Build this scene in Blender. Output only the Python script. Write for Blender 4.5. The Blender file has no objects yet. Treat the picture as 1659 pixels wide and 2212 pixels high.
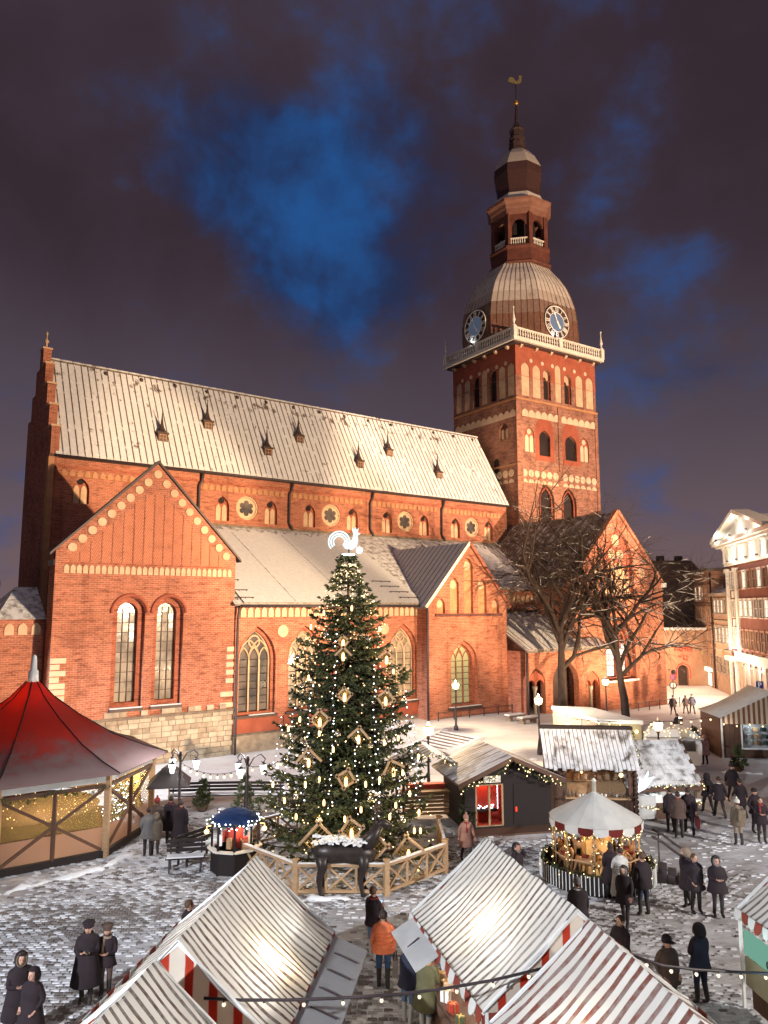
import bpy, bmesh, math, random
import numpy as np
from mathutils import Vector, Matrix
from mathutils.geometry import tessellate_polygon

R = math.radians
random.seed(7)
scene = bpy.context.scene
COL = scene.collection

# ------------------------------------------------------------------ camera
CAM_H, FPX, CXP, CYP, HORIZON = 9.0, 1600.0, 829.5, 1106.0, 1310.0
PITCH = math.atan((HORIZON - CYP) / FPX)
cam_data = bpy.data.cameras.new('camera')
cam_data.sensor_fit = 'VERTICAL'
cam_data.sensor_height = 36.0
cam_data.lens = 36.0 * FPX / 2212.0
cam_data.clip_start = 0.1
cam_data.clip_end = 2000.0
cam = bpy.data.objects.new('camera', cam_data)
COL.objects.link(cam)
cam.location = (0, 0, CAM_H)
cam.rotation_euler = (R(90) + PITCH, 0, 0)
scene.camera = cam

# ------------------------------------------------------------------ colour management
scene.view_settings.view_transform = 'Standard'
scene.view_settings.look = 'None'
scene.view_settings.gamma = 1.0
scene.view_settings.use_curve_mapping = False
scene.view_settings.exposure = 0.0
scene.render.engine = 'CYCLES'
scene.cycles.use_denoising = True
scene.cycles.use_adaptive_sampling = True
scene.cycles.adaptive_threshold = 0.02
scene.cycles.max_bounces = 5
scene.cycles.diffuse_bounces = 2
scene.cycles.glossy_bounces = 2
scene.cycles.transmission_bounces = 3
scene.cycles.transparent_max_bounces = 12
scene.cycles.sample_clamp_indirect = 4.0
scene.cycles.caustics_reflective = False
scene.cycles.caustics_refractive = False

def lin(*c):
    """sRGB 0-255 -> linear rgba"""
    out = []
    for v in c:
        v = v / 255.0
        out.append(v / 12.92 if v <= 0.04045 else ((v + 0.055) / 1.055) ** 2.4)
    return tuple(out) + (1.0,)

class NT:
    """small helper round a node tree"""
    def __init__(s, tree):
        s.t = tree; s.n = tree.nodes; s.l = tree.links
    def node(s, kind, **kw):
        nd = s.n.new(kind)
        for k, v in kw.items():
            setattr(nd, k, v)
        return nd
    def link(s, a, b):
        s.l.new(a, b)
    def setin(s, sock, v):
        if isinstance(v, bpy.types.NodeSocket):
            s.l.new(v, sock)
        else:
            sock.default_value = v
    def math(s, op, a, b=None, c=None, clamp=False):
        nd = s.node('ShaderNodeMath', operation=op); nd.use_clamp = clamp
        s.setin(nd.inputs[0], a)
        if b is not None: s.setin(nd.inputs[1], b)
        if c is not None: s.setin(nd.inputs[2], c)
        return nd.outputs[0]
    def mix(s, fac, a, b, mode='MIX'):
        nd = s.node('ShaderNodeMix', data_type='RGBA', blend_type=mode)
        s.setin(nd.inputs[0], fac); s.setin(nd.inputs[6], a); s.setin(nd.inputs[7], b)
        return nd.outputs[2]
    def smooth(s, x, lo, hi):
        nd = s.node('ShaderNodeMapRange', interpolation_type='SMOOTHSTEP')
        s.setin(nd.inputs[0], x); s.setin(nd.inputs[1], lo); s.setin(nd.inputs[2], hi)
        return nd.outputs[0]
    def noise(s, vec, scale, detail=3.0, rough=0.55, dist=0.0):
        nd = s.node('ShaderNodeTexNoise')
        if vec is not None: s.l.new(vec, nd.inputs['Vector'])
        nd.inputs['Scale'].default_value = scale
        nd.inputs['Detail'].default_value = detail
        nd.inputs['Roughness'].default_value = rough
        nd.inputs['Distortion'].default_value = dist
        return nd.outputs['Fac']
    def mapping(s, vec, scale=(1, 1, 1), rot=(0, 0, 0), loc=(0, 0, 0)):
        nd = s.node('ShaderNodeMapping')
        s.l.new(vec, nd.inputs['Vector'])
        nd.inputs['Scale'].default_value = scale
        nd.inputs['Rotation'].default_value = rot
        nd.inputs['Location'].default_value = loc
        return nd.outputs[0]
    def pos(s):
        return s.node('ShaderNodeNewGeometry').outputs['Position']

# ------------------------------------------------------------------ night sky
world = bpy.data.worlds.new('World'); scene.world = world; world.use_nodes = True
w = NT(world.node_tree); w.n.clear()
dirv = w.node('ShaderNodeTexCoord').outputs['Generated']
sep = w.node('ShaderNodeSeparateXYZ'); w.link(dirv, sep.inputs[0])
el = sep.outputs[2]
sky = w.node('ShaderNodeTexSky', sky_type='NISHITA')
sky.sun_disc = False
sky.sun_elevation = R(-4.0)
sky.sun_rotation = R(200)
big = w.noise(w.mapping(dirv, (1, 1, 1.25), loc=(3.1, 0.4, 1.7)), 2.1, 5.0, 0.5, 0.15)
mid = w.noise(w.mapping(dirv, (1.2, 1, 1.0), rot=(0, R(25), 0), loc=(7.7, 2.0, 5.1)), 4.2, 6.0, 0.52, 0.2)
streak = w.noise(w.mapping(dirv, (2.2, 1.0, 5.0), rot=(0, R(-38), 0)), 3.4, 6.0, 0.6, 0.3)
wisp = w.noise(dirv, 9.0, 5.0, 0.55, 0.2)
def skydir(x, y):
    v = Vector((x - CXP, FPX * math.cos(PITCH) - (CYP - y) * math.sin(PITCH), FPX * math.sin(PITCH) + (CYP - y) * math.cos(PITCH)))
    return v.normalized()
def lobe(x, y, width_deg):
    d = w.node('ShaderNodeVectorMath', operation='DOT_PRODUCT')
    w.link(dirv, d.inputs[0]); d.inputs[1].default_value = skydir(x, y)
    return w.smooth(d.outputs['Value'], math.cos(R(width_deg)), 1.0)
gap = None
for x, y, wd, a in ((770, 470, 11.0, 0.52), (560, 440, 8.5, 0.36), (710, 640, 8.5, 0.40), (390, 270, 8, 0.36), (540, 350, 8, 0.20), (790, 300, 8, 0.16), (1270, 140, 12, 0.30), (1540, 735, 9, 0.24), (890, 180, 8, 0.10), (1020, 560, 9, 0.16), (1300, 620, 9, 0.04)):
    g = w.math('MULTIPLY', lobe(x, y, wd), a)
    gap = g if gap is None else w.math('ADD', gap, g)
fld = w.math('ADD', gap, w.math('MULTIPLY_ADD', mid, 1.6, w.math('MULTIPLY', big, 0.7)))
fld = w.math('ADD', fld, w.math('MULTIPLY', w.math('SUBTRACT', streak, 0.5), 0.9))
fld = w.math('ADD', fld, w.math('MULTIPLY', w.math('SUBTRACT', wisp, 0.5), 0.7))
clear = w.smooth(fld, 1.27, 2.02)
cloud_hi = w.smooth(w.math('MULTIPLY_ADD', wisp, 0.25, w.math('ADD', w.math('MULTIPLY', mid, 0.7), w.math('MULTIPLY', big, 0.6))), 0.55, 1.0)
low = w.mix(w.smooth(el, -0.02, 0.26), lin(120, 98, 98), lin(84, 73, 83))
upper = w.mix(w.smooth(el, 0.18, 0.46), low, lin(55, 42, 50))
cloud = w.mix(w.math('MULTIPLY', cloud_hi, 0.42), upper, w.mix(0.35, upper, lin(112, 102, 122)))
cloud = w.mix(0.08, cloud, sky.outputs[0])
blue = w.mix(w.smooth(w.math('ADD', wisp, w.math('MULTIPLY', mid, 0.8)), 0.75, 1.15), lin(36, 48, 82), lin(36, 82, 142))
col = w.mix(clear, cloud, blue)
bg = w.node('ShaderNodeBackground'); w.link(col, bg.inputs[0]); bg.inputs[1].default_value = 1.0
out = w.node('ShaderNodeOutputWorld'); w.link(bg.outputs[0], out.inputs[0])

# ------------------------------------------------------------------ added soft fill from above, standing in for town skyglow
sd = bpy.data.lights.new('sky_fill', 'SUN'); sd.energy = 0.16; sd.angle = R(60); sd.color = (0.86, 0.88, 1.0)
so = bpy.data.objects.new('sky_fill', sd); COL.objects.link(so)
so.rotation_euler = (R(38), R(12), 0)

# ------------------------------------------------------------------ helpers: geometry
def pixdir(x, y):
    c, s = math.cos(PITCH), math.sin(PITCH)
    return Vector((x - CXP, FPX * c - (CYP - y) * s, FPX * s + (CYP - y) * c))
def at(x, y, z=0.0):
    """the spot at height z that is seen at (x, y) of the 1659 x 2212 view"""
    d = pixdir(x, y); t = (z - CAM_H) / d.z
    return Vector((d.x * t, d.y * t, z))

class MB:
    def __init__(s):
        s.v = []; s.f = []; s.m = []; s.sm = []; s.mi = 0; s.smooth = False
    def add(s, verts, faces, mi=None, smooth=None):
        b = len(s.v); s.v.extend([tuple(p) for p in verts])
        k = s.mi if mi is None else mi
        sm = s.smooth if smooth is None else smooth
        for f in faces:
            s.f.append(tuple(i + b for i in f)); s.m.append(k); s.sm.append(sm)
        return s
    def box(s, c, d, rz=0.0, rx=0.0, ry=0.0, mi=None):
        x, y, z = d[0] / 2, d[1] / 2, d[2] / 2
        vs = [Vector((a * x, b * y, e * z)) for e in (-1, 1) for b in (-1, 1) for a in (-1, 1)]
        if rz or rx or ry:
            M = Matrix.Rotation(rz, 3, 'Z') @ Matrix.Rotation(ry, 3, 'Y') @ Matrix.Rotation(rx, 3, 'X')
            vs = [M @ p for p in vs]
        cc = Vector(c)
        return s.add([p + cc for p in vs], [(0, 2, 3, 1), (4, 5, 7, 6), (0, 1, 5, 4), (2, 6, 7, 3), (0, 4, 6, 2), (1, 3, 7, 5)], mi, False)
    def bx(s, x0, x1, y0, y1, z0, z1, mi=None):
        return s.box(((x0 + x1) / 2, (y0 + y1) / 2, (z0 + z1) / 2), (x1 - x0, y1 - y0, z1 - z0), mi=mi)
    def bar(s, a, b, wd, ht=None, mi=None, up=(0, 0, 1)):
        """square bar from a to b"""
        a = Vector(a); b = Vector(b); d = (b - a); L = d.length
        if L < 1e-6: return s
        d.normalize(); u = Vector(up)
        if abs(d.dot(u)) > 0.98: u = Vector((1, 0, 0))
        sx = d.cross(u).normalized(); sy = sx.cross(d).normalized()
        ht = wd if ht is None else ht
        vs = [p + sx * i * wd / 2 + sy * j * ht / 2 for p in (a, b) for j in (-1, 1) for i in (-1, 1)]
        return s.add(vs, [(0, 2, 3, 1), (4, 5, 7, 6), (0, 1, 5, 4), (2, 6, 7, 3), (0, 4, 6, 2), (1, 3, 7, 5)], mi, False)
    def tube(s, pts, rad, n=6, cap=True, mi=None, smooth=True):
        pts = [Vector(p) for p in pts]
        if not isinstance(rad, (list, tuple)): rad = [rad] * len(pts)
        vs = []; fs = []
        u = None
        for i, p in enumerate(pts):
            d = (pts[min(i + 1, len(pts) - 1)] - pts[max(i - 1, 0)])
            if d.length < 1e-9: d = Vector((0, 0, 1))
            d.normalize()
            if u is None:
                u = d.cross(Vector((0, 0, 1)) if abs(d.z) < 0.9 else Vector((1, 0, 0))).normalized()
            else:
                u = (u - d * u.dot(d))
                if u.length < 1e-6: u = d.orthogonal()
                u.normalize()
            q = d.cross(u)
            for k in range(n):
                a = 2 * math.pi * k / n
                vs.append(p + (u * math.cos(a) + q * math.sin(a)) * rad[i])
        for i in range(len(pts) - 1):
            for k in range(n):
                k2 = (k + 1) % n
                fs.append((i * n + k, i * n + k2, (i + 1) * n + k2, (i + 1) * n + k))
        if cap:
            fs.append(tuple(range(n - 1, -1, -1))); b = (len(pts) - 1) * n
            fs.append(tuple(b + k for k in range(n)))
        return s.add(vs, fs, mi, smooth)
    def lathe(s, prof, n=12, c=(0, 0, 0), mi=None, smooth=True, phase=0.0, sx=1.0, sy=1.0, cap=True):
        vs = []; fs = []
        for r, z in prof:
            for k in range(n):
                a = 2 * math.pi * k / n + phase
                vs.append((c[0] + math.cos(a) * r * sx, c[1] + math.sin(a) * r * sy, c[2] + z))
        for i in range(len(prof) - 1):
            for k in range(n):
                k2 = (k + 1) % n
                fs.append((i * n + k, i * n + k2, (i + 1) * n + k2, (i + 1) * n + k))
        if cap:
            if prof[0][0] > 1e-4: fs.append(tuple(range(n - 1, -1, -1)))
            if prof[-1][0] > 1e-4: fs.append(tuple((len(prof) - 1) * n + k for k in range(n)))
        return s.add(vs, fs, mi, smooth)
    def ball(s, c, r, n=8, m=5, mi=None, sc=(1, 1, 1)):
        vs = [(c[0], c[1], c[2] - r * sc[2])]
        for i in range(1, m):
            t = math.pi * i / m
            for k in range(n):
                a = 2 * math.pi * k / n
                vs.append((c[0] + r * sc[0] * math.sin(t) * math.cos(a), c[1] + r * sc[1] * math.sin(t) * math.sin(a), c[2] - r * sc[2] * math.cos(t)))
        vs.append((c[0], c[1], c[2] + r * sc[2])); top = len(vs) - 1
        fs = [(0, 1 + (k + 1) % n, 1 + k) for k in range(n)]
        for i in range(m - 2):
            for k in range(n):
                k2 = (k + 1) % n; a = 1 + i * n; b = a + n
                fs.append((a + k, a + k2, b + k2, b + k))
        a = 1 + (m - 2) * n
        fs += [(a + k, a + (k + 1) % n, top) for k in range(n)]
        return s.add(vs, fs, mi, True)
    def prism(s, poly, fn0, fn1, mi=None, smooth_side=False):
        """closed polygon (2-D) swept between two mappings 2-D -> 3-D"""
        n = len(poly)
        v = [fn0(*p) for p in poly] + [fn1(*p) for p in poly]
        tri = tessellate_polygon([[Vector((p[0], p[1], 0)) for p in poly]])
        b = len(s.v)
        s.add(v, [tuple(t) for t in tri] + [tuple(n + i for i in reversed(t)) for t in tri], mi, False)
        s.add(v, [(i, (i + 1) % n, n + (i + 1) % n, n + i) for i in range(n)], mi, smooth_side)
        return s
    def sheet(s, outer, holes, fn, depth_fn=None, mi=None, mi_rev=None):
        """flat face with holes; depth_fn gives the back edge of the holes' reveals"""
        loops = [outer] + holes
        flat = [p for L in loops for p in L]
        tri = tessellate_polygon([[Vector((p[0], p[1], 0)) for p in L] for L in loops])
        s.add([fn(*p) for p in flat], [tuple(t) for t in tri], mi, False)
        if depth_fn:
            for L in holes:
                n = len(L)
                s.add([fn(*p) for p in L] + [depth_fn(*p) for p in L], [(i, (i + 1) % n, n + (i + 1) % n, n + i) for i in range(n)], mi if mi_rev is None else mi_rev, False)
        return s
    def mesh(s, name, mats):
        me = bpy.data.meshes.new(name)
        me.from_pydata(s.v, [], s.f)
        if not isinstance(mats, (list, tuple)): mats = [mats]
        for m in mats: me.materials.append(m)
        me.polygons.foreach_set('material_index', s.m)
        me.polygons.foreach_set('use_smooth', s.sm)
        bm = bmesh.new(); bm.from_mesh(me)
        if len(bm.faces) < 60000:
            bmesh.ops.recalc_face_normals(bm, faces=bm.faces)
        bm.to_mesh(me); bm.free()
        return me
    def build(s, name, mats, parent=None, loc=None, rz=0.0):
        return place(name, s.mesh(name, mats), parent, loc, rz)

def place(name, me, parent=None, loc=None, rz=0.0, sc=None):
    o = bpy.data.objects.new(name, me); COL.objects.link(o)
    if parent is not None: o.parent = parent
    if loc is not None: o.location = loc
    if rz: o.rotation_euler = (0, 0, rz)
    if sc is not None: o.scale = sc if hasattr(sc, '__len__') else (sc, sc, sc)
    return o
def tag(o, label=None, cat=None, group=None, kind=None):
    if label: o['label'] = label
    if cat: o['category'] = cat
    if group: o['group'] = group
    if kind: o['kind'] = kind
    return o
def thing(name, label, cat, loc=(0, 0, 0), rz=0.0, group=None):
    return tag(place(name, None, None, loc, rz), label, cat, group)
def lamp(name, kind, loc, energy, color, parent=None, size=0.1, **kw):
    d = bpy.data.lights.new(name, kind); d.energy = energy; d.color = color
    d.shadow_soft_size = size
    for k, v in kw.items(): setattr(d, k, v)
    o = bpy.data.objects.new(name, d); COL.objects.link(o); o.location = loc
    if parent is not None: o.parent = parent
    return o
def aim(o, target):
    o.rotation_euler = (Vector(target) - o.location).to_track_quat('-Z', 'Y').to_euler()

# ------------------------------------------------------------------ helpers: materials
def new_mat(name):
    m = bpy.data.materials.new(name); m.use_nodes = True
    t = NT(m.node_tree); t.n.clear()
    o = t.node('ShaderNodeOutputMaterial')
    p = t.node('ShaderNodeBsdfPrincipled')
    t.link(p.outputs[0], o.inputs[0])
    return m, t, p, o
def bump(t, p, h, strength=0.3, dist=0.02):
    b = t.node('ShaderNodeBump'); b.inputs['Strength'].default_value = strength; b.inputs['Distance'].default_value = dist
    t.link(h, b.inputs['Height']); t.link(b.outputs[0], p.inputs['Normal'])
def plain(name, c1, c2=None, scale=3.0, rough=0.8, metal=0.0, bmp=0.0, detail=4.0, stretch=(1, 1, 1), spec=0.3):
    m, t, p, o = new_mat(name)
    p.inputs['Roughness'].default_value = rough; p.inputs['Metallic'].default_value = metal
    p.inputs['Specular IOR Level'].default_value = spec
    if c2 is None: c2 = tuple(v * 0.7 for v in c1[:3]) + (1,)
    v = t.mapping(t.pos(), stretch)
    nz = t.noise(v, scale, detail, 0.6)
    t.link(t.mix(t.smooth(nz, 0.3, 0.7), c1, c2), p.inputs['Base Color'])
    if bmp: bump(t, p, nz, bmp, 0.03)
    return m
def glow(name, color, strength):
    m, t, p, o = new_mat(name)
    t.n.remove(p)
    e = t.node('ShaderNodeEmission'); e.inputs[0].default_value = color; e.inputs[1].default_value = strength
    t.link(e.outputs[0], o.inputs[0])
    m.cycles.emission_sampling = 'NONE'
    return m
SNOW = (0.80, 0.80, 0.82, 1)
def snowy(name, base1, base2, cover=0.5, scale=1.5, soft=0.08, stretch=(1, 1, 1), snow=SNOW, rough=0.75, up=True, bscale=4.0, up_lo=0.15, up_hi=0.55, metal=0.0, band=None):
    """base colour under patchy snow that lies on upward faces; cover 0..1"""
    m, t, p, o = new_mat(name)
    p.inputs['Roughness'].default_value = rough
    p.inputs['Metallic'].default_value = metal
    p.inputs['Specular IOR Level'].default_value = 0.3
    g = t.node('ShaderNodeNewGeometry')
    v = t.mapping(g.outputs['Position'], stretch)
    n1 = t.noise(v, scale, 6.0, 0.62, 0.3)
    n2 = t.noise(g.outputs['Position'], bscale, 4.0, 0.6)
    base = t.mix(t.smooth(n2, 0.3, 0.7), base1, base2)
    if band:      # a strip where the snow has slid off, at height band[0]
        sz = t.node('ShaderNodeSeparateXYZ'); t.link(g.outputs['Position'], sz.inputs[0])
        off = t.math('ABSOLUTE', t.math('SUBTRACT', sz.outputs[2], band[0]))
        n1 = t.math('SUBTRACT', n1, t.math('MULTIPLY', t.smooth(off, band[1], 0.0), band[2]))
    thr = 0.5 + (0.5 - cover) * 0.62
    msk = t.smooth(n1, thr - soft, thr + soft)
    if up:
        sp = t.node('ShaderNodeSeparateXYZ'); t.link(g.outputs['Normal'], sp.inputs[0])
        msk = t.math('MULTIPLY', msk, t.smooth(sp.outputs[2], up_lo, up_hi))
    sn = t.mix(t.smooth(n2, 0.25, 0.75), snow, tuple(c * 0.84 for c in snow[:3]) + (1,))
    t.link(t.mix(msk, base, sn), p.inputs['Base Color'])
    bump(t, p, t.math('ADD', msk, t.math('MULTIPLY', n2, 0.4)), 0.35, 0.03)
    return m
def brick(name, c1, c2, mortar, soot=0.35, scale=1.0, lighter=None):
    """brickwork laid in the plane of each wall (object axes)"""
    m, t, p, o = new_mat(name)
    p.inputs['Roughness'].default_value = 0.9; p.inputs['Specular IOR Level'].default_value = 0.15
    tc = t.node('ShaderNodeTexCoord')
    s3 = t.node('ShaderNodeSeparateXYZ'); t.link(tc.outputs['Object'], s3.inputs[0])
    sn = t.node('ShaderNodeSeparateXYZ'); t.link(tc.outputs['Normal'], sn.inputs[0])
    side = t.math('GREATER_THAN', t.math('ABSOLUTE', sn.outputs[0]), 0.6)
    cx = t.math('ADD', t.math('MULTIPLY', s3.outputs[1], side), t.math('MULTIPLY', s3.outputs[0], t.math('SUBTRACT', 1.0, side)))
    cb = t.node('ShaderNodeCombineXYZ'); t.link(cx, cb.inputs[0]); t.link(s3.outputs[2], cb.inputs[1])
    b = t.node('ShaderNodeTexBrick'); t.link(cb.outputs[0], b.inputs['Vector'])
    b.inputs['Scale'].default_value = scale
    b.inputs['Brick Width'].default_value = 0.34; b.inputs['Row Height'].default_value = 0.125
    b.inputs['Mortar Size'].default_value = 0.014; b.inputs['Mortar Smooth'].default_value = 0.3
    b.inputs['Bias'].default_value = -0.2
    b.inputs['Color1'].default_value = c1; b.inputs['Color2'].default_value = c2; b.inputs['Mortar'].default_value = mortar
    course = t.noise(t.mapping(cb.outputs[0], (1.1, 5.2, 1)), 1.0, 4.0, 0.7)
    patch = t.noise(cb.outputs[0], 0.45, 8.0, 0.72, 0.4)
    colr = t.mix(t.math('MULTIPLY', t.smooth(course, 0.50, 0.68), 0.72), b.outputs['Color'], tuple(c * 0.42 for c in c2[:3]) + (1,))
    colr = t.mix(t.math('MULTIPLY', t.smooth(course, 0.47, 0.30), 0.50), colr, lighter or tuple(min(1, c * 1.5 + 0.03) for c in c1[:3]) + (1,))
    colr = t.mix(t.math('MULTIPLY', t.smooth(patch, 0.46, 0.70), soot), colr, tuple(c * 0.40 for c in c2[:3]) + (1,))
    drip = t.noise(t.mapping(cb.outputs[0], (1.5, .13, 1)), 1.0, 5.0, .6)
    colr = t.mix(t.math('MULTIPLY', t.smooth(drip, .52, .74), .42), colr, tuple(c * 0.35 for c in c2[:3]) + (1,))
    speck = t.noise(t.mapping(cb.outputs[0], (3.2, 8, 1)), 1.0, 3.0, .8)
    colr = t.mix(t.math('MULTIPLY', t.smooth(speck, .55, .66), .5), colr, tuple(c * 0.45 for c in c2[:3]) + (1,))
    t.link(colr, p.inputs['Base Color'])
    bump(t, p, t.math('SUBTRACT', course, t.math('MULTIPLY', b.outputs['Fac'], 0.8)), 0.45, 0.025)
    return m
def glass(name, c1, c2, rough=0.12, scale=0.6):
    m, t, p, o = new_mat(name)
    nz = t.noise(t.pos(), scale, 3.0)
    t.link(t.mix(t.smooth(nz, 0.35, 0.65), c1, c2), p.inputs['Base Color'])
    p.inputs['Roughness'].default_value = rough; p.inputs['Specular IOR Level'].default_value = 0.9
    bump(t, p, t.noise(t.pos(), 2.2, 2.0), 0.12, 0.05)
    return m

M = {}
M['brick'] = brick('red_brick', (0.46, 0.150, 0.084, 1), (0.33, 0.100, 0.058, 1), (0.46, 0.30, 0.22, 1), 0.50)
M['brick_deep'] = brick('deep_red_brick', (0.42, 0.12, 0.065, 1), (0.30, 0.08, 0.045, 1), (0.38, 0.20, 0.14, 1), 0.40)
M['brick_tower'] = brick('tower_brick', (0.40, 0.165, 0.105, 1), (0.22, 0.085, 0.055, 1), (0.40, 0.28, 0.22, 1), 0.60)
M['brick_plain'] = plain('rendered_red', (0.38, 0.105, 0.060, 1), (0.30, 0.08, 0.046, 1), 1.2, 0.9, bmp=0.1)
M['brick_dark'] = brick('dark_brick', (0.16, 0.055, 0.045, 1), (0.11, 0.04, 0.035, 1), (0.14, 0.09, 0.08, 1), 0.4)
M['cream'] = plain('cream_plaster', (0.66, 0.46, 0.30, 1), (0.52, 0.35, 0.22, 1), 1.3, 0.9, bmp=0.1)
M['cream_pale'] = plain('pale_plaster', (0.72, 0.52, 0.36, 1), (0.60, 0.43, 0.30, 1), 1.0, 0.9)
M['cream_brick'] = plain('cream_brick_fill', (0.50, 0.26, 0.13, 1), (0.42, 0.20, 0.10, 1), 2.0, 0.9)  # the pale brick's own tone
M['white_wood'] = plain('white_painted_wood', (0.78, 0.74, 0.64, 1), (0.66, 0.61, 0.52, 1), 2.0, 0.6)
M['stone'] = plain('pale_limestone', (0.50, 0.43, 0.33, 1), (0.36, 0.30, 0.23, 1), 1.6, 0.9, bmp=0.4)
M['stone2'] = plain('brown_limestone', (0.42, 0.34, 0.25, 1), (0.27, 0.21, 0.16, 1), 2.2, 0.9, bmp=0.4)
M['stone_dark'] = plain('dark_ledge_stone', (0.14, 0.11, 0.09, 1), (0.24, 0.18, 0.13, 1), 2.5, 0.9, bmp=0.4)
M['mortar'] = plain('old_mortar', (0.40, 0.33, 0.25, 1), (0.30, 0.25, 0.19, 1), 4.0, 0.95)
M['metal_dark'] = plain('dark_sheet_metal', (0.055, 0.035, 0.032, 1), (0.08, 0.05, 0.045, 1), 1.5, 0.5)
M['iron'] = plain('black_iron', (0.04, 0.03, 0.033, 1), (0.06, 0.045, 0.048, 1), 3.0, 0.5)
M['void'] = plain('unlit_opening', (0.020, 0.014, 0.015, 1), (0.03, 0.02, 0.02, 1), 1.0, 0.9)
M['glass_dark'] = glass('old_window_glass', (0.06, 0.055, 0.055, 1), (0.16, 0.13, 0.11, 1))
M['glass_grey'] = glass('leaded_glass', (0.20, 0.17, 0.14, 1), (0.38, 0.32, 0.25, 1), 0.08, 0.9)
M['snow'] = snowy('trodden_snow', (0.42, 0.41, 0.42, 1), (0.55, 0.54, 0.55, 1), 0.86, 0.9, 0.14, up=False)
M['gold'] = plain('gilded', (0.80, 0.52, 0.18, 1), (0.70, 0.42, 0.12, 1), 4.0, 0.3, 0.9)
# ================================================================== CATHEDRAL
CP = Vector((-10.056, 50.004, 0.0)); CRZ = R(36.5)
cath = thing('cathedral', 'long red brick cathedral with snowy roofs and floodlit gables behind the Christmas tree', 'cathedral', CP, CRZ)

def arch(cx, z0, wd, zs, rise=None, n=7):
    """opening outline; rise None = half round, else pointed"""
    h = wd / 2
    p = [(cx - h, z0), (cx + h, z0), (cx + h, zs)]
    if rise is None:
        p += [(cx + h * math.cos(math.pi * i / (2 * n)), zs + h * math.sin(math.pi * i / (2 * n))) for i in range(1, 2 * n)]
    else:
        k = rise / (0.8660254 * wd)
        p += [(cx - h + wd * math.cos(R(60) * i / n), zs + wd * math.sin(R(60) * i / n) * k) for i in range(1, n)]
        p += [(cx, zs + rise)]
        p += [(cx + h - wd * math.cos(R(60) * i / n), zs + wd * math.sin(R(60) * i / n) * k) for i in range(n - 1, 0, -1)]
    p += [(cx - h, zs)]
    return p
def disc(cx, cz, r, n=14):
    return [(cx + r * math.cos(2 * math.pi * i / n), cz + r * math.sin(2 * math.pi * i / n)) for i in range(n)]
def fv(v0):
    return lambda a, z: (a, v0, z)
def fu(u0):
    return lambda a, z: (u0, a, z)

def slab(poly, f, d, name, mat, parent, off=0.0):
    """flat panel of outline poly standing proud of plane; f(off) gives the mapping"""
    return MB().prism(poly, f(off), f(off + d)).build(name, mat, parent)

def ring_part(name, outer, hole, v0, d, mat, parent):
    b = MB().sheet(outer, [hole], fv(v0), fv(v0 + d))
    return b.build(name, mat, parent)

def panes(parent, cx, z0, wd, zs, cols, rows, v0, mat, head=None, gapx=0.05, gapz=0.05, f=fv):
    """glass panes of a window, one object for each, in a grid; a head pane fills the arch"""
    pw = wd / cols; ph = (zs - z0) / rows
    b = MB().box((0, 0, 0), (pw - gapx, 0.03, ph - gapz)); me = b.mesh('pane', mat)
    for i in range(cols):
        for j in range(rows):
            o = place('pane', me, parent, (cx - wd / 2 + pw * (i + .5), v0 + 0.0, z0 + ph * (j + .5)))
            o.rotation_euler = (random.gauss(0, 0.012), random.gauss(0, 0.004), random.gauss(0, 0.014))
    if head:
        MB().prism(head, fv(v0 - .015), fv(v0 + .015)).build('pane', mat, parent)

def leads(cx, z0, wd, zs, cols, rows, v0, r=0.03):
    b = MB()
    for i in range(1, cols):
        x = cx - wd / 2 + wd / cols * i
        b.box((x, v0, (z0 + zs) / 2 + 0.2), (r * 2, 0.05, zs - z0 + .4))
    for j in range(1, rows + 1):
        b.box((cx, v0, z0 + (zs - z0) / rows * j), (wd, 0.045, r * 1.6))
    return b

# ---- transept front
TL, TR, TE, TA, TAZ = -11.35, 0.05, 12.3, -5.5, 18.05
G0 = -0.9
twin = [(-6.92, 1.95, 1.25), (-4.45, 1.95, 1.25)]
M['roof_snow0'] = snowy('flat_roof_snow', (0.2, 0.17, 0.15, 1), (0.3, 0.26, 0.23, 1), 0.85, 1.4, 0.1)
holes = [arch(c, 2.9, w1, 8.6) for c, w1, w2 in twin]
b = MB().sheet([(TL, 2.35), (TR, 2.35), (TR, TE), (TA, TAZ), (TL, TE)], holes, fv(0), fv(0.34))
b.build('transept_wall', M['brick'], cath)
for c, w1, w2 in twin:
    ring_part('window_surround', arch(c, 2.9, w1, 8.6), arch(c, 3.2, w2, 8.6), 0.34, 0.36, M['brick_deep'], cath)
    mb = MB(); pl = [p for p in arch(c, 2.9, w1 + .12, 8.62)[2:-1]]
    ring = [(p[0], -0.06, p[1]) for p in arch(c, 8.55, w1 + .25, 8.6)[2:]]
    mb.tube(ring, 0.11, 5)
    mb.build('arch_moulding', M['brick_plain'], cath)
    wn = leads(c, 3.2, w2, 8.6, 3, 9, 0.62, 0.022).build('window', M['metal_dark'], cath)
    panes(wn, c, 3.2, w2, 8.6, 3, 9, 0.68, M['glass_grey'], arch(c, 8.62, w2 - .04, 8.64))
    MB().bx(c - 1.0, c + 1.0, -0.22, 0.3, 2.72, 2.9).build('window_sill', M['metal_dark'], cath)
    MB().bx(c - .95, c + .95, -0.21, 0.05, 2.903, 2.95).build('sill_snow', M['snow'], cath)
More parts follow.
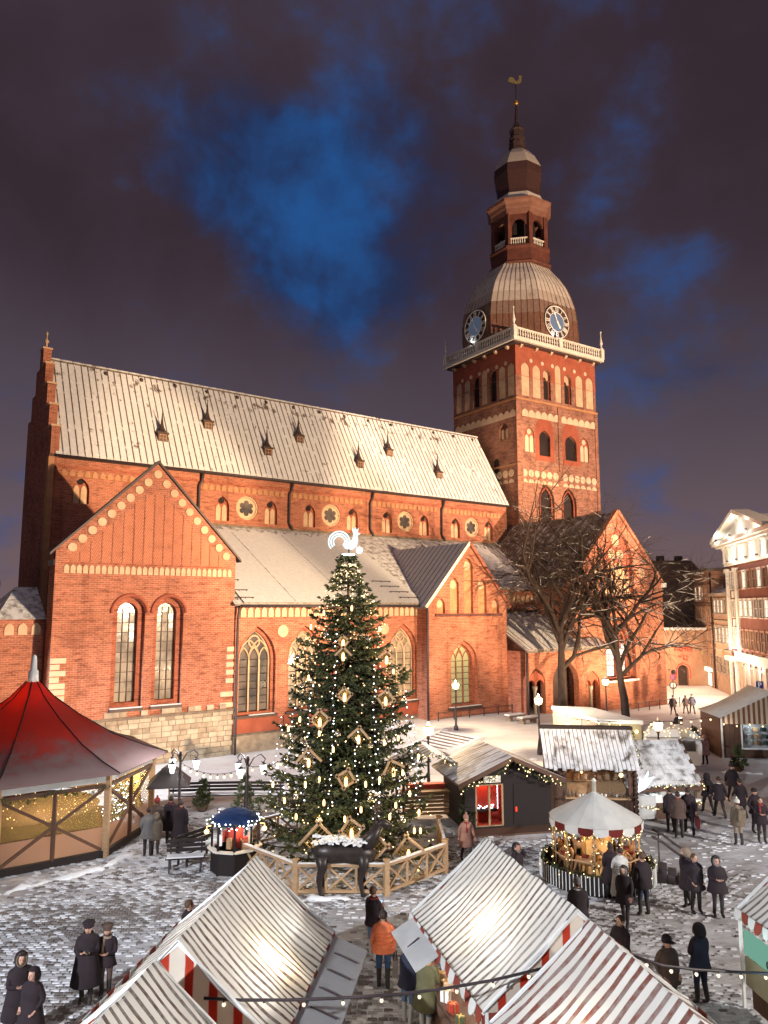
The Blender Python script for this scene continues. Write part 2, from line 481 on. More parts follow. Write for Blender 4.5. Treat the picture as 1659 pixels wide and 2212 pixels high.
# low body behind the gable, and the raking edges of the gable itself
foot = [(TL, .005), (TL, 1.5), (-6.4, 9.0), (-6.4, 12.3), (TR - .1, 12.3), (TR - .1, .9), (TL + .5, .9), (TL + .5, .005)]
MB().prism(foot, lambda x, y: (x, y, -1.0), lambda x, y: (x, y, 11.4)).build('transept_body', M['brick'], cath)
MB().prism([(x * 1.005, y + .1) for x, y in foot], lambda x, y: (x, y, 11.4), lambda x, y: (x, y, 11.75)).build('transept_roof', M['roof_snow0'], cath)
MB().bx(TL, TL + .6, .34, 1.5, 11.4, TE).build('transept_side_wall', M['brick'], cath)
for sgn, x0 in ((1, TL), (-1, TR)):
    hw = (TA - TL) if sgn > 0 else (TR - TA)
    e = 0.35
    p = [(x0 - sgn * e, TE - e * (TAZ - TE) / hw + .02), (TA, TAZ + .04), (TA, TAZ + .22), (x0 - sgn * e, TE - e * (TAZ - TE) / hw + .18)]
    MB().prism(p, lambda a, z: (a, -0.18, z), lambda a, z: (a, .55, z)).build('gable_coping', M['metal_dark'], cath)
MB().prism([(TL + .1, TE - .1), (TR - .1, TE - .1), (TA, TAZ - .05)], fv(.36), fv(.5)).build('gable_back', M['brick'], cath)
# gable discs
rd = MB().prism(disc(0, 0, 0.26), fv(-0.07), fv(0.02)).mesh('roundel', M['cream'])
kd = (TAZ - TE) / (TA - TL)
for i in range(9):
    f = i / 8.0
    place('roundel', rd, cath, (-6.10 + f * (-10.45 + 6.10), -0.0, 16.80 + f * (12.48 - 16.80)))
    place('roundel', rd, cath, (-4.90 + f * (-0.66 + 4.90), -0.0, 16.80 + f * (12.32 - 16.80)))
place('roundel', rd, cath, (TA, 0, 17.38))
# gable herringbone field: thin upright ribs
for i in range(15):
    u = -10.0 + i * 0.63
    top = min(TAZ - abs(u - TA) * kd - 1.35, 16.1)
    if top - 11.7 > 0.3:
        MB().bx(u - .035, u + .035, -0.05, 0.02, 11.62, top).build('gable_rib', M['brick'], cath)
m_, t_, p_, o_ = new_mat('herringbone_brick')
p_.inputs['Roughness'].default_value = 0.92
tc_ = t_.node('ShaderNodeTexCoord')
s_ = t_.node('ShaderNodeSeparateXYZ'); t_.link(tc_.outputs['Object'], s_.inputs[0])
saw = t_.math('ABSOLUTE', t_.math('SUBTRACT', t_.math('FRACT', t_.math('MULTIPLY', s_.outputs[0], 0.79)), 0.5))
dg = t_.math('ADD', t_.math('MULTIPLY', saw, 2.4), s_.outputs[2])
ln = t_.math('FRACT', t_.math('MULTIPLY', dg, 4.6))
hn = t_.noise(tc_.outputs['Object'], 1.6, 5.0, 0.65)
hf = t_.noise(tc_.outputs['Object'], 9.0, 3.0, 0.6)
hc = t_.mix(t_.smooth(t_.math('ADD', ln, t_.math('MULTIPLY', hf, 0.9)), 0.75, 1.25), (0.56, 0.22, 0.12, 1), (0.33, 0.10, 0.055, 1))
hc = t_.mix(t_.math('MULTIPLY', t_.smooth(hn, 0.48, 0.75), 0.42), hc, (0.15, 0.05, 0.03, 1))
t_.link(hc, p_.inputs['Base Color']); bump(t_, p_, ln, 0.4, 0.03)
M['herring'] = m_
MB().prism([(TL + .75, 11.62), (TR - .75, 11.62), (TR - .85, 12.1), (TA, 16.35), (TL + .85, 12.1)], fv(-0.012), fv(0.05)).build('gable_field', M['herring'], cath)
# frieze of little arches
fa = MB().prism(arch(0, 0, 0.27, 0.32, 0.2, 4), fv(-0.05), fv(0.02)).mesh('frieze_arch', M['cream'])
for i in range(30):
    place('frieze_arch', fa, cath, (-10.72 + i * 0.356, 0, 10.95))
MB().bx(TL + .35, TR - .2, -0.07, 0.02, 11.50, 11.60).build('frieze_band', M['brick_deep'], cath)
# stone base of the transept, stone by stone
MB().bx(TL, TR + .12, 0.03, 0.6, -1.2, 2.2).build('stone_base', M['mortar'], cath)
MB().bx(TL - .1, TR + .2, -0.16, 0.25, 2.2, 2.36).build('stone_ledge', M['stone_dark'], cath)
sb = [MB().box((0, 0, 0), (wd, 0.2, 0.30)).mesh('stone', M[k]) for wd in (0.42, 0.56, 0.70) for k in ('stone', 'stone', 'stone2')]
row = 0; z = -0.98
while z < 2.1:
    u = TL + 0.1 - (row % 2) * 0.2
    while u < TR - 0.1:
        k = random.randrange(9); wd = (0.42, 0.56, 0.70)[k // 3]
        if row >= 8 and random.random() < .25:
            pass
        o = place('stone', sb[k], cath, (u + wd / 2, 0.02 + random.uniform(-.035, .02), z + .16)); u += wd + 0.028
    z += 0.328; row += 1
# course of dark stones under the brick
for i in range(26):
    place('stone', MB().box((0, 0, 0), (0.40, 0.14, 0.26)).mesh('stone', M['stone_dark'] if random.random() < .6 else M['stone2']) if i == 0 else sb[random.randrange(3)], cath, (TL + .4 + i * .43, -0.01 if i % 3 else -.02, 2.55)) if random.random() < 0.55 else None
# quoins
q1 = MB().box((0, 0, 0), (0.85, 0.12, 0.30)).mesh('quoin', M['cream_pale']); q2 = MB().box((0, 0, 0), (0.5, 0.12, 0.30)).mesh('quoin', M['cream_pale'])
for j in range(9):
    me = q1 if j % 2 == 0 or random.random() < .3 else q2
    place('quoin', me, cath, (TL + (.44 if me is q1 else .27) + .0, -0.03, 3.0 + j * .36))
for j, (zz, big_) in enumerate(((2.6, 1), (3.3, 1), (4.15, 0), (4.7, 0), (5.2, 0), (5.7, 0), (6.2, 0))):
    place('quoin', q1 if big_ else q2, cath, (TR - (.42 if big_ else .25), -0.03, zz))
# downpipe at the corner of transept and aisle
MB().tube([(0.25, -0.15, 9.15), (0.3, -0.25, 8.8), (0.22, -0.22, 8.2), (0.2, -0.2, 2.4), (0.2, -0.28, 2.1), (0.2, -0.28, -0.8)], 0.085, 6).build('downpipe', M['iron'], cath)

# ---- aisle
AE = 9.25
aw = [1.85, 5.65, 10.75, 14.5]
holes = [arch(c, 0.9, 3.0, 5.5, 2.1) for c in aw]
MB().sheet([(TR + .01, 0.55), (16.6, 0.55), (16.6, AE), (TR + .01, AE)], [arch(c, 1.75, 2.9, 5.4, 2.25) for c in aw] , fv(0.12), fv(0.40)).build('aisle_wall', M['brick'], cath)
MB().bx(TR + .1, 16.6, 0.05, 0.5, -1.2, 0.55).build('aisle_plinth', M['stone2'], cath)
MB().bx(TR + .1, 16.6, -0.06, 0.2, 0.50, 0.62).build('plinth_ledge', M['stone_dark'], cath)
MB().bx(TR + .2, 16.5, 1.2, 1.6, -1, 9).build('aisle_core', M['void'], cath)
def tracery(c, z0, wd, zs, rise, v0, mat, lights=3, circ=True, r=0.055):
    b = MB()
    pts = arch(c, z0, wd - .1, zs, rise)
    b.tube([(p[0], v0, p[1]) for p in pts[1:]] + [(pts[0][0], v0, pts[0][1])], r * 1.25, 4, smooth=False)
    lw = (wd - .1) / lights
    for i in range(1, lights):
        b.box((c - wd / 2 + .05 + lw * i, v0, (z0 + zs) / 2), (r * 2, r * 2, zs - z0))
    for i in range(lights):
        pp = arch(c - wd / 2 + .05 + lw * (i + .5), zs - .2, lw, zs, lw * 1.05)
        b.tube([(p[0], v0, p[1]) for p in pp[2:]], r * .9, 4, smooth=False)
    for s in (-1, 1):
        pp = arch(c + s * lw * .5, zs, lw * 2, zs, lw * 1.75)
        b.tube([(p[0], v0, p[1]) for p in pp[2:] if abs(p[0] - c) < wd / 2 - .03], r * .9, 4, smooth=False)
    if circ:
        cr = wd * .17
        pp = disc(c, zs + rise - cr - wd * .14, cr)
        b.tube([(p[0], v0, p[1]) for p in pp + pp[:1]], r * 1.1, 4, smooth=False)
    return b
for c in aw:
    ring_part('window_surround', arch(c, 1.75, 2.9, 5.4, 2.25), arch(c, 1.95, 2.4, 5.4, 1.95), 0.40, 0.30, M['brick_deep'], cath)
    wn = tracery(c, 1.95, 2.4, 5.4, 1.95, 0.60, M['cream']).build('window', M['cream'], cath)
    panes(wn, c, 1.98, 2.3, 5.4, 3, 7, 0.70, M['glass_grey'] if c > 3 else M['glass_dark'], arch(c, 5.42, 2.32, 5.45, 1.85))
    MB().bx(c - 1.55, c + 1.55, -0.12, 0.55, 1.62, 1.78).build('window_sill', M['metal_dark'], cath)
    MB().bx(c - .6, c + 1.3, -0.11, 0.12, 1.783, 1.83).build('sill_snow', M['snow'], cath)
    MB().bx(c - 1.7, c + 1.7, 0.03, 0.14, 0.66, 1.55).build('apron_panel', M['brick_plain'], cath)
for u in (3.8, 12.62):
    place('roundel', MB().prism(disc(0, 0, 0.42), fv(0.05), fv(0.15)).mesh('roundel', M['cream']), cath, (u, 0, 7.3))
fb = MB().prism(arch(0, 0, 0.40, 0.38, 0.30, 4), fv(0.05), fv(0.14)).mesh('frieze_arch', M['cream'])
for i in range(31):
    place('frieze_arch', fb, cath, (0.75 + i * 0.52, 0, 8.28))
MB().bx(0.3, 16.5, 0.02, 0.14, 8.14, 8.2).build('frieze_band', M['brick_deep'], cath)
# aisle roof: dark sheet with snow lying on it
def slope(name, mat, u0, u1, v0, z0, v1, z1, th=0.12, lift=0.0):
    p = [(v0, z0 + lift), (v1, z1 + lift), (v1, z1 + th + lift), (v0, z0 + th + lift)]
    return MB().prism(p, lambda a, z: (u0, a, z), lambda a, z: (u1, a, z)).build(name, mat, cath)
M['tile_grey'] = snowy('grey_tiles_dusted', (0.13, 0.11, 0.10, 1), (0.20, 0.175, 0.16, 1), 0.60, 2.2, 0.16)
M['tile_dark'] = snowy('dark_tiles_dusted', (0.10, 0.075, 0.06, 1), (0.15, 0.115, 0.095, 1), 0.36, 1.6, 0.14)
M['roof_snow'] = snowy('roof_snow', (0.20, 0.165, 0.14, 1), (0.34, 0.29, 0.25, 1), 0.93, 1.4, 0.10, stretch=(1, 1, 1))
M['roof_panel'] = snowy('snowy_sheet_roof', (0.13, 0.10, 0.085, 1), (0.20, 0.16, 0.13, 1), 0.76, 1.3, 0.05, stretch=(1.0, 1.0, 0.6), up_lo=-.2, up_hi=0.1, band=(27.7, 0.7, 0.10))
slope('aisle_roof', M['tile_grey'], TR - .2, 24.8, -0.45, 9.05, 12, 15.65)
slope('aisle_roof', M['tile_grey'], 24.8, 38.4, 1.6, 10.45, 12, 15.65)
def snow_sheet(u0, u1, v0, z0, v1, z1, n, jag, th=0.10):
    """one blanket of snow whose upper edge has slid unevenly"""
    k = (z1 - z0) / (v1 - v0); b = MB()
    top = []
    for i in range(n + 1):
        top.append((u0 + (u1 - u0) * i / n, v1 - random.uniform(*jag)))
    poly = [(u0, v0), (u1, v0)] + top[::-1]
    f0 = lambda a, v: (a, v, z0 + (v - v0) * k + .125); f1 = lambda a, v: (a, v, z0 + (v - v0) * k + .125 + th)
    b.prism(poly, f0, f1)
    return b.build('roof_snow', M['roof_snow'], cath)
snow_sheet(TR + .5, 16.3, -0.40, 9.08, 12, 15.65, 60, (0.75, 1.35))
snow_sheet(24.9, 38.2, 1.65, 10.47, 12, 15.65, 44, (0.8, 1.9))
tl = MB().box((0, 0, 0), (0.56, 0.92, 0.05), rx=math.atan2(6.6, 12.45)).mesh('roof_tile', M['tile_grey'])
for i in range(66):
    place('roof_tile', tl, cath, (TR + .3 + i * .58, 11.4, 15.42 + (.03 if i % 2 else 0)))
for i, (u0, zz) in enumerate(((13.3, 3.2), (13.6, 2.4), (13.9, 1.55), (14.2, .7), (0.2, 2.9), (0.2, 1.5), (.2, .5))):
    v0 = -.45 + zz * 1.0
    L = 1.9 if u0 > 1 else 1.3
    zc = 9.05 + (v0 + .45) * 6.6 / 12.45 + .3
    bb = MB().tube([(u0, v0, zc), (u0 + L, v0, zc)], 0.035, 5)
    for k in range(3): bb.box((u0 + .1 + k * (L - .2) / 2, v0, zc - .1), (.05, .05, .2))
    bb.build('snow_guard', M['iron'], cath)
MB().tube([(0.3, -0.55, 9.02), (16.4, -0.55, 9.02)], 0.1, 6).build('gutter', M['iron'], cath)
for u in (4.6, 9.3):
    k = 6.6 / 12.45
    MB().bar((u, -0.3, 9.32), (u, 10.6, 9.32 + 10.9 * k), 0.07, 0.10).build('roof_seam', M['tile_grey'], cath)

# ---- clerestory
CV, CE = 12.0, 20.2
NL, NR = -9.2, 38.5
bays = [(6.65, 4.35, 8.95), (15.24, 12.9, 17.65), (24.1, 21.75, 26.5), (33.2, 30.8, 35.65)]
holes = []
for rc, a, c in bays:
    holes.append(disc(rc, 17.45, 1.05, 20)); holes.append(arch(a, 16.2, 1.25, 17.35, 0.95)); holes.append(arch(c, 16.2, 1.25, 17.35, 0.95))
holes.append(arch(-7.15, 16.7, 1.25, 17.7, 0.95))
MB().sheet([(NL, 8.0), (NR, 8.0), (NR, CE), (NL, CE)], holes, fv(CV), fv(CV + .3)).build('clerestory_wall', M['brick'], cath)
MB().bx(NL + .05, NR, CV + .3, CV + .6, 8.0, CE - .01).build('clerestory_core', M['brick_deep'], cath)
lan = MB().prism(arch(0, 0, 0.42, 1.0, 0.42, 5), fv(-0.06), fv(0.0)).mesh('blind_lancet', M['cream'])
dsc = MB().prism(disc(0, 0, .27), fv(-.05), fv(0)).mesh('oculus', M['void'])
def twin_lancet(u, z):
    for s in (-1, 1): place('blind_lancet', lan, cath, (u + s * .27, CV + .297, z + .02))
    place('oculus', dsc, cath, (u, CV + .297, z + 1.75))
for rc, a, c in bays:
    twin_lancet(a, 16.2); twin_lancet(c, 16.2)
    b = MB()
    b.prism(disc(0, 0, 1.02, 24), fv(-0.10), fv(0.0), mi=0)
    pp = disc(0, 0, 0.98, 24); b.tube([(p[0], -.14, p[1]) for p in pp + pp[:1]], 0.09, 5, mi=0)
    rose = b.build('rose_window', M['cream'], cath, (rc, CV + .295, 17.45))
    for k in range(6):
        a_ = R(60 * k + 30)
        MB().prism(disc(.46 * math.cos(a_), .46 * math.sin(a_), .235, 12), fv(-.125), fv(-.09)).build('pane', M['glass_dark'], rose)
    MB().prism(disc(0, 0, .36, 12), fv(-.128), fv(-.09)).build('pane', M['glass_dark'], rose)
twin_lancet(-7.15, 16.7)
fc = MB().prism(arch(0, 0, 0.40, 0.22, 0.30, 3), fv(-0.05), fv(0.02)).mesh('frieze_arch', M['cream_brick'])
us = [-8.4 + .56 * i for i in range(10)]
for lo, hi in ((2.75, 10.6), (11.3, 19.5), (20.2, 28.7), (29.4, 38.0)):
    us += [lo + .56 * i for i in range(int((hi - lo) / .56))]
for u in us: place('frieze_arch', fc, cath, (u, CV, 18.72))
for lo, hi in ((NL + .3, 2.2), (2.6, 10.75), (11.15, 19.7), (20.05, 28.85), (29.2, 38.3)):
    MB().bx(lo, hi, CV - .07, CV + .05, 19.30, 19.5).build('frieze_band', M['brick_deep'], cath)
for u in (2.42, 10.95, 19.88, 29.03):
    MB().tube([(u, CV - .35, 20.1), (u - .05, CV - .2, 19.4), (u - .25, CV - .14, 19.0), (u - .25, CV - .14, 16.4), (u - .05, CV - .3, 16.0), (u - .0, CV - .3, 15.75)], 0.12, 6).build('downpipe', M['iron'], cath)
MB().bx(0, 38, CV - .22, CV + .02, 15.7, 15.9).build('clerestory_sill', M['stone_dark'], cath)
MB().bx(NL - .25, NR, CV - .42, CV + .02, 20.02, 20.2).build('eave_board', M['metal_dark'], cath)
MB().tube([(NL, CV - .5, 20.12), (NR, CV - .5, 20.12)], 0.11, 6).build('gutter', M['iron'], cath)
# ---- nave roof, sheet by sheet
RV, RZ, EV, EZ = 16.5, 28.65, 11.5, 20.12
npan = 90; pw = (NR - .1 - NL) / npan
k = (RZ - EZ) / (RV - EV)
def panel_mesh(wd, lift0, lift1, mat, nm):
    p = [(EV, EZ + lift0), (RV, RZ + lift0), (RV, RZ + lift1), (EV, EZ + lift1)]
    return MB().prism(p, lambda a, z: (-wd / 2, a, z), lambda a, z: (wd / 2, a, z)).mesh(nm, mat)
pm = panel_mesh(pw - .05, 0.10, 0.24, M['roof_panel'], 'roof_panel')
slope('nave_roof', M['metal_dark'], NL, NR, EV, EZ - .06, RV, RZ - .06, 0.14)
slope('nave_roof', M['roof_panel'], NL, NR, 21.5, EZ, RV, RZ, 0.14)
for i in range(npan):
    place('roof_panel', pm, cath, (NL + pw * (i + .5), 0, random.uniform(-.012, .012)))
M['rib'] = snowy('seam_with_snow', (0.10, 0.07, 0.06, 1), (0.14, 0.10, 0.08, 1), 0.34, 1.3, 0.05, up_lo=-.5, up_hi=-.2)
rm = panel_mesh(0.075, 0.2, 0.31, M['rib'], 'roof_seam')
for i in range(1, npan):
    place('roof_seam', rm, cath, (NL + pw * i, 0, 0))
rl = MB().tube([(0, 0, 0), (0.9, 0, 0)], 0.17, 6).mesh('ridge_tile', M['roof_panel'])
for i in range(52): place('ridge_tile', rl, cath, (NL + .1 + i * .915, RV, RZ + .22))
vt = MB().ball((0, 0, 0), 0.17, 6, 4, sc=(1, .7, 1.2)).mesh('roof_vent', M['metal_dark'])
for i in range(15): place('roof_vent', vt, cath, (NL + 4.6 + i * 3.0, RV - .35, RZ - .25))
# dormers with little spires
def dormer_parts():
    body = MB().bx(-.42, .42, -0.1, 1.2, -.15, .72)
    body.prism([(-.5, .7), (.5, .7), (.46, .85), (-.46, .85)], fv(-.2), fv(1.25))
    win = MB().bx(-.26, .26, -.13, -.09, .08, .60)
    bars = MB().bx(-.02, .02, -.15, -.12, .08, .60).bx(-.26, .26, -.15, -.12, .32, .36).bx(-.31, -.26, -.15, -.1, .04, .64).bx(.26, .31, -.15, -.1, .04, .64).bx(-.31, .31, -.15, -.1, .60, .66)
    sp = MB().lathe([(.52, .84), (.34, 1.02), (.20, 1.3), (.12, 1.7), (.06, 2.2), (.015, 2.75)], 8, (0, .25, 0), smooth=False)
    sp.ball((0, .25, 2.75), .06, 6, 4)
    return [('dormer', body.mesh('dormer', M['metal_dark'])), ('pane', win.mesh('pane', M['glass_dark'])), ('window_frame', bars.mesh('window_frame', M['cream_brick'])), ('dormer_spire', sp.mesh('dormer_spire', M['metal_dark']))]
dp = dormer_parts()
for u, v, z in ((-.73, 13.0, 21.6), (3.66, 14.1, 23.85), (8.97, 13.0, 21.6), (12.84, 14.1, 23.85), (19.05, 13.0, 21.6), (23.5, 14.1, 23.9), (29.3, 13.0, 21.5)):
    z = EZ + (v - EV) * k - .25
    d0 = place(dp[0][0], dp[0][1], cath, (u, v - .15, z))
    for nm, me in dp[1:]: place(nm, me, d0)
# snow slid round each dormer is left to the roof sheets; choir gable with stepped parapet on the far end
stp = [(4.95, 20.2), (4.95, 22.3), (3.85, 22.3), (3.85, 24.2), (2.75, 24.2), (2.75, 26.1), (1.65, 26.1), (1.65, 28.0), (.55, 28.0), (.55, 29.5)]
gpoly = [(CV - .3, 3.0), (20.4, 3.0), (20.4, 20.2)] + [(RV + min(d, 3.9), z) for d, z in stp] + [(RV - d, z) for d, z in reversed(stp)] + [(CV - .3, 20.2)]
MB().prism(gpoly, fu(NL - .35), fu(NL + .25)).build('choir_gable', M['brick'], cath)
for d, z in ((4.4, 22.3), (3.3, 24.2), (2.2, 26.1), (1.1, 28.0), (0, 29.5)):
    MB().bx(NL - .42, NL + .32, RV - d - .62, RV - d + .62, z, z + .13).build('coping', M['cream'], cath)
MB().bx(NL - .45, NL - .05, 11.5, 12.2, 6, 20.0).build('corner_pilaster', M['cream_brick'], cath)
MB().lathe([(.22, 0), (.24, .1), (.09, .2), (.07, .5), (.17, .6), (.18, .7), (.05, .85), (.04, 1.2), (.10, 1.28), (.02, 1.5)], 8, (NL - .05, 16.5, 29.63)).build('finial', M['cream'], cath)
# choir side wall, low wing and annex to the left of the transept
MB().bx(NL - .7, -6.2, 11.6, 12.6, -1, 8.2).build('choir_wall', M['brick'], cath)
MB().bx(-13.9, TL - .05, 1.6, 8, -1.2, 8.25).build('annex_wall', M['brick'], cath)
MB().add([(-14.1, 1.4, 8.25), (TL, 1.4, 8.25), (TL, 8, 8.25), (-14.1, 8, 8.25), (-12.6, 4.5, 10.2), (TL, 4.5, 10.2)], [(0, 1, 5, 4), (3, 4, 5, 2), (0, 4, 3), (1, 2, 5), (0, 3, 2, 1)]).build('annex_roof', M['tile_grey'], cath)
for i in range(3): place('frieze_arch', MB().prism(arch(0, 0, .5, .35, .35, 4), fv(1.53), fv(1.6)).mesh('frieze_arch', M['cream']), cath, (-13.3 + i * .72, 0, 7.35))

# ---- gabled bay right of the aisle
BV = -1.2
BL, BR, BE, BA, BAZ = 15.85, 24.6, 9.15, 20.3, 14.05
niches = [(17.25, 0.85, 8.45, 9.15, .5), (18.7, 0.95, 8.45, 10.7, .6), (20.25, 1.0, 8.45, 12.3, .65), (21.8, .95, 8.45, 10.7, .6), (23.3, .85, 8.45, 9.15, .5)]
holes = [arch(c, z0, wd, zs, rs) for c, wd, z0, zs, rs in niches] + [arch(19.65, 1.1, 2.9, 4.6, 1.7)]
MB().sheet([(BL, -1), (BR, -1), (BR, BE), (BA, BAZ), (BL, BE)], holes, fv(BV), fv(BV + .28)).build('bay_wall', M['brick'], cath)
MB().bx(BL, BL + .6, BV + .004, 0.2, -1, BE).build('bay_side_wall', M['brick'], cath)
MB().bx(BR - .6, BR, BV + .28, 2.2, -1, BE).build('bay_side_wall', M['brick'], cath)
for c, wd, z0, zs, rs in niches:
    MB().prism(arch(c, z0 - .02, wd + .1, zs, rs), fv(BV + .28), fv(BV + .5)).build('niche_back', M['cream_brick'], cath)
    place('roundel', MB().prism(disc(0, 0, wd * .36), fv(-.06), fv(.02)).mesh('roundel', M['cream']), cath, (c, BV + .28, zs + .05))
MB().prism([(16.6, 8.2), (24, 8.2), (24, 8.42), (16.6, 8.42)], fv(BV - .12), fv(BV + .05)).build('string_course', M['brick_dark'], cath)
ring_part('window_surround', arch(19.65, 1.1, 2.9, 4.6, 1.7), arch(19.65, 1.25, 2.3, 4.6, 1.4), BV + .28, .4, M['brick_deep'], cath)
m_, t_, p_, o_ = new_mat('faintly_lit_glass')
p_.inputs['Base Color'].default_value = (0.30, 0.30, 0.16, 1); p_.inputs['Roughness'].default_value = .25
p_.inputs['Emission Color'].default_value = (0.80, 0.76, 0.38, 1); p_.inputs['Emission Strength'].default_value = 0.22
m_.cycles.emission_sampling = 'NONE'
M['glass_lit'] = m_
wn = tracery(19.65, 1.25, 2.3, 4.6, 1.4, BV + .6, M['cream'], 3, False, .05).build('window', M['brick_deep'], cath)
panes(wn, 19.65, 1.28, 2.2, 4.6, 3, 7, BV + .68, M['glass_lit'], arch(19.65, 4.62, 2.2, 4.64, 1.3))
MB().bx(17.9, 21.4, BV - .25, BV + .3, .88, 1.08).build('window_sill', M['metal_dark'], cath)
MB().bx(18.0, 21.3, BV - .24, BV + .02, 1.083, 1.13).build('sill_snow', M['snow'], cath)
# bay roof with raised seams, meeting the aisle roof behind
M['bay_tile'] = snowy('snowed_grey_tiles', (0.22, 0.20, 0.19, 1), (0.30, 0.28, 0.27, 1), 0.86, 1.8, 0.2)
hw = BA - BL; kb = (BAZ - BE) / hw
kA = 6.6 / 12.45
def v_on_aisle(z): return -.45 + (z - 9.05) / kA
for s, xe in ((-1, BL - .3), (1, BR + .3)):
    ze = BE - .3 * kb
    vs = []
    for lift in (0.0, 0.16):
        vs += [(xe, BV - .12, ze + lift), (BA, BV - .12, BAZ + lift + .02), (BA, v_on_aisle(BAZ) + .6, BAZ + lift + .02), (xe, max(v_on_aisle(ze), 0) + .6, ze + lift)]
    MB().add(vs, [(0, 1, 2, 3), (4, 7, 6, 5), (0, 4, 5, 1), (1, 5, 6, 2), (2, 6, 7, 3), (3, 7, 4, 0)]).build('bay_roof', M['bay_tile'], cath)
    for i in range(1, 15):
        v = BV + .62 * i
        zl = max(ze, 9.05 + (v + .45) * kA - .02)
        xl = BA + s * (BAZ - zl) / kb
        if BAZ - zl > .3:
            MB().bar((xl, v, zl + .18), (BA, v, BAZ + .2), .04, .06).build('roof_seam', M['tile_grey'], cath)
    MB().bar((xe, BV - .16, ze + .14), (BA, BV - .16, BAZ + .2), .16, .24).build('verge', M['white_wood'] if s < 0 else M['brick_deep'], cath)
MB().tube([(BL - .15, BV - .1, 9.0), (BL - .12, BV - .16, 8.6), (BL - .12, BV - .16, 0)], .1, 6).build('downpipe', M['iron'], cath)

# ---- upper wall and porch between the bay and the chapel
MB().bx(BR, 36.5, 2.0, 2.6, 5, 10.5).build('porch_upper_wall', M['brick'], cath)
for i in range(18): place('frieze_arch', fb, cath, (BR + .5 + i * .62, 1.90, 9.4))
MB().bx(BR, 36.4, 1.75, 2.05, 8.5, 8.72).build('upper_ledge', M['metal_dark'], cath)
PV = -3.2
holes = [arch(25.95, -.6, 2.1, 2.6, 1.3), arch(29.6, -.6, 3.4, 2.5, 2.0), arch(33.2, -.6, 2.0, 2.2, 1.1)]
MB().sheet([(BR - .0, -.9), (35.2, -.9), (35.2, 5.35), (BR - .0, 5.35)], holes, fv(PV), fv(PV + .55)).build('porch_wall', M['brick'], cath)
MB().bx(BR, BR + .5, PV + .55, 1.6, -1, 5.3).build('porch_side_wall', M['brick'], cath); MB().bx(34.7, 35.2, PV + .55, 1.6, -1, 5.3).build('porch_side_wall', M['brick'], cath)
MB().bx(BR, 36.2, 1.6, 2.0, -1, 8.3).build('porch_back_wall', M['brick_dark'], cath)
for c, w_, zs in ((25.95, 2.1, 2.6), (33.2, 2.0, 2.2)):
    MB().lathe([(.2, -.6), (.2, -.3), (.13, -.2), (.12, zs - .7), (.22, zs - .35), (.24, zs - .2)], 8, (c, PV + .25, 0)).build('column', M['stone'], cath)
    b = MB()
    for s in (-1, 1):
        pp = arch(c + s * w_ / 4, zs - .2, w_ / 2 - .1, zs - .2, .55)
        out_ = arch(c + s * w_ / 4, zs - .2, w_ / 2, zs + .35, .5)
        hd = [(c + s * w_ / 4 - w_ / 4, zs - .2)] + [p for p in pp[2:][::-1]] + [(c + s * w_ / 4 + w_ / 4, zs - .2), (c + s * w_ / 4 + w_ / 4, zs + .5), (c + s * w_ / 4 - w_ / 4, zs + .5)]
        b.prism(hd, fv(PV + .12), fv(PV + .4))
    b.prism([(c - w_ / 2 + .05, zs + .5), (c + w_ / 2 - .05, zs + .5), (c, zs + 1.1)], fv(PV + .12), fv(PV + .4))
    b.build('arch_head', M['brick_plain'], cath)
MB().bx(28.0, 31.2, PV + 1.2, PV + 1.35, -.6, 3.6).build('door', M['metal_dark'], cath)
slope('porch_roof', M['tile_grey'], BR - .1, 35.5, -3.6, 5.2, 2.0, 8.35, .16)
k2 = 3.15 / 5.6
b = MB().prism([(BR + .1, -3.55), (35.3, -3.55), (35.3, -.5), (33, 1.2), (30.5, .9), (28.2, 1.5), (BR + .1, 1.3)], lambda a, v: (a, v, 5.2 + (v + 3.6) * k2 + .165), lambda a, v: (a, v, 5.2 + (v + 3.6) * k2 + .26))
b.build('roof_snow', M['roof_snow'], cath)
for i in range(11):
    u = BR + .5 + i
    MB().bar((u, -3.58, 5.2 + .28), (u, 1.9, 8.3 + .24), .05, .09).build('roof_seam', M['tile_grey'], cath)
MB().tube([(24.75, PV - .12, 5.2), (24.75, PV - .12, -.4)], .09, 6).build('downpipe', M['iron'], cath)

# ---- west chapel with the big gable
HV, HL, HR, HE, HA, HAZ = -2.4, 32.0, 45.7, 11.15, 38.85, 17.85
big_w = arch(38.6, 2.2, 4.5, 5.2, 2.8)
gab = arch(38.75, 9.9, 4.4, 13.2, 3.3)
MB().sheet([(HL, -1.3), (HR, -1.3), (HR, HE), (HA, HAZ), (HL, HE)], [big_w, gab], fv(HV), fv(HV + .4)).build('chapel_wall', M['brick'], cath)
MB().bx(HL, HL + .7, HV + .004, 11, -1.3, HE).build('chapel_side_wall', M['brick'], cath)
MB().bx(HR - .7, HR, HV + .4, 11, -1.3, HE).build('chapel_side_wall', M['brick'], cath)
MB().prism(gab, fv(HV + .40), fv(HV + .7)).build('niche_back', M['brick_plain'], cath)
for i in range(7):
    c = 38.75 - 1.74 + i * .58; h = (1.6, 2.2, 2.7, 2.4, 2.7, 2.2, 1.6)[i]
    MB().prism(arch(c, 10.05, .44, 10.05 + h, .3, 4), fv(HV + .33), fv(HV + .41)).build('blind_lancet', M['cream'], cath)
    MB().prism(disc(c, 10.05 + h + .52, .18, 10), fv(HV + .33), fv(HV + .41)).build('roundel', M['cream'], cath)
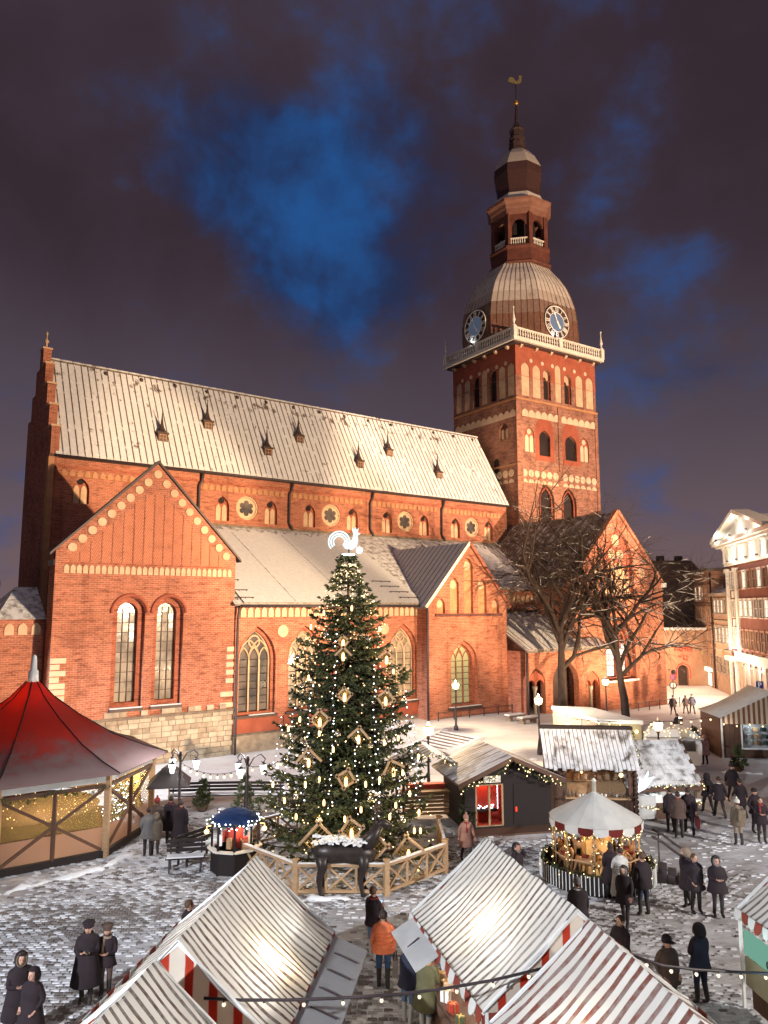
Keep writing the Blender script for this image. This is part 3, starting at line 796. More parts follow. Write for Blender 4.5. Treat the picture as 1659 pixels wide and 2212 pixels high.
for c, z, r in ((38.1, 14.0, .52), (39.4, 14.0, .52), (38.75, 15.3, .62)):
    MB().prism(disc(c, z, r), fv(HV + .31), fv(HV + .41)).build('roundel', M['cream'], cath)
for c, z, r in ((42.3, 12.3, .5), (35.3, 12.3, .5)):
    MB().prism(disc(c, z, r), fv(HV - .05), fv(HV + .03)).build('roundel', M['cream'], cath)
MB().bx(35.9, 41.5, HV - .1, HV + .05, 9.55, 9.72).build('string_course', M['cream_brick'], cath)
ring_part('window_surround', big_w, arch(38.6, 2.4, 3.5, 5.2, 2.3), HV + .4, .4, M['brick_deep'], cath)
b = tracery(38.6, 2.4, 3.5, 5.0, 2.3, HV + .7, M['cream'], 2, False, .09)
pp = disc(38.6, 6.3, .75); b.tube([(p[0], HV + .68, p[1]) for p in pp + pp[:1]], .1, 5)
wn = b.build('window', M['brick_plain'], cath)
m_, t_, p_, o_ = new_mat('glass_painted_reflection')
p_.inputs['Base Color'].default_value = (0.5, 0.5, 0.52, 1); p_.inputs['Roughness'].default_value = .2
p_.inputs['Emission Color'].default_value = (0.72, 0.74, 0.78, 1); p_.inputs['Emission Strength'].default_value = 0.45  # glow stands in for white reflections on the panes
m_.cycles.emission_sampling = 'NONE'
M['glass_pale'] = m_
panes(wn, 37.75, 2.45, 1.5, 5.5, 2, 6, HV + .82, M['glass_pale'], None)
panes(wn, 39.45, 2.45, 1.5, 5.5, 2, 6, HV + .82, M['glass_pale'], None)
MB().prism(disc(38.6, 6.3, .7), fv(HV + .8), fv(HV + .84)).build('pane', M['glass_grey'], wn)
MB().prism(arch(38.6, 5.4, 3.5, 5.41, 2.2), fv(HV + .86), fv(HV + .9)).build('window_backing', M['brick_dark'], wn)
MB().bx(36.2, 41.0, HV - .2, HV + .35, 2.0, 2.18).build('window_sill', M['snow'], cath)
kh = (HAZ - HE) / (HA - HL)
for s, xe in ((-1, HL - .4), (1, HR + .4)):
    ze = HE - .4 * kh
    p = [(xe, ze), (HA, HAZ), (HA, HAZ + .2), (xe, ze + .2)]
    MB().prism(p, lambda a, z: (a, HV + .5, z), lambda a, z: (a, 11.2, z)).build('chapel_roof', M['tile_dark'], cath)
    for i in range(1, 14):
        v = HV + .5 + i * 1.0
        MB().bar((xe, v, ze + .24), (HA, v, HAZ + .22), .07, .1).build('roof_seam', M['metal_dark'], cath)
    MB().bar((xe, HV + .12, ze + .3), (HA, HV + .12, HAZ + .35), .5, .32).build('gable_coping', M['brick'], cath)
MB().bx(HR - .1, HR + .5, HV - .2, HV + .8, HE - .2, HE + .2).build('kneeler', M['snow'], cath)
# iron railings in front of the bay and chapel
def railing(u0, u1, v, z):
    b = MB()
    n = max(2, int((u1 - u0) / 1.5))
    for i in range(n + 1):
        b.box((u0 + (u1 - u0) * i / n, v, z + .5), (.06, .06, 1.0))
    b.tube([(u0, v, z + .92), (u1, v, z + .92)], .025, 4); b.tube([(u0, v, z + .5), (u1, v, z + .5)], .02, 4)
    rl_ = thing('railing', 'thin black iron railing in front of the ' + ('gabled bay window' if u0 < 30 else 'big chapel window'), 'railing', CP, CRZ)
    b.build('rail', M['iron'], rl_)
railing(16.2, 24.2, -2.0, 0.0); railing(37.0, 45.3, -4.0, -0.75)

# ================================================================== TOWER
TP = Vector((14.35, 81.75, 0)); TRZ = R(33)
tow = thing('clock_tower', 'square red brick cathedral tower with two clocks, dome, lantern and rooster vane', 'tower', TP, TRZ)
S0, S1, T0, T1 = 0.45, 13.7, -0.45, 10.9
tf = lambda d: (lambda a, z: (a, T0 - d, z))       # front face, d = how proud
tl_ = lambda d: (lambda a, z: (S0 - d, a, z))      # left face
tops = [1.97, 3.75, 5.45, 7.25, 8.92, 10.9, 12.7]
rt = [(1.97, 1.22, 36.2, 36.86), (3.75, 1.22, 36.2, 36.86), (5.4, 1.15, 36.0, 36.65), (7.25, 0.95, 36.9, 37.5), (8.85, 1.15, 36.0, 36.65), (10.85, 1.2, 36.2, 36.82), (12.65, 1.25, 36.2, 36.85)]
hol_f = [arch(s, 32.95, wd, zs, zt - zs) for s, wd, zs, zt in rt]
hol_f += [arch(2.35, 26.4, 1.5, 28.5, .85), arch(4.75, 26.2, 1.75, 28.3, .9), arch(9.05, 26.1, 1.9, 28.2, .9), arch(11.35, 26.2, 1.6, 28.4, .8)]
hol_f += [arch(4.8, 14.5, 2.5, 21.0, 1.9), arch(8.45, 14.5, 2.5, 20.9, 1.9)]
MB().sheet([(S0, -1), (S1, -1), (S1, 39.0), (S0, 39.0)], hol_f, tf(0), tf(-.45)).build('tower_wall', M['brick_tower'], tow)
lt = [(9.75, 1.05), (8.15, 1.05), (6.5, 1.2), (4.95, .95), (3.4, 1.2), (1.85, 1.1), (.35, 1.1)]
hol_l = [arch(t, 32.9, wd, 36.2 if i != 3 else 36.6, .55) for i, (t, wd) in enumerate(lt)]
hol_l += [arch(1.75, 28.0, 1.5, 29.2, .8)]
MB().sheet([(T0 + .004, -1), (T1, -1), (T1, 39.0), (T0 + .004, 39.0)], hol_l, tl_(0), tl_(-.45)).build('tower_wall', M['brick_tower'], tow)
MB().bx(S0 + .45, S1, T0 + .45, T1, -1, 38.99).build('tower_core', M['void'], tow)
# cream blind arches and dark louvred openings of the belfry
for i, (s, wd, zs, zt) in enumerate(rt):
    if i in (2, 4):
        MB().prism(arch(s, 32.95, wd, zs, zt - zs), tf(-.43), tf(-.40)).build('blind_arch', M['cream'], tow)
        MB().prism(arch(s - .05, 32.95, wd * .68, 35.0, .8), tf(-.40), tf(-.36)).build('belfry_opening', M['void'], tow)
        MB().bar((s + wd * .36, T0 + .25, 33), (s + wd * .36, T0 + .25, 35.4), .1, .1).build('arch_shaft', M['brick_plain'], tow)
    else:
        MB().prism(arch(s, 32.95, wd, zs, zt - zs), tf(-.14), tf(-.05)).build('blind_arch', M['cream'], tow)
for i, (t, wd) in enumerate(lt):
    zs = 36.2 if i != 3 else 36.6
    if i in (2, 4):
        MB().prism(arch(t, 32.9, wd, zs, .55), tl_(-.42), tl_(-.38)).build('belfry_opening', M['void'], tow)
    else:
        MB().prism(arch(t, 32.9, wd, zs, .55), tl_(-.14), tl_(-.05)).build('blind_arch', M['cream'], tow)
# plain red render above the belfry arches
outer = [(S0 - .0, 35.2), (S1, 35.2), (S1, 38.98), (S0, 38.98)]
MB().sheet(outer, [arch(s, 35.25, wd + .12, zs, zt - zs + .06) for s, wd, zs, zt in rt], tf(.03), tf(-.02)).build('belfry_render', M['brick_plain'], tow)
MB().sheet([(T0, 35.2), (T1, 35.2), (T1, 38.98), (T0, 38.98)], [arch(t, 35.25, wd + .1, 36.2 if i != 3 else 36.6, .6) for i, (t, wd) in enumerate(lt)], tl_(.03), tl_(-.02)).build('belfry_render', M['brick_plain'], tow)
dm = MB().prism(disc(0, 0, .24, 12), lambda a, z: (a, -.07, z), lambda a, z: (a, .04, z)).mesh('roundel', M['cream_pale'])
for s in (2.83, 4.65, 6.3, 8.3, 10.0, 11.9): place('roundel', dm, tow, (s, T0 - .02, 37.2))
for t in (9.0, 7.35, 5.75, 4.2, 2.65, 1.1):
    o = place('roundel', dm, tow, (S0 - .02, t, 36.9)); o.rotation_euler = (0, 0, R(-90))
br = MB().box((0, 0, 0), (.34, .5, .34)).box((0, .05, -.2), (.24, .34, .2)).mesh('bracket', M['cream_pale'])
for i in range(6): place('bracket', br, tow, (1.1 + i * 2.4, T0 - .25, 38.75))
for i in range(6):
    o = place('bracket', br, tow, (S0 - .25, .6 + i * 1.95, 38.75)); o.rotation_euler = (0, 0, R(-90))
# ledge and friezes
MB().bx(S0 - .12, S1 + .1, T0 - .14, T0 + .02, 32.35, 32.6).build('ledge', M['cream_brick'], tow)
MB().bx(S0 - .14, S0 + .02, T0 - .01, T1, 32.35, 32.6).build('ledge', M['cream_brick'], tow)
fr = MB().prism(arch(0, 0, .98, .38, .5, 4), lambda a, z: (a, -.06, z), lambda a, z: (a, .04, z)).mesh('frieze_arch', M['cream_pale'])
for i in range(6):
    place('frieze_arch', fr, tow, (1.75 + i * 1.01, T0, 30.5)); place('frieze_arch', fr, tow, (8.0 + i * 1.0, T0, 30.5))
for i in range(11):
    o = place('frieze_arch', fr, tow, (S0, .1 + i * 1.0, 30.4)); o.rotation_euler = (0, 0, R(-90))
MB().bx(6.95, 7.5, T0 - .12, T0 + .02, 24.6, 32.3).build('pilaster', M['brick_tower'], tow)
MB().bx(S0 - .1, S0 + .8, T0 - .1, T0 + .02, 0, 32.3).build('pilaster', M['brick_tower'], tow)
MB().bx(13.3, S1 + .1, T0 - .1, T0 + .02, 0, 32.3).build('pilaster', M['brick_tower'], tow)
# middle stage windows
tlan = MB().prism(arch(0, 0, .58, 1.5, .5, 5), lambda a, z: (a, -.05, z), lambda a, z: (a, .03, z)).mesh('blind_lancet', M['cream_pale'])
tdis = MB().prism(disc(0, 0, .33, 12), lambda a, z: (a, -.05, z), lambda a, z: (a, .03, z)).mesh('roundel', M['cream_pale'])
for s, z in ((2.35, 26.45), (11.35, 26.25)):
    for k_ in (-1, 1): place('blind_lancet', tlan, tow, (s + k_ * .35, T0 + .1, z))
    place('roundel', tdis, tow, (s, T0 + .1, z + 2.35))
    MB().prism(arch(s, z - .1, 1.6, z + 2.0, .9), tf(-.16), tf(-.13)).build('niche_back', M['brick_plain'], tow)
for s, z in ((4.75, 26.2), (9.05, 26.1)):
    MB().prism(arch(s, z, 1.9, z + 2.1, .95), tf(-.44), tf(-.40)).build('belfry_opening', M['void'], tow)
    MB().sheet(arch(s, z - .6, 3.0, z + 2.9, 1.9), [arch(s, z, 1.75 if s < 5 else 1.9, z + 2.1, .9)], tf(.03), tf(-.02)).build('arch_panel', M['brick_plain'], tow)
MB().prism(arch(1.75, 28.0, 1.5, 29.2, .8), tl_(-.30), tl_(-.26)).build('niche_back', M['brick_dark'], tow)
for k_ in (-1, 1):
    MB().prism(arch(1.75 + k_ * .34, 28.0, .45, 29.0, .35), tl_(-.26), tl_(-.2)).build('blind_lancet', M['cream'], tow)
MB().prism(arch(3.0, 22.0, .8, 25.6, .4), tl_(-.02), tl_(.02)).build('slit_opening', M['void'], tow)
# circle frieze: discs over half discs
cd = MB().prism(disc(0, 0, .43, 14), lambda a, z: (a, -.06, z), lambda a, z: (a, .04, z)).mesh('roundel', M['cream_pale'])
hd = MB().prism([(-.43, 0), (.43, 0)] + [(.43 * math.cos(R(a)), .43 * math.sin(R(a))) for a in range(20, 180, 20)], lambda a, z: (a, -.06, z), lambda a, z: (a, .04, z)).mesh('half_roundel', M['cream_pale'])
for i in range(6):
    for s0 in (1.45, 7.95):
        place('roundel', cd, tow, (s0 + i * .98, T0, 23.95)); place('half_roundel', hd, tow, (s0 + i * .98, T0, 22.85))
for i in range(5):
    o = place('roundel', cd, tow, (S0, .6 + i * .98, 23.95)); o.rotation_euler = (0, 0, R(-90))
    o = place('half_roundel', hd, tow, (S0, .6 + i * .98, 22.85)); o.rotation_euler = (0, 0, R(-90))
MB().bx(S0 - .1, S0 + .02, T0 - .01, 8, 24.8, 25.0).build('ledge', M['cream_brick'], tow)
# lower stage stepped windows
for s, zs in ((4.8, 21.0), (8.45, 20.9)):
    b = MB().sheet(arch(s, 14.5, 2.5, zs, 1.9), [arch(s, 14.5, 1.7, zs - .2, 1.5)], tf(-.45), tf(-.8))
    b.build('window_surround', M['brick_plain'], tow)
    for d, wd in ((-.12, 2.1), (-.3, 1.85)):
        pp = arch(s, 15, wd, zs - .1, 1.6)
        MB().tube([(p[0], T0 + .45 + d, p[1]) for p in pp[1:]] + [(pp[0][0], T0 + .45 + d, pp[0][1])], .1, 5).build('arch_shaft', M['brick_plain'], tow)
    MB().prism(disc(s, zs + .3, .5), tf(-.62), tf(-.52)).build('roundel', M['cream_pale'], tow)
    for k_ in (-1, 1):
        MB().prism(arch(s + k_ * .38, 15, .5, zs - 1.1, .4), tf(-.68), tf(-.62)).build('window_light', M['cream'] if (k_ < 0) == (s < 6) else M['void'], tow)
# projecting balcony with balustrade
B0s, B1s, B0t, B1t = S0 - .95, S1 + .75, T0 - .9, T1 + .75
MB().bx(B0s, B1s, B0t, B1t, 38.98, 39.32).build('balcony_floor', M['white_wood'], tow)
MB().bx(B0s + .3, B1s - .3, B0t + .3, B1t - .3, 38.75, 38.98).build('cornice', M['metal_dark'], tow)
bal = MB().lathe([(.13, 0), (.13, .08), (.07, .16), (.13, .38), (.12, .52), (.06, .72), (.12, .82), (.12, .9)], 6).mesh('baluster', M['white_wood'])
def balus(p0, p1, n):
    p0 = Vector(p0); p1 = Vector(p1)
    for i in range(n):
        q = p0.lerp(p1, (i + .5) / n)
        place('baluster', bal, tow, (q.x, q.y, 39.42))
    d = .2
    MB().bar(p0 + Vector((0, 0, 40.42)), p1 + Vector((0, 0, 40.42)), .34, .18).build('handrail', M['white_wood'], tow)
    MB().bar(p0 + Vector((0, 0, 39.37)), p1 + Vector((0, 0, 39.37)), .34, .10).build('rail_base', M['white_wood'], tow)
i_ = .2
cs = [(B0s + i_, B0t + i_), (B1s - i_, B0t + i_), (B1s - i_, B1t - i_), (B0s + i_, B1t - i_)]
for q in range(4):
    a = Vector(cs[q] + (0,)); c = Vector(cs[(q + 1) % 4] + (0,)); m2 = a.lerp(c, .5)
    n = 17 if q % 2 == 0 else 14
    d = (c - a).normalized() * .36
    balus(a + d, m2 - d * .8, n); balus(m2 + d * .8, c - d, n)
    for pt in (a, m2):
        MB().box((pt.x, pt.y, 39.92), (.5, .5, 1.2)).build('pier', M['white_wood'], tow)
    MB().lathe([(.28, 0), (.3, .1), (.16, .25), (.1, .5), (.13, .6), (.22, .75), (.16, 1.0), (.06, 1.6), (.04, 2.1), (.13, 2.25), (.02, 2.45)], 8, (a.x, a.y, 40.52)).build('finial', M['white_wood'], tow)
# big octagonal dome
DS, DT = 7.2, 5.4
M['dome'] = snowy('copper_dome_dusted', (0.20, 0.10, 0.065, 1), (0.12, 0.06, 0.042, 1), 0.80, 0.9, 0.16, stretch=(1, 1, .7), snow=(0.74, 0.67, 0.58, 1), up_lo=0.05, up_hi=0.42, rough=.5)
M['dome_lower'] = plain('dark_copper', (0.11, 0.055, 0.04, 1), (0.16, 0.075, 0.05, 1), .8, 0.35, 0.3, stretch=(2, 2, .3))
M['lantern'] = plain('dark_red_timber', (0.16, 0.055, 0.035, 1), (0.10, 0.035, 0.025, 1), 1.2, 0.6)
M['lantern_trim'] = plain('pale_red_timber', (.26, .13, .09, 1), (.20, .09, .06, 1), 1.2, .6)
def octa(prof, name, mat, sx=1.0, sy=.86, seg=8, parent=tow):
    c_ = 1 / math.cos(R(22.5))
    return MB().lathe([(r * c_, z) for r, z in prof], seg, (DS, DT, 0), smooth=False, phase=R(22.5), sx=sx, sy=sy).build(name, mat, parent)
domep = [(7.0, 39.3), (7.1, 41.0), (7.08, 43.3), (6.85, 45.0), (6.45, 46.4), (5.85, 47.9), (5.05, 49.2), (4.2, 50.3), (3.6, 51.2)]
octa(domep, 'dome', M['dome'], 1.05, .90)
# raised sheets of copper on the dome: bands of plates facet by facet
def dome_rz(z):
    for (r0, z0), (r1, z1) in zip(domep, domep[1:]):
        if z0 <= z <= z1: return r0 + (r1 - r0) * (z - z0) / (z1 - z0)
    return domep[-1][0]
for q in range(8):
    a0, a1 = R(22.5 + 45 * q), R(22.5 + 45 * (q + 1))
    facing = Vector((math.cos((a0 + a1) / 2), math.sin((a0 + a1) / 2)))
    if facing.y > .3 or facing.x > .75: continue
    cc = 1 / math.cos(R(22.5))
    for i in range(8):
        f = (i + .0) / 8
        pts = []
        for z in (41.0, 43.3, 45.0, 46.4, 47.9, 49.2, 50.3, 51.0):
            r = dome_rz(z) * cc + .05
            p0 = Vector((math.cos(a0) * r * 1.05, math.sin(a0) * r * .90)); p1 = Vector((math.cos(a1) * r * 1.05, math.sin(a1) * r * .90))
            p = p0.lerp(p1, f); pts.append((DS + p.x, DT + p.y, z))
        MB().tube(pts, .035, 4, smooth=False).build('dome_seam', M['dome'], tow)
# clocks
def clock(nm, pos, rz):
    c = MB().prism(disc(0, 0, 1.98, 30), lambda a, z: (a, -.02, z), lambda a, z: (a, .14, z)).build('clock_face', M['metal_dark'], tow, pos, rz)
    MB().prism(disc(0, 0, 1.16, 28), lambda a, z: (a, -.06, z), lambda a, z: (a, .0, z)).build('dial', M['clock_blue'], c)
    b = MB()
    for rr, th in ((1.95, .065), (1.18, .05)):
        pp = disc(0, 0, rr, 32); b.tube([(p[0], -.09, p[1]) for p in pp + pp[:1]], th, 4)
    b.build('chapter_ring', M['clock_gold'], c)
    num = ['XII', 'I', 'II', 'III', 'IIII', 'V', 'VI', 'VII', 'VIII', 'IX', 'X', 'XI']
    for h in range(12):
        a = R(90 - 30 * h); nb = MB(); L = num[h]; wds = {'I': .14, 'V': .28, 'X': .28}
        tot = sum(wds[ch] for ch in L); x = -tot / 2
        for ch in L:
            w2 = wds[ch]; xc = x + w2 / 2; t = .085
            if ch == 'I': nb.bar((xc, 0, -.3), (xc, 0, .3), t, .05)
            elif ch == 'V': nb.bar((xc - .1, 0, .3), (xc, 0, -.3), t, .05); nb.bar((xc + .1, 0, .3), (xc, 0, -.3), t * .7, .05)
            else: nb.bar((xc - .1, 0, .3), (xc + .1, 0, -.3), t, .05); nb.bar((xc + .1, 0, .3), (xc - .1, 0, -.3), t * .7, .05)
            x += w2
        o = nb.build('numeral', M['clock_gold'], c, (1.55 * math.cos(a), -.10, 1.55 * math.sin(a)))
        o.rotation_euler = (0, -(a - R(90)), 0)
    for ang, L, wd in ((-58, .95, .26), (112, 1.45, .15)):
        a = R(ang); d = Vector((math.cos(a), 0, math.sin(a))); o_ = Vector((0, -.17 if L > 1 else -.2, 0))
        MB().prism([(-.3, -.0), (0, -wd / 2), (L * .55, -wd / 2.6), (L * .72, -wd * .75), (L, 0), (L * .72, wd * .75), (L * .55, wd / 2.6), (0, wd / 2)],
                   lambda x, y: o_ + d * x + Vector((-d.z, 0, d.x)) * y, lambda x, y: o_ + d * x + Vector((-d.z, 0, d.x)) * y + Vector((0, .04, 0))).build('clock_hand', M['clock_gold'], c)
    return c
M['clock_gold'] = plain('gilded_numerals', (0.92, 0.89, 0.82, 1), (0.84, 0.80, 0.72, 1), 3, .5)
_m, _t, _p, _o = new_mat('glowing_blue_dial')
_p.inputs['Base Color'].default_value = (0.09, 0.14, 0.24, 1); _p.inputs['Roughness'].default_value = .5
_p.inputs['Emission Color'].default_value = (0.35, 0.48, 0.70, 1); _p.inputs['Emission Strength'].default_value = 0.12  # faint blue glow put in for the lamplight on the dial
_m.cycles.emission_sampling = 'NONE'
M['clock_blue'] = _m
clock('clock', (DS - .55, DT - 6.45, 42.5), 0.0)
clock('clock', (DS - 7.50, DT + .1, 42.65), R(-90))
# small lamps on the balcony that light the dials
for p, tg in (((DS - 1.2, DT - 6.75, 40.75), (DS - .6, DT - 6.0, 43.2)), ((DS - 7.75, DT + .5, 40.75), (DS - 6.9, DT + .3, 43.2))):
    MB().box((0, 0, 0), (.3, .2, .2)).build('dial_lamp', M['iron'], tow, (p[0], p[1], p[2] - .25))
    lamp('dial_light', 'POINT', p, 34, (0.75, 0.88, 1.0), tow, 0.12)
# lantern stage
octa([(3.75, 51.0), (3.85, 51.25), (3.55, 51.5), (3.5, 53.0), (3.75, 53.2), (3.75, 53.4), (3.3, 53.5)], 'lantern_base', M['lantern'], 1, 1)
octa([(2.0, 53.4), (2.0, 58.0)], 'lantern_core', M['void'], 1, 1)
octa([(3.1, 57.6), (3.45, 57.7), (3.5, 58.3), (3.6, 58.5), (3.7, 58.9), (4.0, 59.2), (4.05, 59.5), (3.6, 59.62), (3.3, 59.7)], 'lantern_cornice', M['lantern_trim'], 1, 1)
sbal = MB().lathe([(.09, 0), (.09, .06), (.05, .12), (.09, .3), (.045, .6), (.09, .7), (.09, .78)], 6).mesh('baluster', M['white_wood'])
for q in range(8):
    a0 = R(22.5 + 45 * q); a1 = R(67.5 + 45 * q); cc = 1 / math.cos(R(22.5))
    p0 = Vector((DS + math.cos(a0) * 3.1 * cc, DT + math.sin(a0) * 3.1 * cc, 0)); p1 = Vector((DS + math.cos(a1) * 3.1 * cc, DT + math.sin(a1) * 3.1 * cc, 0))
    MB().bar(p0 + Vector((0, 0, 53.4)), p0 + Vector((0, 0, 57.8)), .62, .62).build('lantern_pier', M['lantern'], tow)
    mid_ = (p0 + p1) / 2; dv = (p1 - p0); L = dv.length; dv.normalize(); nrm = Vector((mid_.x - DS, mid_.y - DT, 0)).normalized()
    # spandrel with round arch
    pts = [(-L / 2, 56.2), (-.75, 56.2)] + [(-.75 * math.cos(R(a)), 56.2 + .85 * math.sin(R(a))) for a in range(20, 180, 20)] + [(.75, 56.2), (L / 2, 56.2), (L / 2, 57.75), (-L / 2, 57.75)]
    MB().prism(pts, lambda a, z: mid_ + dv * a + Vector((0, 0, z)) - nrm * .1, lambda a, z: mid_ + dv * a + Vector((0, 0, z)) + nrm * .15).build('lantern_arch', M['lantern'], tow)
    for i in range(7):
        pq = p0.lerp(p1, (i + 1.2) / 9.4) + nrm * .18
        place('baluster', sbal, tow, (pq.x, pq.y, 53.55))
    a_ = p0.lerp(p1, .09) + nrm * .18; b_ = p0.lerp(p1, .91) + nrm * .18
    MB().bar(a_ + Vector((0, 0, 54.4)), b_ + Vector((0, 0, 54.4)), .22, .12).build('handrail', M['white_wood'], tow)
    MB().bar(a_ + Vector((0, 0, 53.52)), b_ + Vector((0, 0, 53.52)), .22, .08).build('rail_base', M['white_wood'], tow)
M['bulb_snow'] = snowy('onion_dome_dusted', (0.075, 0.035, 0.03, 1), (0.05, 0.028, 0.025, 1), 0.95, 0.9, 0.12, snow=(0.60, 0.52, 0.44, 1), up_lo=0.18, up_hi=0.42, rough=.4)
octa([(3.5, 59.65), (3.1, 60.1), (2.75, 60.9)], 'lantern_roof', M['dome'], 1, 1)
octa([(2.7, 60.85), (2.6, 61.5), (2.82, 62.6), (3.02, 63.8), (2.95, 64.9), (2.6, 65.7), (2.1, 66.7), (1.5, 67.5), (1.0, 68.0), (.95, 68.3)], 'onion_dome', M['bulb_snow'], 1, 1)
octa([(1.05, 68.25), (1.05, 69.0), (.85, 69.1), (.85, 69.5), (1.0, 69.55), (1.0, 69.75), (.85, 69.8), (.85, 70.7), (.95, 70.9), (.5, 71.5), (.28, 72.0), (.13, 74.6)], 'spire', M['metal_dark'], 1, 1)
MB().ball((DS, DT, 74.95), .40, 10, 7).build('gilded_ball', M['gold'], tow)
MB().tube([(DS, DT, 75), (DS, DT, 77.6)], .05, 5).build('vane_rod', M['iron'], tow)
ROOSTER = [(-.95, .05), (-1.0, .35), (-.85, .7), (-.5, .8), (-.2, .6), (-.1, .35), (.05, .22), (.3, .25), (.42, .5), (.45, .8), (.4, .95), (.5, 1.05), (.6, 1.0), (.7, 1.05), (.78, .92), (.95, .85), (.78, .78), (.8, .4), (.7, .05), (.45, -.15), (.1, -.22), (-.15, -.15), (-.3, .05), (-.42, -.1), (-.55, .1), (-.68, -.08), (-.75, .12)]
rv = MB().prism(ROOSTER, lambda a, z: (a, -.06, z), lambda a, z: (a, .06, z)).build('rooster_vane', M['gold'], tow, (DS, DT, 77.85), R(-33))
# ================================================================== GROUND
UX, UY = math.cos(CRZ), math.sin(CRZ)
def to_uv(x, y):
    dx, dy = x - CP.x, y - CP.y
    return dx * UX + dy * UY, -dx * UY + dy * UX
def from_uv(u, v):
    return CP.x + u * UX - v * UY, CP.y + u * UY + v * UX
def sst(x, a, b):
    t = min(1.0, max(0.0, (x - a) / (b - a))); return t * t * (3 - 2 * t)
def gz(x, y):
    u, v = to_uv(x, y)
    left = -0.6 * sst(v, -13, -6)
    hr = (0.32 - 0.95 * sst(u, 20, 44)) * sst(v, -17, -11.5)
    return left + (hr - left) * sst(u, 9.7, 13.7)
def gpt(x, y):
    """ground spot under a picture position, on the sloping terrain"""
    p = at(x, y, 0.0)
    for _ in range(6): p = at(x, y, gz(p.x, p.y))
    return p
m_, t_, p_, o_ = new_mat('snowy_ground')
g_ = t_.node('ShaderNodeNewGeometry'); ps = g_.outputs['Position']
p_.inputs['Roughness'].default_value = 0.85
n1 = t_.noise(t_.mapping(ps, (.45, 1, 1)), 0.9, 7.0, 0.65, 0.5); n2 = t_.noise(ps, 0.12, 4.0, 0.5); n3 = t_.noise(t_.mapping(ps, (.5, 1.3, 1)), 6.0, 5.0, 0.7); n4 = t_.noise(ps, 2.6, 4.0, .7, .6)
sy = t_.node('ShaderNodeSeparateXYZ'); t_.link(ps, sy.inputs[0])
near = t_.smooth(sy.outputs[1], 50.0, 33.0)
tread = t_.smooth(t_.math('ADD', n1, t_.math('MULTIPLY', n3, 0.35)), 0.50, 0.85)
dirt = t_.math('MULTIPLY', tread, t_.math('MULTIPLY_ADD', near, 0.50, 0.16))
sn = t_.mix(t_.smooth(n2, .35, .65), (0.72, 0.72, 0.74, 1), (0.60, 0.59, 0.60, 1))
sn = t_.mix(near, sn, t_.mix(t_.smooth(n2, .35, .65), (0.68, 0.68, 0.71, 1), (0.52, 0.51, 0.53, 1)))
cg = t_.mix(dirt, sn, (0.20, 0.17, 0.16, 1))
cg = t_.mix(t_.math('MULTIPLY', t_.smooth(n4, .63, .72), .75), cg, (0.16, 0.14, 0.13, 1))
t_.link(cg, p_.inputs['Base Color'])
bump(t_, p_, t_.math('ADD', n3, t_.math('MULTIPLY', n1, 2.0)), 0.5, 0.06)
M['ground'] = m_
xs = np.concatenate([[-1500, -500, -200, -120], np.arange(-70, 121, 1.0), [160, 260, 600, 1500]])
ys = np.concatenate([[-1500, -300, -80], np.arange(-30, 141, 1.0), [180, 260, 600, 1500]])
gv = [(float(x), float(y), gz(x, y) - 0.012 if -30 <= y <= 140 and -70 <= x <= 120 else -0.65) for y in ys for x in xs]
nx = len(xs)
gf = [(j * nx + i, j * nx + i + 1, (j + 1) * nx + i + 1, (j + 1) * nx + i) for j in range(len(ys) - 1) for i in range(nx - 1)]
ground = tag(MB().add(gv, gf, smooth=True).build('ground', M['ground']), 'snow covered market square rising to a low terrace at the cathedral', None, None, 'structure')

# granite setts of the square, lying bare here and there in the trodden snow
M['sett'] = plain('bare_granite_setts', (0.10, 0.084, 0.080, 1), (0.17, 0.145, 0.135, 1), 9.0, .8, bmp=.2)
M['sett_dusted'] = plain('dusted_setts', (0.26, 0.25, 0.25, 1), (0.36, 0.35, 0.36, 1), 7.0, .85, bmp=.2)
M['sett_snowed'] = plain('snowed_setts', (0.60, 0.60, 0.63, 1), (0.48, 0.47, 0.49, 1), 5.0, .85, bmp=.2)
rs = np.random.RandomState(5)
SW, SD, GAP = 0.235, 0.125, 0.020
def sett_box(x, y, z, w_, d_, dx=0.0, h=.018, i_=.012):
    return [(x - w_ / 2, y - d_ / 2, z - .03), (x + w_ / 2, y - d_ / 2 + dx, z - .03), (x + w_ / 2, y + d_ / 2, z - .03), (x - w_ / 2, y + d_ / 2 - dx, z - .03), (x - w_ / 2 + i_, y - d_ / 2 + i_, z + h), (x + w_ / 2 - i_, y - d_ / 2 + i_ + dx, z + h), (x + w_ / 2 - i_, y + d_ / 2 - i_, z + h), (x - w_ / 2 + i_, y + d_ / 2 - i_ - dx, z + h)]
SF = [(4, 5, 6, 7), (0, 1, 5, 4), (1, 2, 6, 5), (2, 3, 7, 6), (3, 0, 4, 7)]
own_me = [MB().add(sett_box(0, 0, 0, SW - GAP, SD - GAP), SF).mesh('sett', M[k]) for k in ('sett', 'sett_dusted', 'sett_snowed')]
GN = rs.rand(4, 64, 64)
def vnoise(x, y, k, sc):
    """smooth value noise 0..1"""
    x, y = x / sc + 20, y / sc + 20; xi, yi = int(math.floor(x)), int(math.floor(y)); fx, fy = x - xi, y - yi
    fx, fy = fx * fx * (3 - 2 * fx), fy * fy * (3 - 2 * fy); g = GN[k]
    a, b = g[yi % 64, xi % 64], g[yi % 64, (xi + 1) % 64]; c, d = g[(yi + 1) % 64, xi % 64], g[(yi + 1) % 64, (xi + 1) % 64]
    return (a * (1 - fx) + b * fx) * (1 - fy) + (c * (1 - fx) + d * fx) * fy
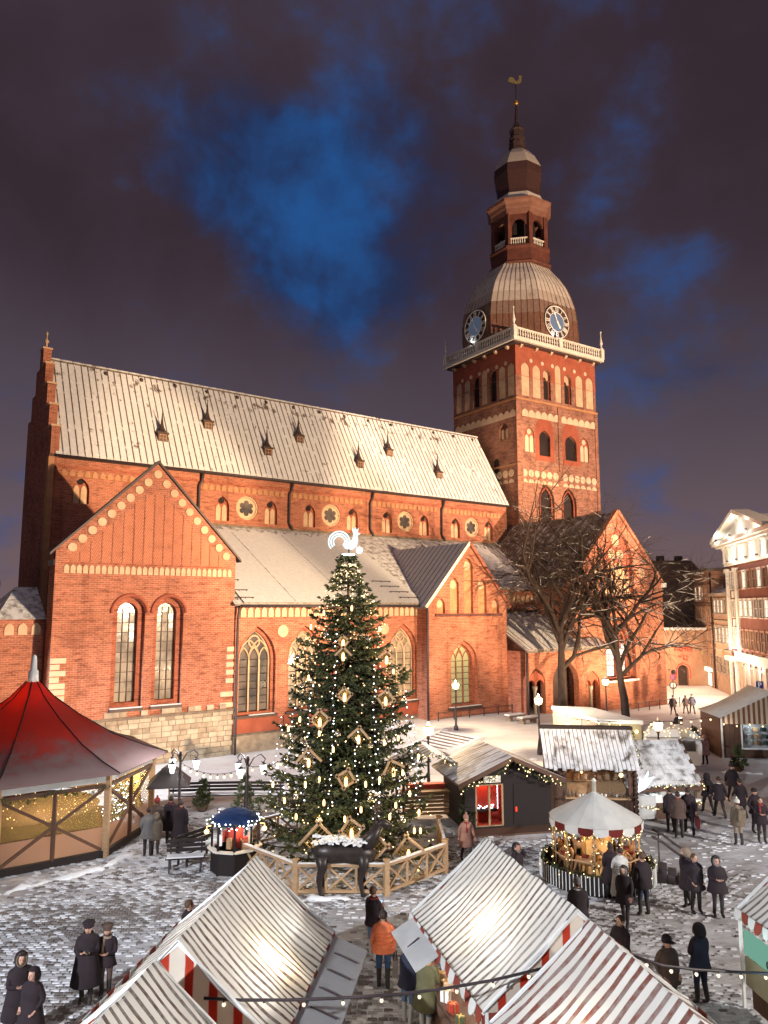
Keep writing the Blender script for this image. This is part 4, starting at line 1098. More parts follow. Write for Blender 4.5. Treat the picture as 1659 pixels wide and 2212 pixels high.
def bareness(x, y):
    n = .5 * vnoise(x, y, 0, 3.2) + .32 * vnoise(x, y, 1, 1.1) + .18 * vnoise(x, y, 2, .45)
    k = .36
    k += .30 * math.exp(-((x / 1.6) ** 2)) * sst(y, 24, 20)           # the passage is swept by feet
    k += .14 * sst(x, -3, -7) * sst(y, 24, 29)                          # wet patch before the pavilion
    k -= .20 * sst(x, 4, 9) * sst(y, 22, 26)                           # smooth packed snow round the carousel
    k += .05 * sst(x, -4, -9) * sst(y, 27, 22)
    return k + (n - .5) * 1.2
n_own = 0; V_, F_, MI_ = [], [], []
row = 0; y = 13.3
while y < 35.5:
    x = -16.0 + (row % 2) * SW / 2
    while x < 18.5:
        if abs(x) < 0.56 * (y + 3):
            q = bareness(x, y) + rs.normal(0, .20)
            fade = sst(y, 30, 35.5)
            if q - fade * .5 > .30:
                zz = rs.uniform(-.012, .006); mi = 0 if q > .66 else 1 if q > .5 else 2
                if n_own < 300 and -1.15 < x < 1.15 and 15.5 < y < 19.8:
                    o = place('sett', own_me[mi], ground, (x, y, zz + .004)); o.rotation_euler = (rs.normal(0, .03), rs.normal(0, .03), rs.normal(0, .03)); n_own += 1
                else:
                    b = len(V_); V_ += sett_box(x + rs.normal(0, .006), y + rs.normal(0, .005), zz + gz(x, y), SW - GAP - rs.uniform(0, .04), SD - GAP - rs.uniform(0, .03), rs.uniform(-.012, .012))
                    F_ += [tuple(b + i for i in f) for f in SF]; MI_ += [mi] * 5
        x += SW
    y += SD; row += 1
sm_ = bpy.data.meshes.new('setts'); sm_.from_pydata(V_, [], F_)
for k in ('sett', 'sett_dusted', 'sett_snowed'): sm_.materials.append(M[k])
sm_.polygons.foreach_set('material_index', MI_)
tag(place('setts', sm_, ground), None, None, None, 'stuff')

# steps up to the terrace
st = thing('stone_steps', 'flight of snowy stone steps climbing to the cathedral terrace', 'steps', CP, CRZ)
nst = 9
for i in range(nst):
    u0 = 9.9 + i * .40; z1 = -0.6 + (i + 1) * .104
    MB().bx(u0, u0 + .44, -9.2, -5.75, -1.2, z1).build('step', M['stone_dark'], st)
    MB().bx(u0 + .13, u0 + .43, -9.18, -5.77, z1, z1 + .035).build('step_snow', M['snow'], st)
for v in (-9.35, -5.6):
    MB().prism([(9.6, -1.3), (13.9, -1.3), (13.9, .42), (13.4, .42), (9.6, -.52)], fv(v - .12), fv(v + .12)).build('cheek_wall', M['snow'], st)

# ================================================================== HOUSES ALONG THE STREET
M['wall_brown'] = plain('red_brown_render', (0.22, 0.085, 0.06, 1), (0.17, 0.065, 0.05, 1), .8, .9)
M['wall_tan'] = plain('tan_render', (0.44, 0.28, 0.20, 1), (0.37, 0.23, 0.16, 1), .8, .9)
M['wall_ochre'] = plain('ochre_render', (0.48, 0.28, 0.18, 1), (0.40, 0.22, 0.14, 1), .8, .9)
M['wall_beige'] = plain('beige_render', (0.42, 0.33, 0.26, 1), (0.36, 0.28, 0.22, 1), .8, .9)
M['wall_dark'] = plain('unlit_render', (0.10, 0.075, 0.075, 1), (0.075, 0.055, 0.055, 1), .6, .9)
M['stucco'] = plain('white_stucco', (0.80, 0.78, 0.70, 1), (0.72, 0.69, 0.60, 1), .8, .8)
M['win_lit'] = glow('lit_window', lin(255, 246, 220), 1.5)
M['win_warm'] = glow('warm_lit_window', lin(255, 190, 120), 0.9)
SP = Vector((36.77, 77.68, 0)); SRZ = R(90 - 11.6)
def house(name, label): return thing(name, label, 'building', SP, SRZ)
def win(par, s, z0, z1, wd, lit, y=0.0, frame='stucco', bars=2):
    f = MB()
    f.bx(s - wd / 2 - .12, s - wd / 2, y - .02, y + .12, z0 - .1, z1 + .1); f.bx(s + wd / 2, s + wd / 2 + .12, y - .02, y + .12, z0 - .1, z1 + .1)
    f.bx(s - wd / 2 - .18, s + wd / 2 + .18, y - .02, y + .16, z1 + .1, z1 + .25); f.bx(s - wd / 2 - .18, s + wd / 2 + .18, y - .02, y + .18, z0 - .2, z0 - .1)
    f.bx(s - .03, s + .03, y + .02, y + .07, z0, z1); f.bx(s - wd / 2, s + wd / 2, y + .02, y + .07, (z0 + z1) / 2 - .03, (z0 + z1) / 2 + .03)
    o = f.build('window', M[frame], par)
    MB().bx(s - wd / 2, s + wd / 2, y - .01, y + .03, z0, z1).build('pane', M['win_lit'] if lit else M['glass_dark'], o)
# -- neoclassical house with pediment
hc_ = house('neoclassical_house', 'floodlit red-brown house with white pilasters and bright white pediment')
MB().bx(-17, 3.4, -14, 0, -1, 13.5).build('wall', M['wall_brown'], hc_)
MB().bx(-17, 3.5, -14, .05, 13.5, 15.3).build('frieze', M['stucco'], hc_)
MB().bx(-17.4, 4.3, -14.4, .9, 15.3, 15.55).build('cornice', M['stucco'], hc_)
MB().bx(-17.6, 4.7, -14.6, 1.2, 15.55, 15.95).build('cornice', M['stucco'], hc_)
MB().prism([(4.5, 15.95), (-5.0, 18.2), (-14.5, 15.95)], fv(-.6), fv(.3)).build('pediment', M['stucco'], hc_)
for a, c in (((4.9, 16.05), (-5.0, 18.4)), ((-14.9, 16.05), (-5.0, 18.4))):
    MB().bar((a[0], .5, a[1]), (c[0], .5, c[1]), 1.6, .35).build('raking_cornice', M['stucco'], hc_)
MB().prism([(4.4, 15.95), (-5.0, 18.1), (-14.4, 15.95)], fv(-14), fv(-.6)).build('roof', M['tile_grey'], hc_)
MB().bx(-17, 3.5, -.1, .3, 13.3, 13.55).build('string_course', M['stucco'], hc_)
for i in range(10):
    s = 2.7 - i * 2.05
    MB().lathe([(.42, 13.55), (.34, 13.7), (.32, 14.9), (.45, 15.1), (.45, 15.3)], 10, (s, .2, 0)).build('half_column', M['stucco'], hc_)
for s in (3.0, -.5):
    MB().bx(s - .38, s + .38, -.02, .22, 4.4, 12.6).build('pilaster', M['stucco'], hc_)
    MB().bx(s - .55, s + .55, -.02, .36, 12.6, 13.0).build('capital', M['stucco'], hc_)
for z0, z1 in ((10.9, 12.5), (8.0, 9.5), (4.8, 6.6)):
    win(hc_, 1.25, z0, z1, .9, False, .02)
for z in (9.9, 6.95): MB().bx(.85, 1.65, -.02, .12, z, z + .7).build('panel', M['stucco'], hc_)
for i in range(9):
    s = -1.6 - i * 1.75
    win(hc_, s, 10.9, 12.4, .95, i in (1, 4, 6), .0, 'wall_tan' if i not in (1, 4, 6) else 'stucco')
    win(hc_, s, 8.05, 9.55, .95, i in (0, 1, 2, 5, 7), .0, 'stucco')
    win(hc_, s, 4.9, 6.5, .95, False, .0, 'wall_tan')
    MB().bx(s - .75, s - .35, -.02, .2, -.6, 3.4).build('ground_pilaster', M['wall_beige'], hc_)
    win(hc_, s + .35, .8, 2.8, .8, False, .0, 'wall_beige')
MB().bx(-17, 3.4, -.02, .06, -1, 3.5).build('ground_storey', M['wall_tan'], hc_)
MB().bx(-17, .2, -.02, .5, 3.5, 4.4).build('string_band', M['stucco'], hc_)
MB().bx(.4, 3.7, -.02, .7, 3.3, 3.75).build('door_hood', M['stucco'], hc_)
for s in (1.0, 3.2): MB().bx(s - .3, s + .3, -.02, .3, -.6, 3.3).build('door_pilaster', M['stucco'], hc_)
MB().bx(1.4, 2.8, .0, .1, -.6, 2.6).build('door', M['metal_dark'], hc_)
for i, (s, c_) in enumerate(((-2.5, (1, .03, .02)), (-4.25, (1, .97, .9)), (-6.0, (1, .03, .02)), (-9.5, (1, .03, .02)), (-11.2, (1, .97, .9)))):
    MB().box((s, .42, 4.5), (.2, .16, .14)).build('wall_washer', M['iron'], hc_)
    l_ = lamp('wall_washer_light', 'SPOT', (s, .42, 4.62), 900, c_, hc_, .05, spot_size=R(38), spot_blend=.5); l_.rotation_euler = (R(180 - 7), 0, 0)
for s in (-1.5, -5, -8.5, -12):
    l_ = lamp('cornice_light', 'POINT', (s, 1.15, 13.75), 190, (1, .95, .82), hc_, .1)
    MB().box((s, 1.1, 13.62), (.3, .2, .12)).build('cornice_lamp', M['iron'], hc_)
for s in (2, -4, -10):
    lamp('pediment_light', 'POINT', (s, 1.6, 16.3), 200, (1, .95, .85), hc_, .1)
    MB().box((s, 1.35, 16.1), (.3, .2, .14)).build('pediment_lamp', M['iron'], hc_)
for s in (3.0, -.5, -3.5, -7.5):
    lamp('band_light', 'POINT', (s, .75, 4.55) if s > -1 else (s, .75, 3.2), 200, (1, .95, .85), hc_, .08)
    MB().box((s, .62, 4.42) if s > -1 else (s, .6, 3.35), (.2, .2, .12)).build('band_lamp', M['iron'], hc_)
# -- two narrow houses
hb = house('mansard_house', 'tan town house with dark mansard roof and dormer beside the white pediment house')
MB().bx(3.8, 11.1, -10, -.05, -1, 10.3).build('wall', M['wall_tan'], hb)
MB().bx(3.6, 11.3, -.1, .45, 10.2, 10.5).build('cornice', M['wall_beige'], hb)
MB().prism([(.3, 10.5), (-2.6, 12.4), (-10, 12.4), (-10, 10.5)], fu(3.7), fu(11.2)).build('roof', M['tile_grey'], hb)
MB().bx(6.2, 7.6, -1.9, -.5, 11.0, 12.5).build('dormer', M['metal_dark'], hb); MB().bx(5.9, 7.9, -2, -.3, 12.5, 12.7).build('dormer_roof', M['tile_grey'], hb)
for i in range(4):
    s = 10.0 - i * 1.7
    for z0, z1, lit in ((8.3, 9.7, i in (0, 1, 2)), (5.0, 6.6, True), (1.6, 3.2, False)): win(hb, s, z0, z1, .95, lit, -.05, 'wall_beige')
MB().bx(3.8, 11.1, -.06, .1, 4.0, 4.2).build('string_course', M['wall_beige'], hb); MB().bx(3.8, 11.1, -.06, .08, 7.3, 7.45).build('string_course', M['wall_beige'], hb)
hb2 = house('beige_block', 'plain beige gable wall rising behind the mansard roof')
MB().bx(3.5, 11.0, -18, -6, -1, 15.5).bx(3.3, 11.2, -18.2, -5.8, 15.5, 15.8).build('wall', M['wall_beige'], hb2)
ha = house('ochre_house', 'tall narrow ochre town house next to the hotel archway')
MB().bx(11.3, 21.5, -10, 0, -1, 13.2).build('wall', M['wall_ochre'], ha)
MB().bx(11.1, 21.7, -10.2, .5, 13.2, 13.6).build('cornice', M['tile_grey'], ha)
for i in range(4):
    s = 19.9 - i * 2.35
    for z0, z1, lit in ((9.8, 11.4, i < 2), (7.2, 8.8, False), (4.6, 6.4, False), (1.9, 3.4, False)): win(ha, s, z0, z1, 1.05, lit, 0, 'wall_tan')
for z in (3.9, 6.8, 9.2): MB().bx(11.3, 21.5, -.02, .12, z, z + .16).build('string_course', M['wall_tan'], ha)
MB().bx(13, 21, .02, .5, 1.2, 1.7).build('shop_sign', M['win_lit'], ha)
for i in range(3): MB().bx(13.6 + i * 2.5, 15.4 + i * 2.5, .02, .1, -.5, 1.0).build('shop_window', M['win_lit'], ha)
lamp('shop_light', 'POINT', (17, 1.6, .9), 40, (.95, .97, 1), ha, .2)
MB().tube([(11.2, .15, 13), (11.2, .15, -.5)], .1, 6).build('downpipe', M['iron'], ha)
# -- hotel archway closing the street
ho = thing('hotel_archway', 'low orange arcade wall closing the street with a red lit arch and sign', 'building', (33.2, 92.6, 0), 0)
HX = 33.2
MB().sheet([(-3.5, -1.2), (7.6, -1.2), (7.6, 6.3), (-3.5, 6.3)], [arch(3.5, -1.0, 1.3, 1.2)], fv(0), fv(.6)).build('wall', M['wall_ochre'], ho)
MB().bx(-3.5, 7.6, .6, 1.6, -1.2, 6.25).build('wall', M['wall_ochre'], ho)
MB().bx(2.8, 4.2, .5, .65, -1, 2).build('door', M['metal_dark'], ho)
MB().bx(-3.6, 7.7, -.3, .3, 6.1, 6.4).build('coping', M['snow'], ho)
MB().bx(-3.5, 7.6, -.12, .02, 4.1, 4.3).build('string_course', M['wall_beige'], ho)
for i in range(6): MB().bx(-.6 + i * 1.35, .3 + i * 1.35, -.1, .02, 4.7, 5.9).build('panel', M['wall_tan'], ho)
M['neon_red'] = glow('red_neon', lin(255, 70, 50), 2.2)
def text_obj(txt, size, mat, parent, loc, rot=(R(90), 0, 0), name='lettering', ext=.01, align='CENTER', bold=False):
    c = bpy.data.curves.new(name, 'FONT'); c.body = txt; c.size = size; c.align_x = align; c.align_y = 'CENTER'; c.extrude = ext
    c.resolution_u = 2
    if bold: c.offset = size * .018
    c.materials.append(mat)
    o = bpy.data.objects.new(name, c); COL.objects.link(o); o.location = loc; o.rotation_euler = rot
    if parent is not None: o.parent = parent
    return o
text_obj('HOTEL', .72, M['neon_red'], ho, (3.6, -.2, 3.75), bold=True)
text_obj('HOTEL', .42, M['neon_red'], ho, (3.6, -.2, 2.95)); text_obj('PUB', .32, M['neon_red'], ho, (3.8, -.2, 2.55))
pp = arch(3.5, .3, 1.7, 1.2)
MB().tube([(p[0], -.1, p[1]) for p in pp[1:]] + [(pp[0][0], -.1, pp[0][1])], .045, 4).build('neon_arch', M['neon_red'], ho)
lamp('neon_light', 'POINT', (3.5, -1.3, 2.6), 60, (1, .3, .15), ho, .2)
for i, (x, y, z, e) in enumerate(((33.6, 79.5, 4.2, 2200), (36.4, 88.5, 4.0, 1500), (32.9, 73.0, 4.5, 900))):  # lanterns added to brighten the far street, light set off the wall
    wl_ = thing('added_lantern', ('added lantern on the tan town house', 'added lantern near the hotel archway', 'added lantern on the neoclassical house')[i], 'lantern', (x, y, z))
    MB().lathe([(.08, -.3), (.16, .1), (.17, .14), (.03, .3)], 6).build('lantern_body', M['win_warm'], wl_); MB().tube([(0, 0, .28), (.3, -.05, .4), (1.4, -.3, .35)], .03, 5).build('bracket', M['iron'], wl_)
    lamp('lantern_light', 'POINT', (-1.6, -.3, .3), e * 1.15, (1, .70, .44), wl_, .15)
# -- unlit houses behind
hd_ = thing('unlit_house', 'dark unlit house with chimneys rising behind the hotel archway', 'building', (36, 108, 0), R(4))
MB().bx(-6, 9, -4, 6, -1, 12.6).build('wall', M['wall_dark'], hd_)
MB().prism([(-6.4, 12.6), (9.4, 12.6), (7, 15.4), (-2, 15.4)], fv(-4.2), fv(6)).build('roof', M['metal_dark'], hd_)
for x in (-4.4, -1, 3.3, 6): MB().bx(x, x + .8, -2, -1, 12.4, 16.2).build('chimney', M['wall_dark'], hd_)
for x in (-2, 1): MB().bx(x, x + 1, -4.1, -3.98, 9, 10.6).build('window', M['glass_dark'], hd_)
# -- convent wing at the left edge
wg = thing('convent_wing', 'dark low brick wing with snowy roof left of the transept gable', 'building', CP, CRZ)
MB().bx(-44, -13.2, 7.5, 16, -1, 10.2).build('wall', M['brick_dark'], wg)
MB().bx(-44, -13.0, 7.2, 16, 10.2, 10.45).build('eave', M['cream_brick'], wg)
MB().prism([(7.0, 10.45), (12, 13.6), (17, 10.45)], fu(-44), fu(-13.0)).build('roof', M['tile_grey'], wg)
MB().box((-17.3, 9.2, 11.95), (.8, .9, .35), rx=R(30)).build('roof_hatch', M['void'], wg)
# ================================================================== FLOODLIGHTS
M['flood_glass'] = glow('floodlight_glass', lin(255, 226, 180), 20)
def floodlight(label, loc, target, energy, color, size=R(60), blend=.5, base=None, soft=.35):
    f = thing('floodlight', label, 'floodlight', loc, 0, 'floodlights on masts outside the square')
    d = Vector(target) - Vector(loc)
    rz = math.atan2(d.y, d.x) - R(90)
    h = MB().bx(-.35, .35, -.35, .0, -.3, .3); h.bx(-.4, .4, -.02, .05, -.35, .35)
    o = h.build('housing', M['iron'], f); o.rotation_euler = (math.atan2(d.z, math.hypot(d.x, d.y)), 0, rz)
    MB().bx(-.33, .33, .052, .06, -.28, .28).build('lens', M['flood_glass'], o)
    MB().tube([(0, 0, -.3), (0, 0, (base if base is not None else 0) - loc[2])], .12, 8).build('mast', M['iron'], f)
    l = lamp('floodlight_beam', 'SPOT', Vector(loc) + d.normalized() * .5, energy, color, None, soft, spot_size=size, spot_blend=blend)
    aim(l, target)
    l.parent = f; l.matrix_parent_inverse = Matrix.Translation(f.location).inverted()
WARM = (1.0, 0.69, 0.41); WARM2 = (1.0, 0.68, 0.45)
floodlight('warm floodlight on a tall mast aimed at the transept gable', (46, 4, 11), (-13.5, 47, 13.5), 310000, WARM, R(25), .35)
floodlight('warm floodlight on a tall mast aimed at the middle of the nave', (46.5, 4.5, 11), (-2, 57.5, 15.5), 285000, WARM, R(25), .35)
floodlight('warm floodlight on a tall mast aimed at the west end of the nave', (47, 5, 11), (12, 70, 15.5), 310000, WARM, R(25), .35)
floodlight('warm floodlight on a tall mast aimed at the tower', (60, 22, 12), (20, 88, 36), 430000, WARM2, R(46), .4)
def ground_flood(label, u, v, tu, tv, tz, energy, size):
    x, y = from_uv(u, v); tx, ty = from_uv(tu, tv); z = gz(x, y)
    f = thing('ground_floodlight', label, 'floodlight', (x, y, z), CRZ, 'floodlights set in the terrace snow')
    MB().bx(-.25, .25, -.15, .15, .05, .35).bx(-.05, .05, -.05, .05, -.1, .06).build('housing', M['iron'], f)
    MB().bx(-.22, .22, -.12, .12, .352, .36).build('lens', M['flood_glass'], f)
    l = lamp('ground_floodlight_beam', 'SPOT', (x, y, z + .5), energy, WARM, None, .2, spot_size=size, spot_blend=.7); aim(l, (tx, ty, tz))
    l.parent = f; l.matrix_parent_inverse = (Matrix.Translation(f.location) @ Matrix.Rotation(CRZ, 4, 'Z')).inverted()
ground_flood('ground floodlight in the snow below the big chapel window', 40.5, -11.5, 39.0, -2.4, 8.5, 11000, R(105))
ground_flood('ground floodlight in the snow left of the chapel window', 34.0, -11.0, 36.0, -2.4, 9, 8000, R(100))
ground_flood('ground floodlight in the snow before the porch', 28.0, -9.0, 28.5, -3.2, 5, 3000, R(110))
floodlight('added white floodlight over the snow behind the benches', (-34, 29, 12), (-5, 45, 0), 90000, (.94, .97, 1), R(34), .6)  # unseen mast, added to brighten the snowfield
floodlight('white floodlight over the right half of the square', (36, 8, 11), (3, 21.5, 0), 62000, (1, .94, .87), R(66), .6)
floodlight('added white floodlight over the tent roofs', (-20, -8, 15), (-2, 17, 0), 66000, (.88, .93, 1.0), R(52), .7)  # unseen mast behind the camera, added to light the foreground
# ================================================================== TREES
M['bark'] = plain('dark_bark', (0.034, 0.023, 0.019, 1), (0.055, 0.037, 0.03, 1), 3, .9, bmp=.3)
M['needle'] = plain('spruce_needles', (0.026, 0.038, 0.017, 1), (0.095, 0.100, 0.036, 1), 1.7, .7)  # yellowish second tone paints in highlights from the bulbs
M['needle_lit'] = plain('lit_spruce_needles', (0.05, 0.07, 0.028, 1), (0.10, 0.11, 0.045, 1), 3.0, .7)  # brighter copy of the needles, lamplight put into the colour
M['bulb'] = glow('warm_white_bulb', lin(255, 222, 165), 3.2)
M['bulb_gold'] = glow('golden_bulb', lin(255, 205, 130), 5)
M['bulb_cold'] = glow('cold_white_bulb', lin(235, 245, 255), 9)
M['wood'] = plain('pale_sawn_wood', (0.42, 0.27, 0.15, 1), (0.33, 0.20, 0.11, 1), 5, .8, stretch=(1, 1, 6))
M['wood_mid'] = plain('brown_planks', (0.12, 0.064, 0.043, 1), (0.08, 0.045, 0.032, 1), 5, .8, stretch=(6, 6, 1))
M['wood_dark'] = plain('dark_stained_planks', (0.022, 0.014, 0.013, 1), (0.016, 0.011, 0.011, 1), 5, .75, stretch=(6, 6, 1))

def spray(V, F, p, d, L, wd, rnd):
    """one flat needle spray: narrow diamond along d"""
    u = d.cross(Vector((rnd.uniform(-1, 1), rnd.uniform(-1, 1), rnd.uniform(-1, 1))))
    if u.length < 1e-4: return
    u.normalize()
    b = len(V)
    m_ = p + d * (L * .45)
    V += [tuple(p), tuple(m_ + u * wd), tuple(p + d * L), tuple(m_ - u * wd)]
    F.append((b, b + 1, b + 2, b + 3))
def spruce(parent, h, rad_fn, levels, per, rnd, twig=.34, step=.2, needle='needle', z0=.5, dens=4, trunk_r=.16, droop=.32, nw=.028):
    """trunk, boughs and needled foliage of a spruce; returns bough tips"""
    MB().tube([(0, 0, 0), (0, 0, h * .5), (0, 0, h)], [trunk_r, trunk_r * .6, .015], 7).build('trunk', M['bark'], parent)
    bg_ = MB(); V = []; F = []; tips = []
    for l in range(levels):
        f = l / (levels - 1); z = z0 + (h - .12 - z0) * (f ** .92)
        n = max(4, int(per * (1 - f * .5)))
        for k in range(n):
            a = 2 * math.pi * (k + rnd.random() * .8) / n + l * 1.3
            L = rad_fn(z) * rnd.uniform(.72, 1.12)
            zz = z + rnd.uniform(-.14, .14)
            pts = []
            ns = max(3, int(L / .3))
            for i in range(ns + 1):
                t = i / ns
                dz = -droop * L * (t - .75 * t * t) + (.10 * L * t ** 3)
                pts.append(Vector((math.cos(a) * L * t, math.sin(a) * L * t, zz + dz)))
            bg_.tube(pts, [.03 * (1 - .8 * i / ns) * (L / 2 + .4) for i in range(ns + 1)], 3, cap=False)
            tips.append(pts[-1])
            for i in range(ns):
                p0, p1 = pts[i], pts[i + 1]; d = (p1 - p0); sl_ = d.length; d.normalize()
                side = d.cross(Vector((0, 0, 1))).normalized()
                m = max(1, int(sl_ / step))
                for j in range(m):
                    p = p0 + d * (sl_ * (j + rnd.random()) / m)
                    t = (i + j / m) / ns
                    tl2 = twig * (1.15 - .75 * t) * (1 + .35 * (L > 1.5)) * rnd.uniform(.6, 1.15)
                    if t < .12: continue
                    for sg in (-1, 1):
                        td = (side * sg + d * .75 + Vector((0, 0, rnd.uniform(-.55, .05)))).normalized()
                        q = p
                        kn = max(2, int(tl2 / .1))
                        for e in range(kn):
                            q = p + td * (tl2 * e / kn)
                            for _ in range(dens // 2):
                                sd_ = (td + Vector((rnd.uniform(-.7, .7), rnd.uniform(-.7, .7), rnd.uniform(-.75, .25)))).normalized()
                                spray(V, F, q, sd_, rnd.uniform(.10, .19), nw, rnd)
                    for _ in range(2):
                        spray(V, F, p, (d + Vector((rnd.uniform(-.6, .6), rnd.uniform(-.6, .6), rnd.uniform(-.8, .5)))).normalized(), rnd.uniform(.1, .2), nw, rnd)
            for _ in range(10):
                spray(V, F, pts[-1], (d + Vector((rnd.uniform(-.6, .6), rnd.uniform(-.6, .6), rnd.uniform(-.5, .5)))).normalized(), rnd.uniform(.12, .22), nw, rnd)
    tag(bg_.build('boughs', M['bark'], parent), None, None, None, 'stuff')
    me = bpy.data.meshes.new('crown'); me.from_pydata(V, [], F); me.materials.append(M[needle])
    o = place('crown', me, parent)
    return tips
# -- the big Christmas tree
XC = Vector((-1.35, 28.0, 0))
rnd = random.Random(11)
xt = thing('christmas_tree', 'tall Christmas tree covered in fairy lights inside a wooden fence', 'tree', XC)
prof = [(0.3, 2.9), (1.2, 3.1), (2.3, 3.0), (3.9, 2.55), (5.7, 2.2), (7.4, 1.85), (9.0, 1.15), (10.2, .55), (10.9, .12)]
def xrad(z):
    for (z0, r0), (z1, r1) in zip(prof, prof[1:]):
        if z0 <= z <= z1: return r0 + (r1 - r0) * (z - z0) / (z1 - z0)
    return prof[-1][1] if z > 5 else prof[0][1]
tips = spruce(xt, 10.9, xrad, 34, 15, rnd, .46, .16, 'needle', .75, 6, .2, .38, .034)
# fairy lights, too many and too small to count
fl = MB(); fw = MB()
OCT = [(1, 0, 0), (-1, 0, 0), (0, 1, 0), (0, -1, 0), (0, 0, 1), (0, 0, -1)]
OF = [(0, 2, 4), (2, 1, 4), (1, 3, 4), (3, 0, 4), (2, 0, 5), (1, 2, 5), (3, 1, 5), (0, 3, 5)]
def dot(b, p, r): b.add([(p[0] + v[0] * r, p[1] + v[1] * r, p[2] + v[2] * r) for v in OCT], OF, smooth=True)
for i in range(640):
    z = 10.6 - 9.6 * rnd.random() ** 1.35
    a = rnd.uniform(0, 2 * math.pi); r = xrad(z) * rnd.uniform(.72, 1.03)
    dot(fl, (r * math.cos(a), r * math.sin(a), z - .1 * r), rnd.uniform(.019, .034))
tag(fl.build('fairy_lights', M['bulb'], None, XC), 'tiny warm fairy lights scattered over the Christmas tree', 'lights', None, 'stuff')
for i, (a, z0, z1) in enumerate(((-100, 8.0, 2.2), (-122, 6.5, 2.6), (-80, 5.2, 1.6), (-62, 7.0, 1.4), (-45, 5.5, 2.0), (-20, 6.0, 2.2), (-10, 5.0, 2.6), (-140, 5.5, 2.0), (-165, 5.0, 2.2), (-70, 3.8, 1.2))):
    a = R(a); s_ = thing('light_string', 'light string number ' + 'x', 'light string', XC)
    s_['label'] = ('string of white bulbs hanging down the front of the Christmas tree'); s_['group'] = 'light strings hanging down the Christmas tree'
    wb_ = MB(); ww = MB(); pts = []
    n = int((z0 - z1) / .21)
    for k_ in range(n + 1):
        z = z0 + (z1 - z0) * k_ / n; r = xrad(z0 * .4 + z * .6) * 1.02 + .05
        p = Vector((r * math.cos(a) + rnd.uniform(-.07, .07), r * math.sin(a) + rnd.uniform(-.1, .1), z + rnd.uniform(-.06, .06))); pts.append(p); dot(wb_, p, rnd.uniform(.018, .027))
    ww.tube(pts, .006, 3, cap=False)
    ww.build('wire', M['iron'], s_); tag(wb_.build('bulbs', M['bulb_cold'], s_), None, None, None, 'stuff')
def on_tree(x, y, k=.95):
    """spot on the near side of the tree's outline at a picture position"""
    d = pixdir(x, y); lo = None
    for i in range(400):
        t = (22 + i * .02) / d.y; p = Vector((0, 0, CAM_H)) + d * t
        if math.hypot(p.x - XC.x, p.y - XC.y) < xrad(p.z) * k: return p
    return on_tree(755 + (x - 755) * .85, y, k)      # outside the crown: hang it a little further in
# candle bulbs
cb = MB().lathe([(.015, 0), (.034, .015), (.04, .09), (.034, .17), (.008, .21)], 8)
cbm = cb.mesh('candle_bulb', M['bulb_gold']); cap_me = MB().lathe([(.02, .2), (.025, .23), (.008, .28)], 6).mesh('cap', M['iron'])
cand = [(640, 1360), (820, 1365), (760, 1320), (700, 1330), (885, 1720), (842, 1770), (660, 1700), (615, 1735), (690, 1690), (790, 1700), (905, 1760), (745, 1775), (640, 1770), (820, 1690), (600, 1660), (860, 1600), (930, 1640), (700, 1740), (870, 1675), (830, 1610), (600, 1580), (720, 1625), (648, 1560), (895, 1800), (780, 1755), (690, 1590), (850, 1455), (590, 1700), (855, 1745), (667, 1470), (930, 1880), (935, 1800)]
for x, y in cand:
    p = on_tree(x, y, 1.0)
    c = place('hanging_bulb', cbm, None, p - Vector((0, .06, 0)))
    tag(c, 'glowing candle shaped bulb hung in the Christmas tree', 'bulb', 'candle bulbs on the Christmas tree')
    place('cap', cap_me, c)
# wooden diamond frames and roof shapes with a candle inside
def frame_ornament(x, y, size, shape, tilt, label):
    p = on_tree(x, y, 1.02)
    o = thing('wooden_ornament', label, 'ornament', p - Vector((0, .12, 0)), 0, 'wooden frames on the Christmas tree')
    s = size * .84
    for k_ in range(4 if shape == 'diamond' else 2):
        a = R(45 + 90 * k_ + tilt) ; 
        if shape == 'roof': a = R((45, 135)[k_] + tilt)
        c_ = Vector((math.cos(a), 0, math.sin(a))) * s * .5; d = Vector((-math.sin(a), 0, math.cos(a))) * s * .66
        MB().bar(c_ - d, c_ + d, .07, .10, up=(0, 1, 0)).build('slat', M['wood'], o)
    b = MB()
    for k_ in range(-3, 4):
        for q in (45, 135):
            a = R(q + tilt); d = Vector((math.cos(a), 0, math.sin(a))); n_ = Vector((-d.z, 0, d.x))
            if shape == 'roof' and k_ < 0: continue
            b.bar(n_ * (k_ * s * .14) - d * s * .48, n_ * (k_ * s * .14) + d * s * .48, .012)
    b.build('wire_mesh', M['gold'], o)
    place('candle', cbm, o, (0, -.08, -.22), sc=1.35)
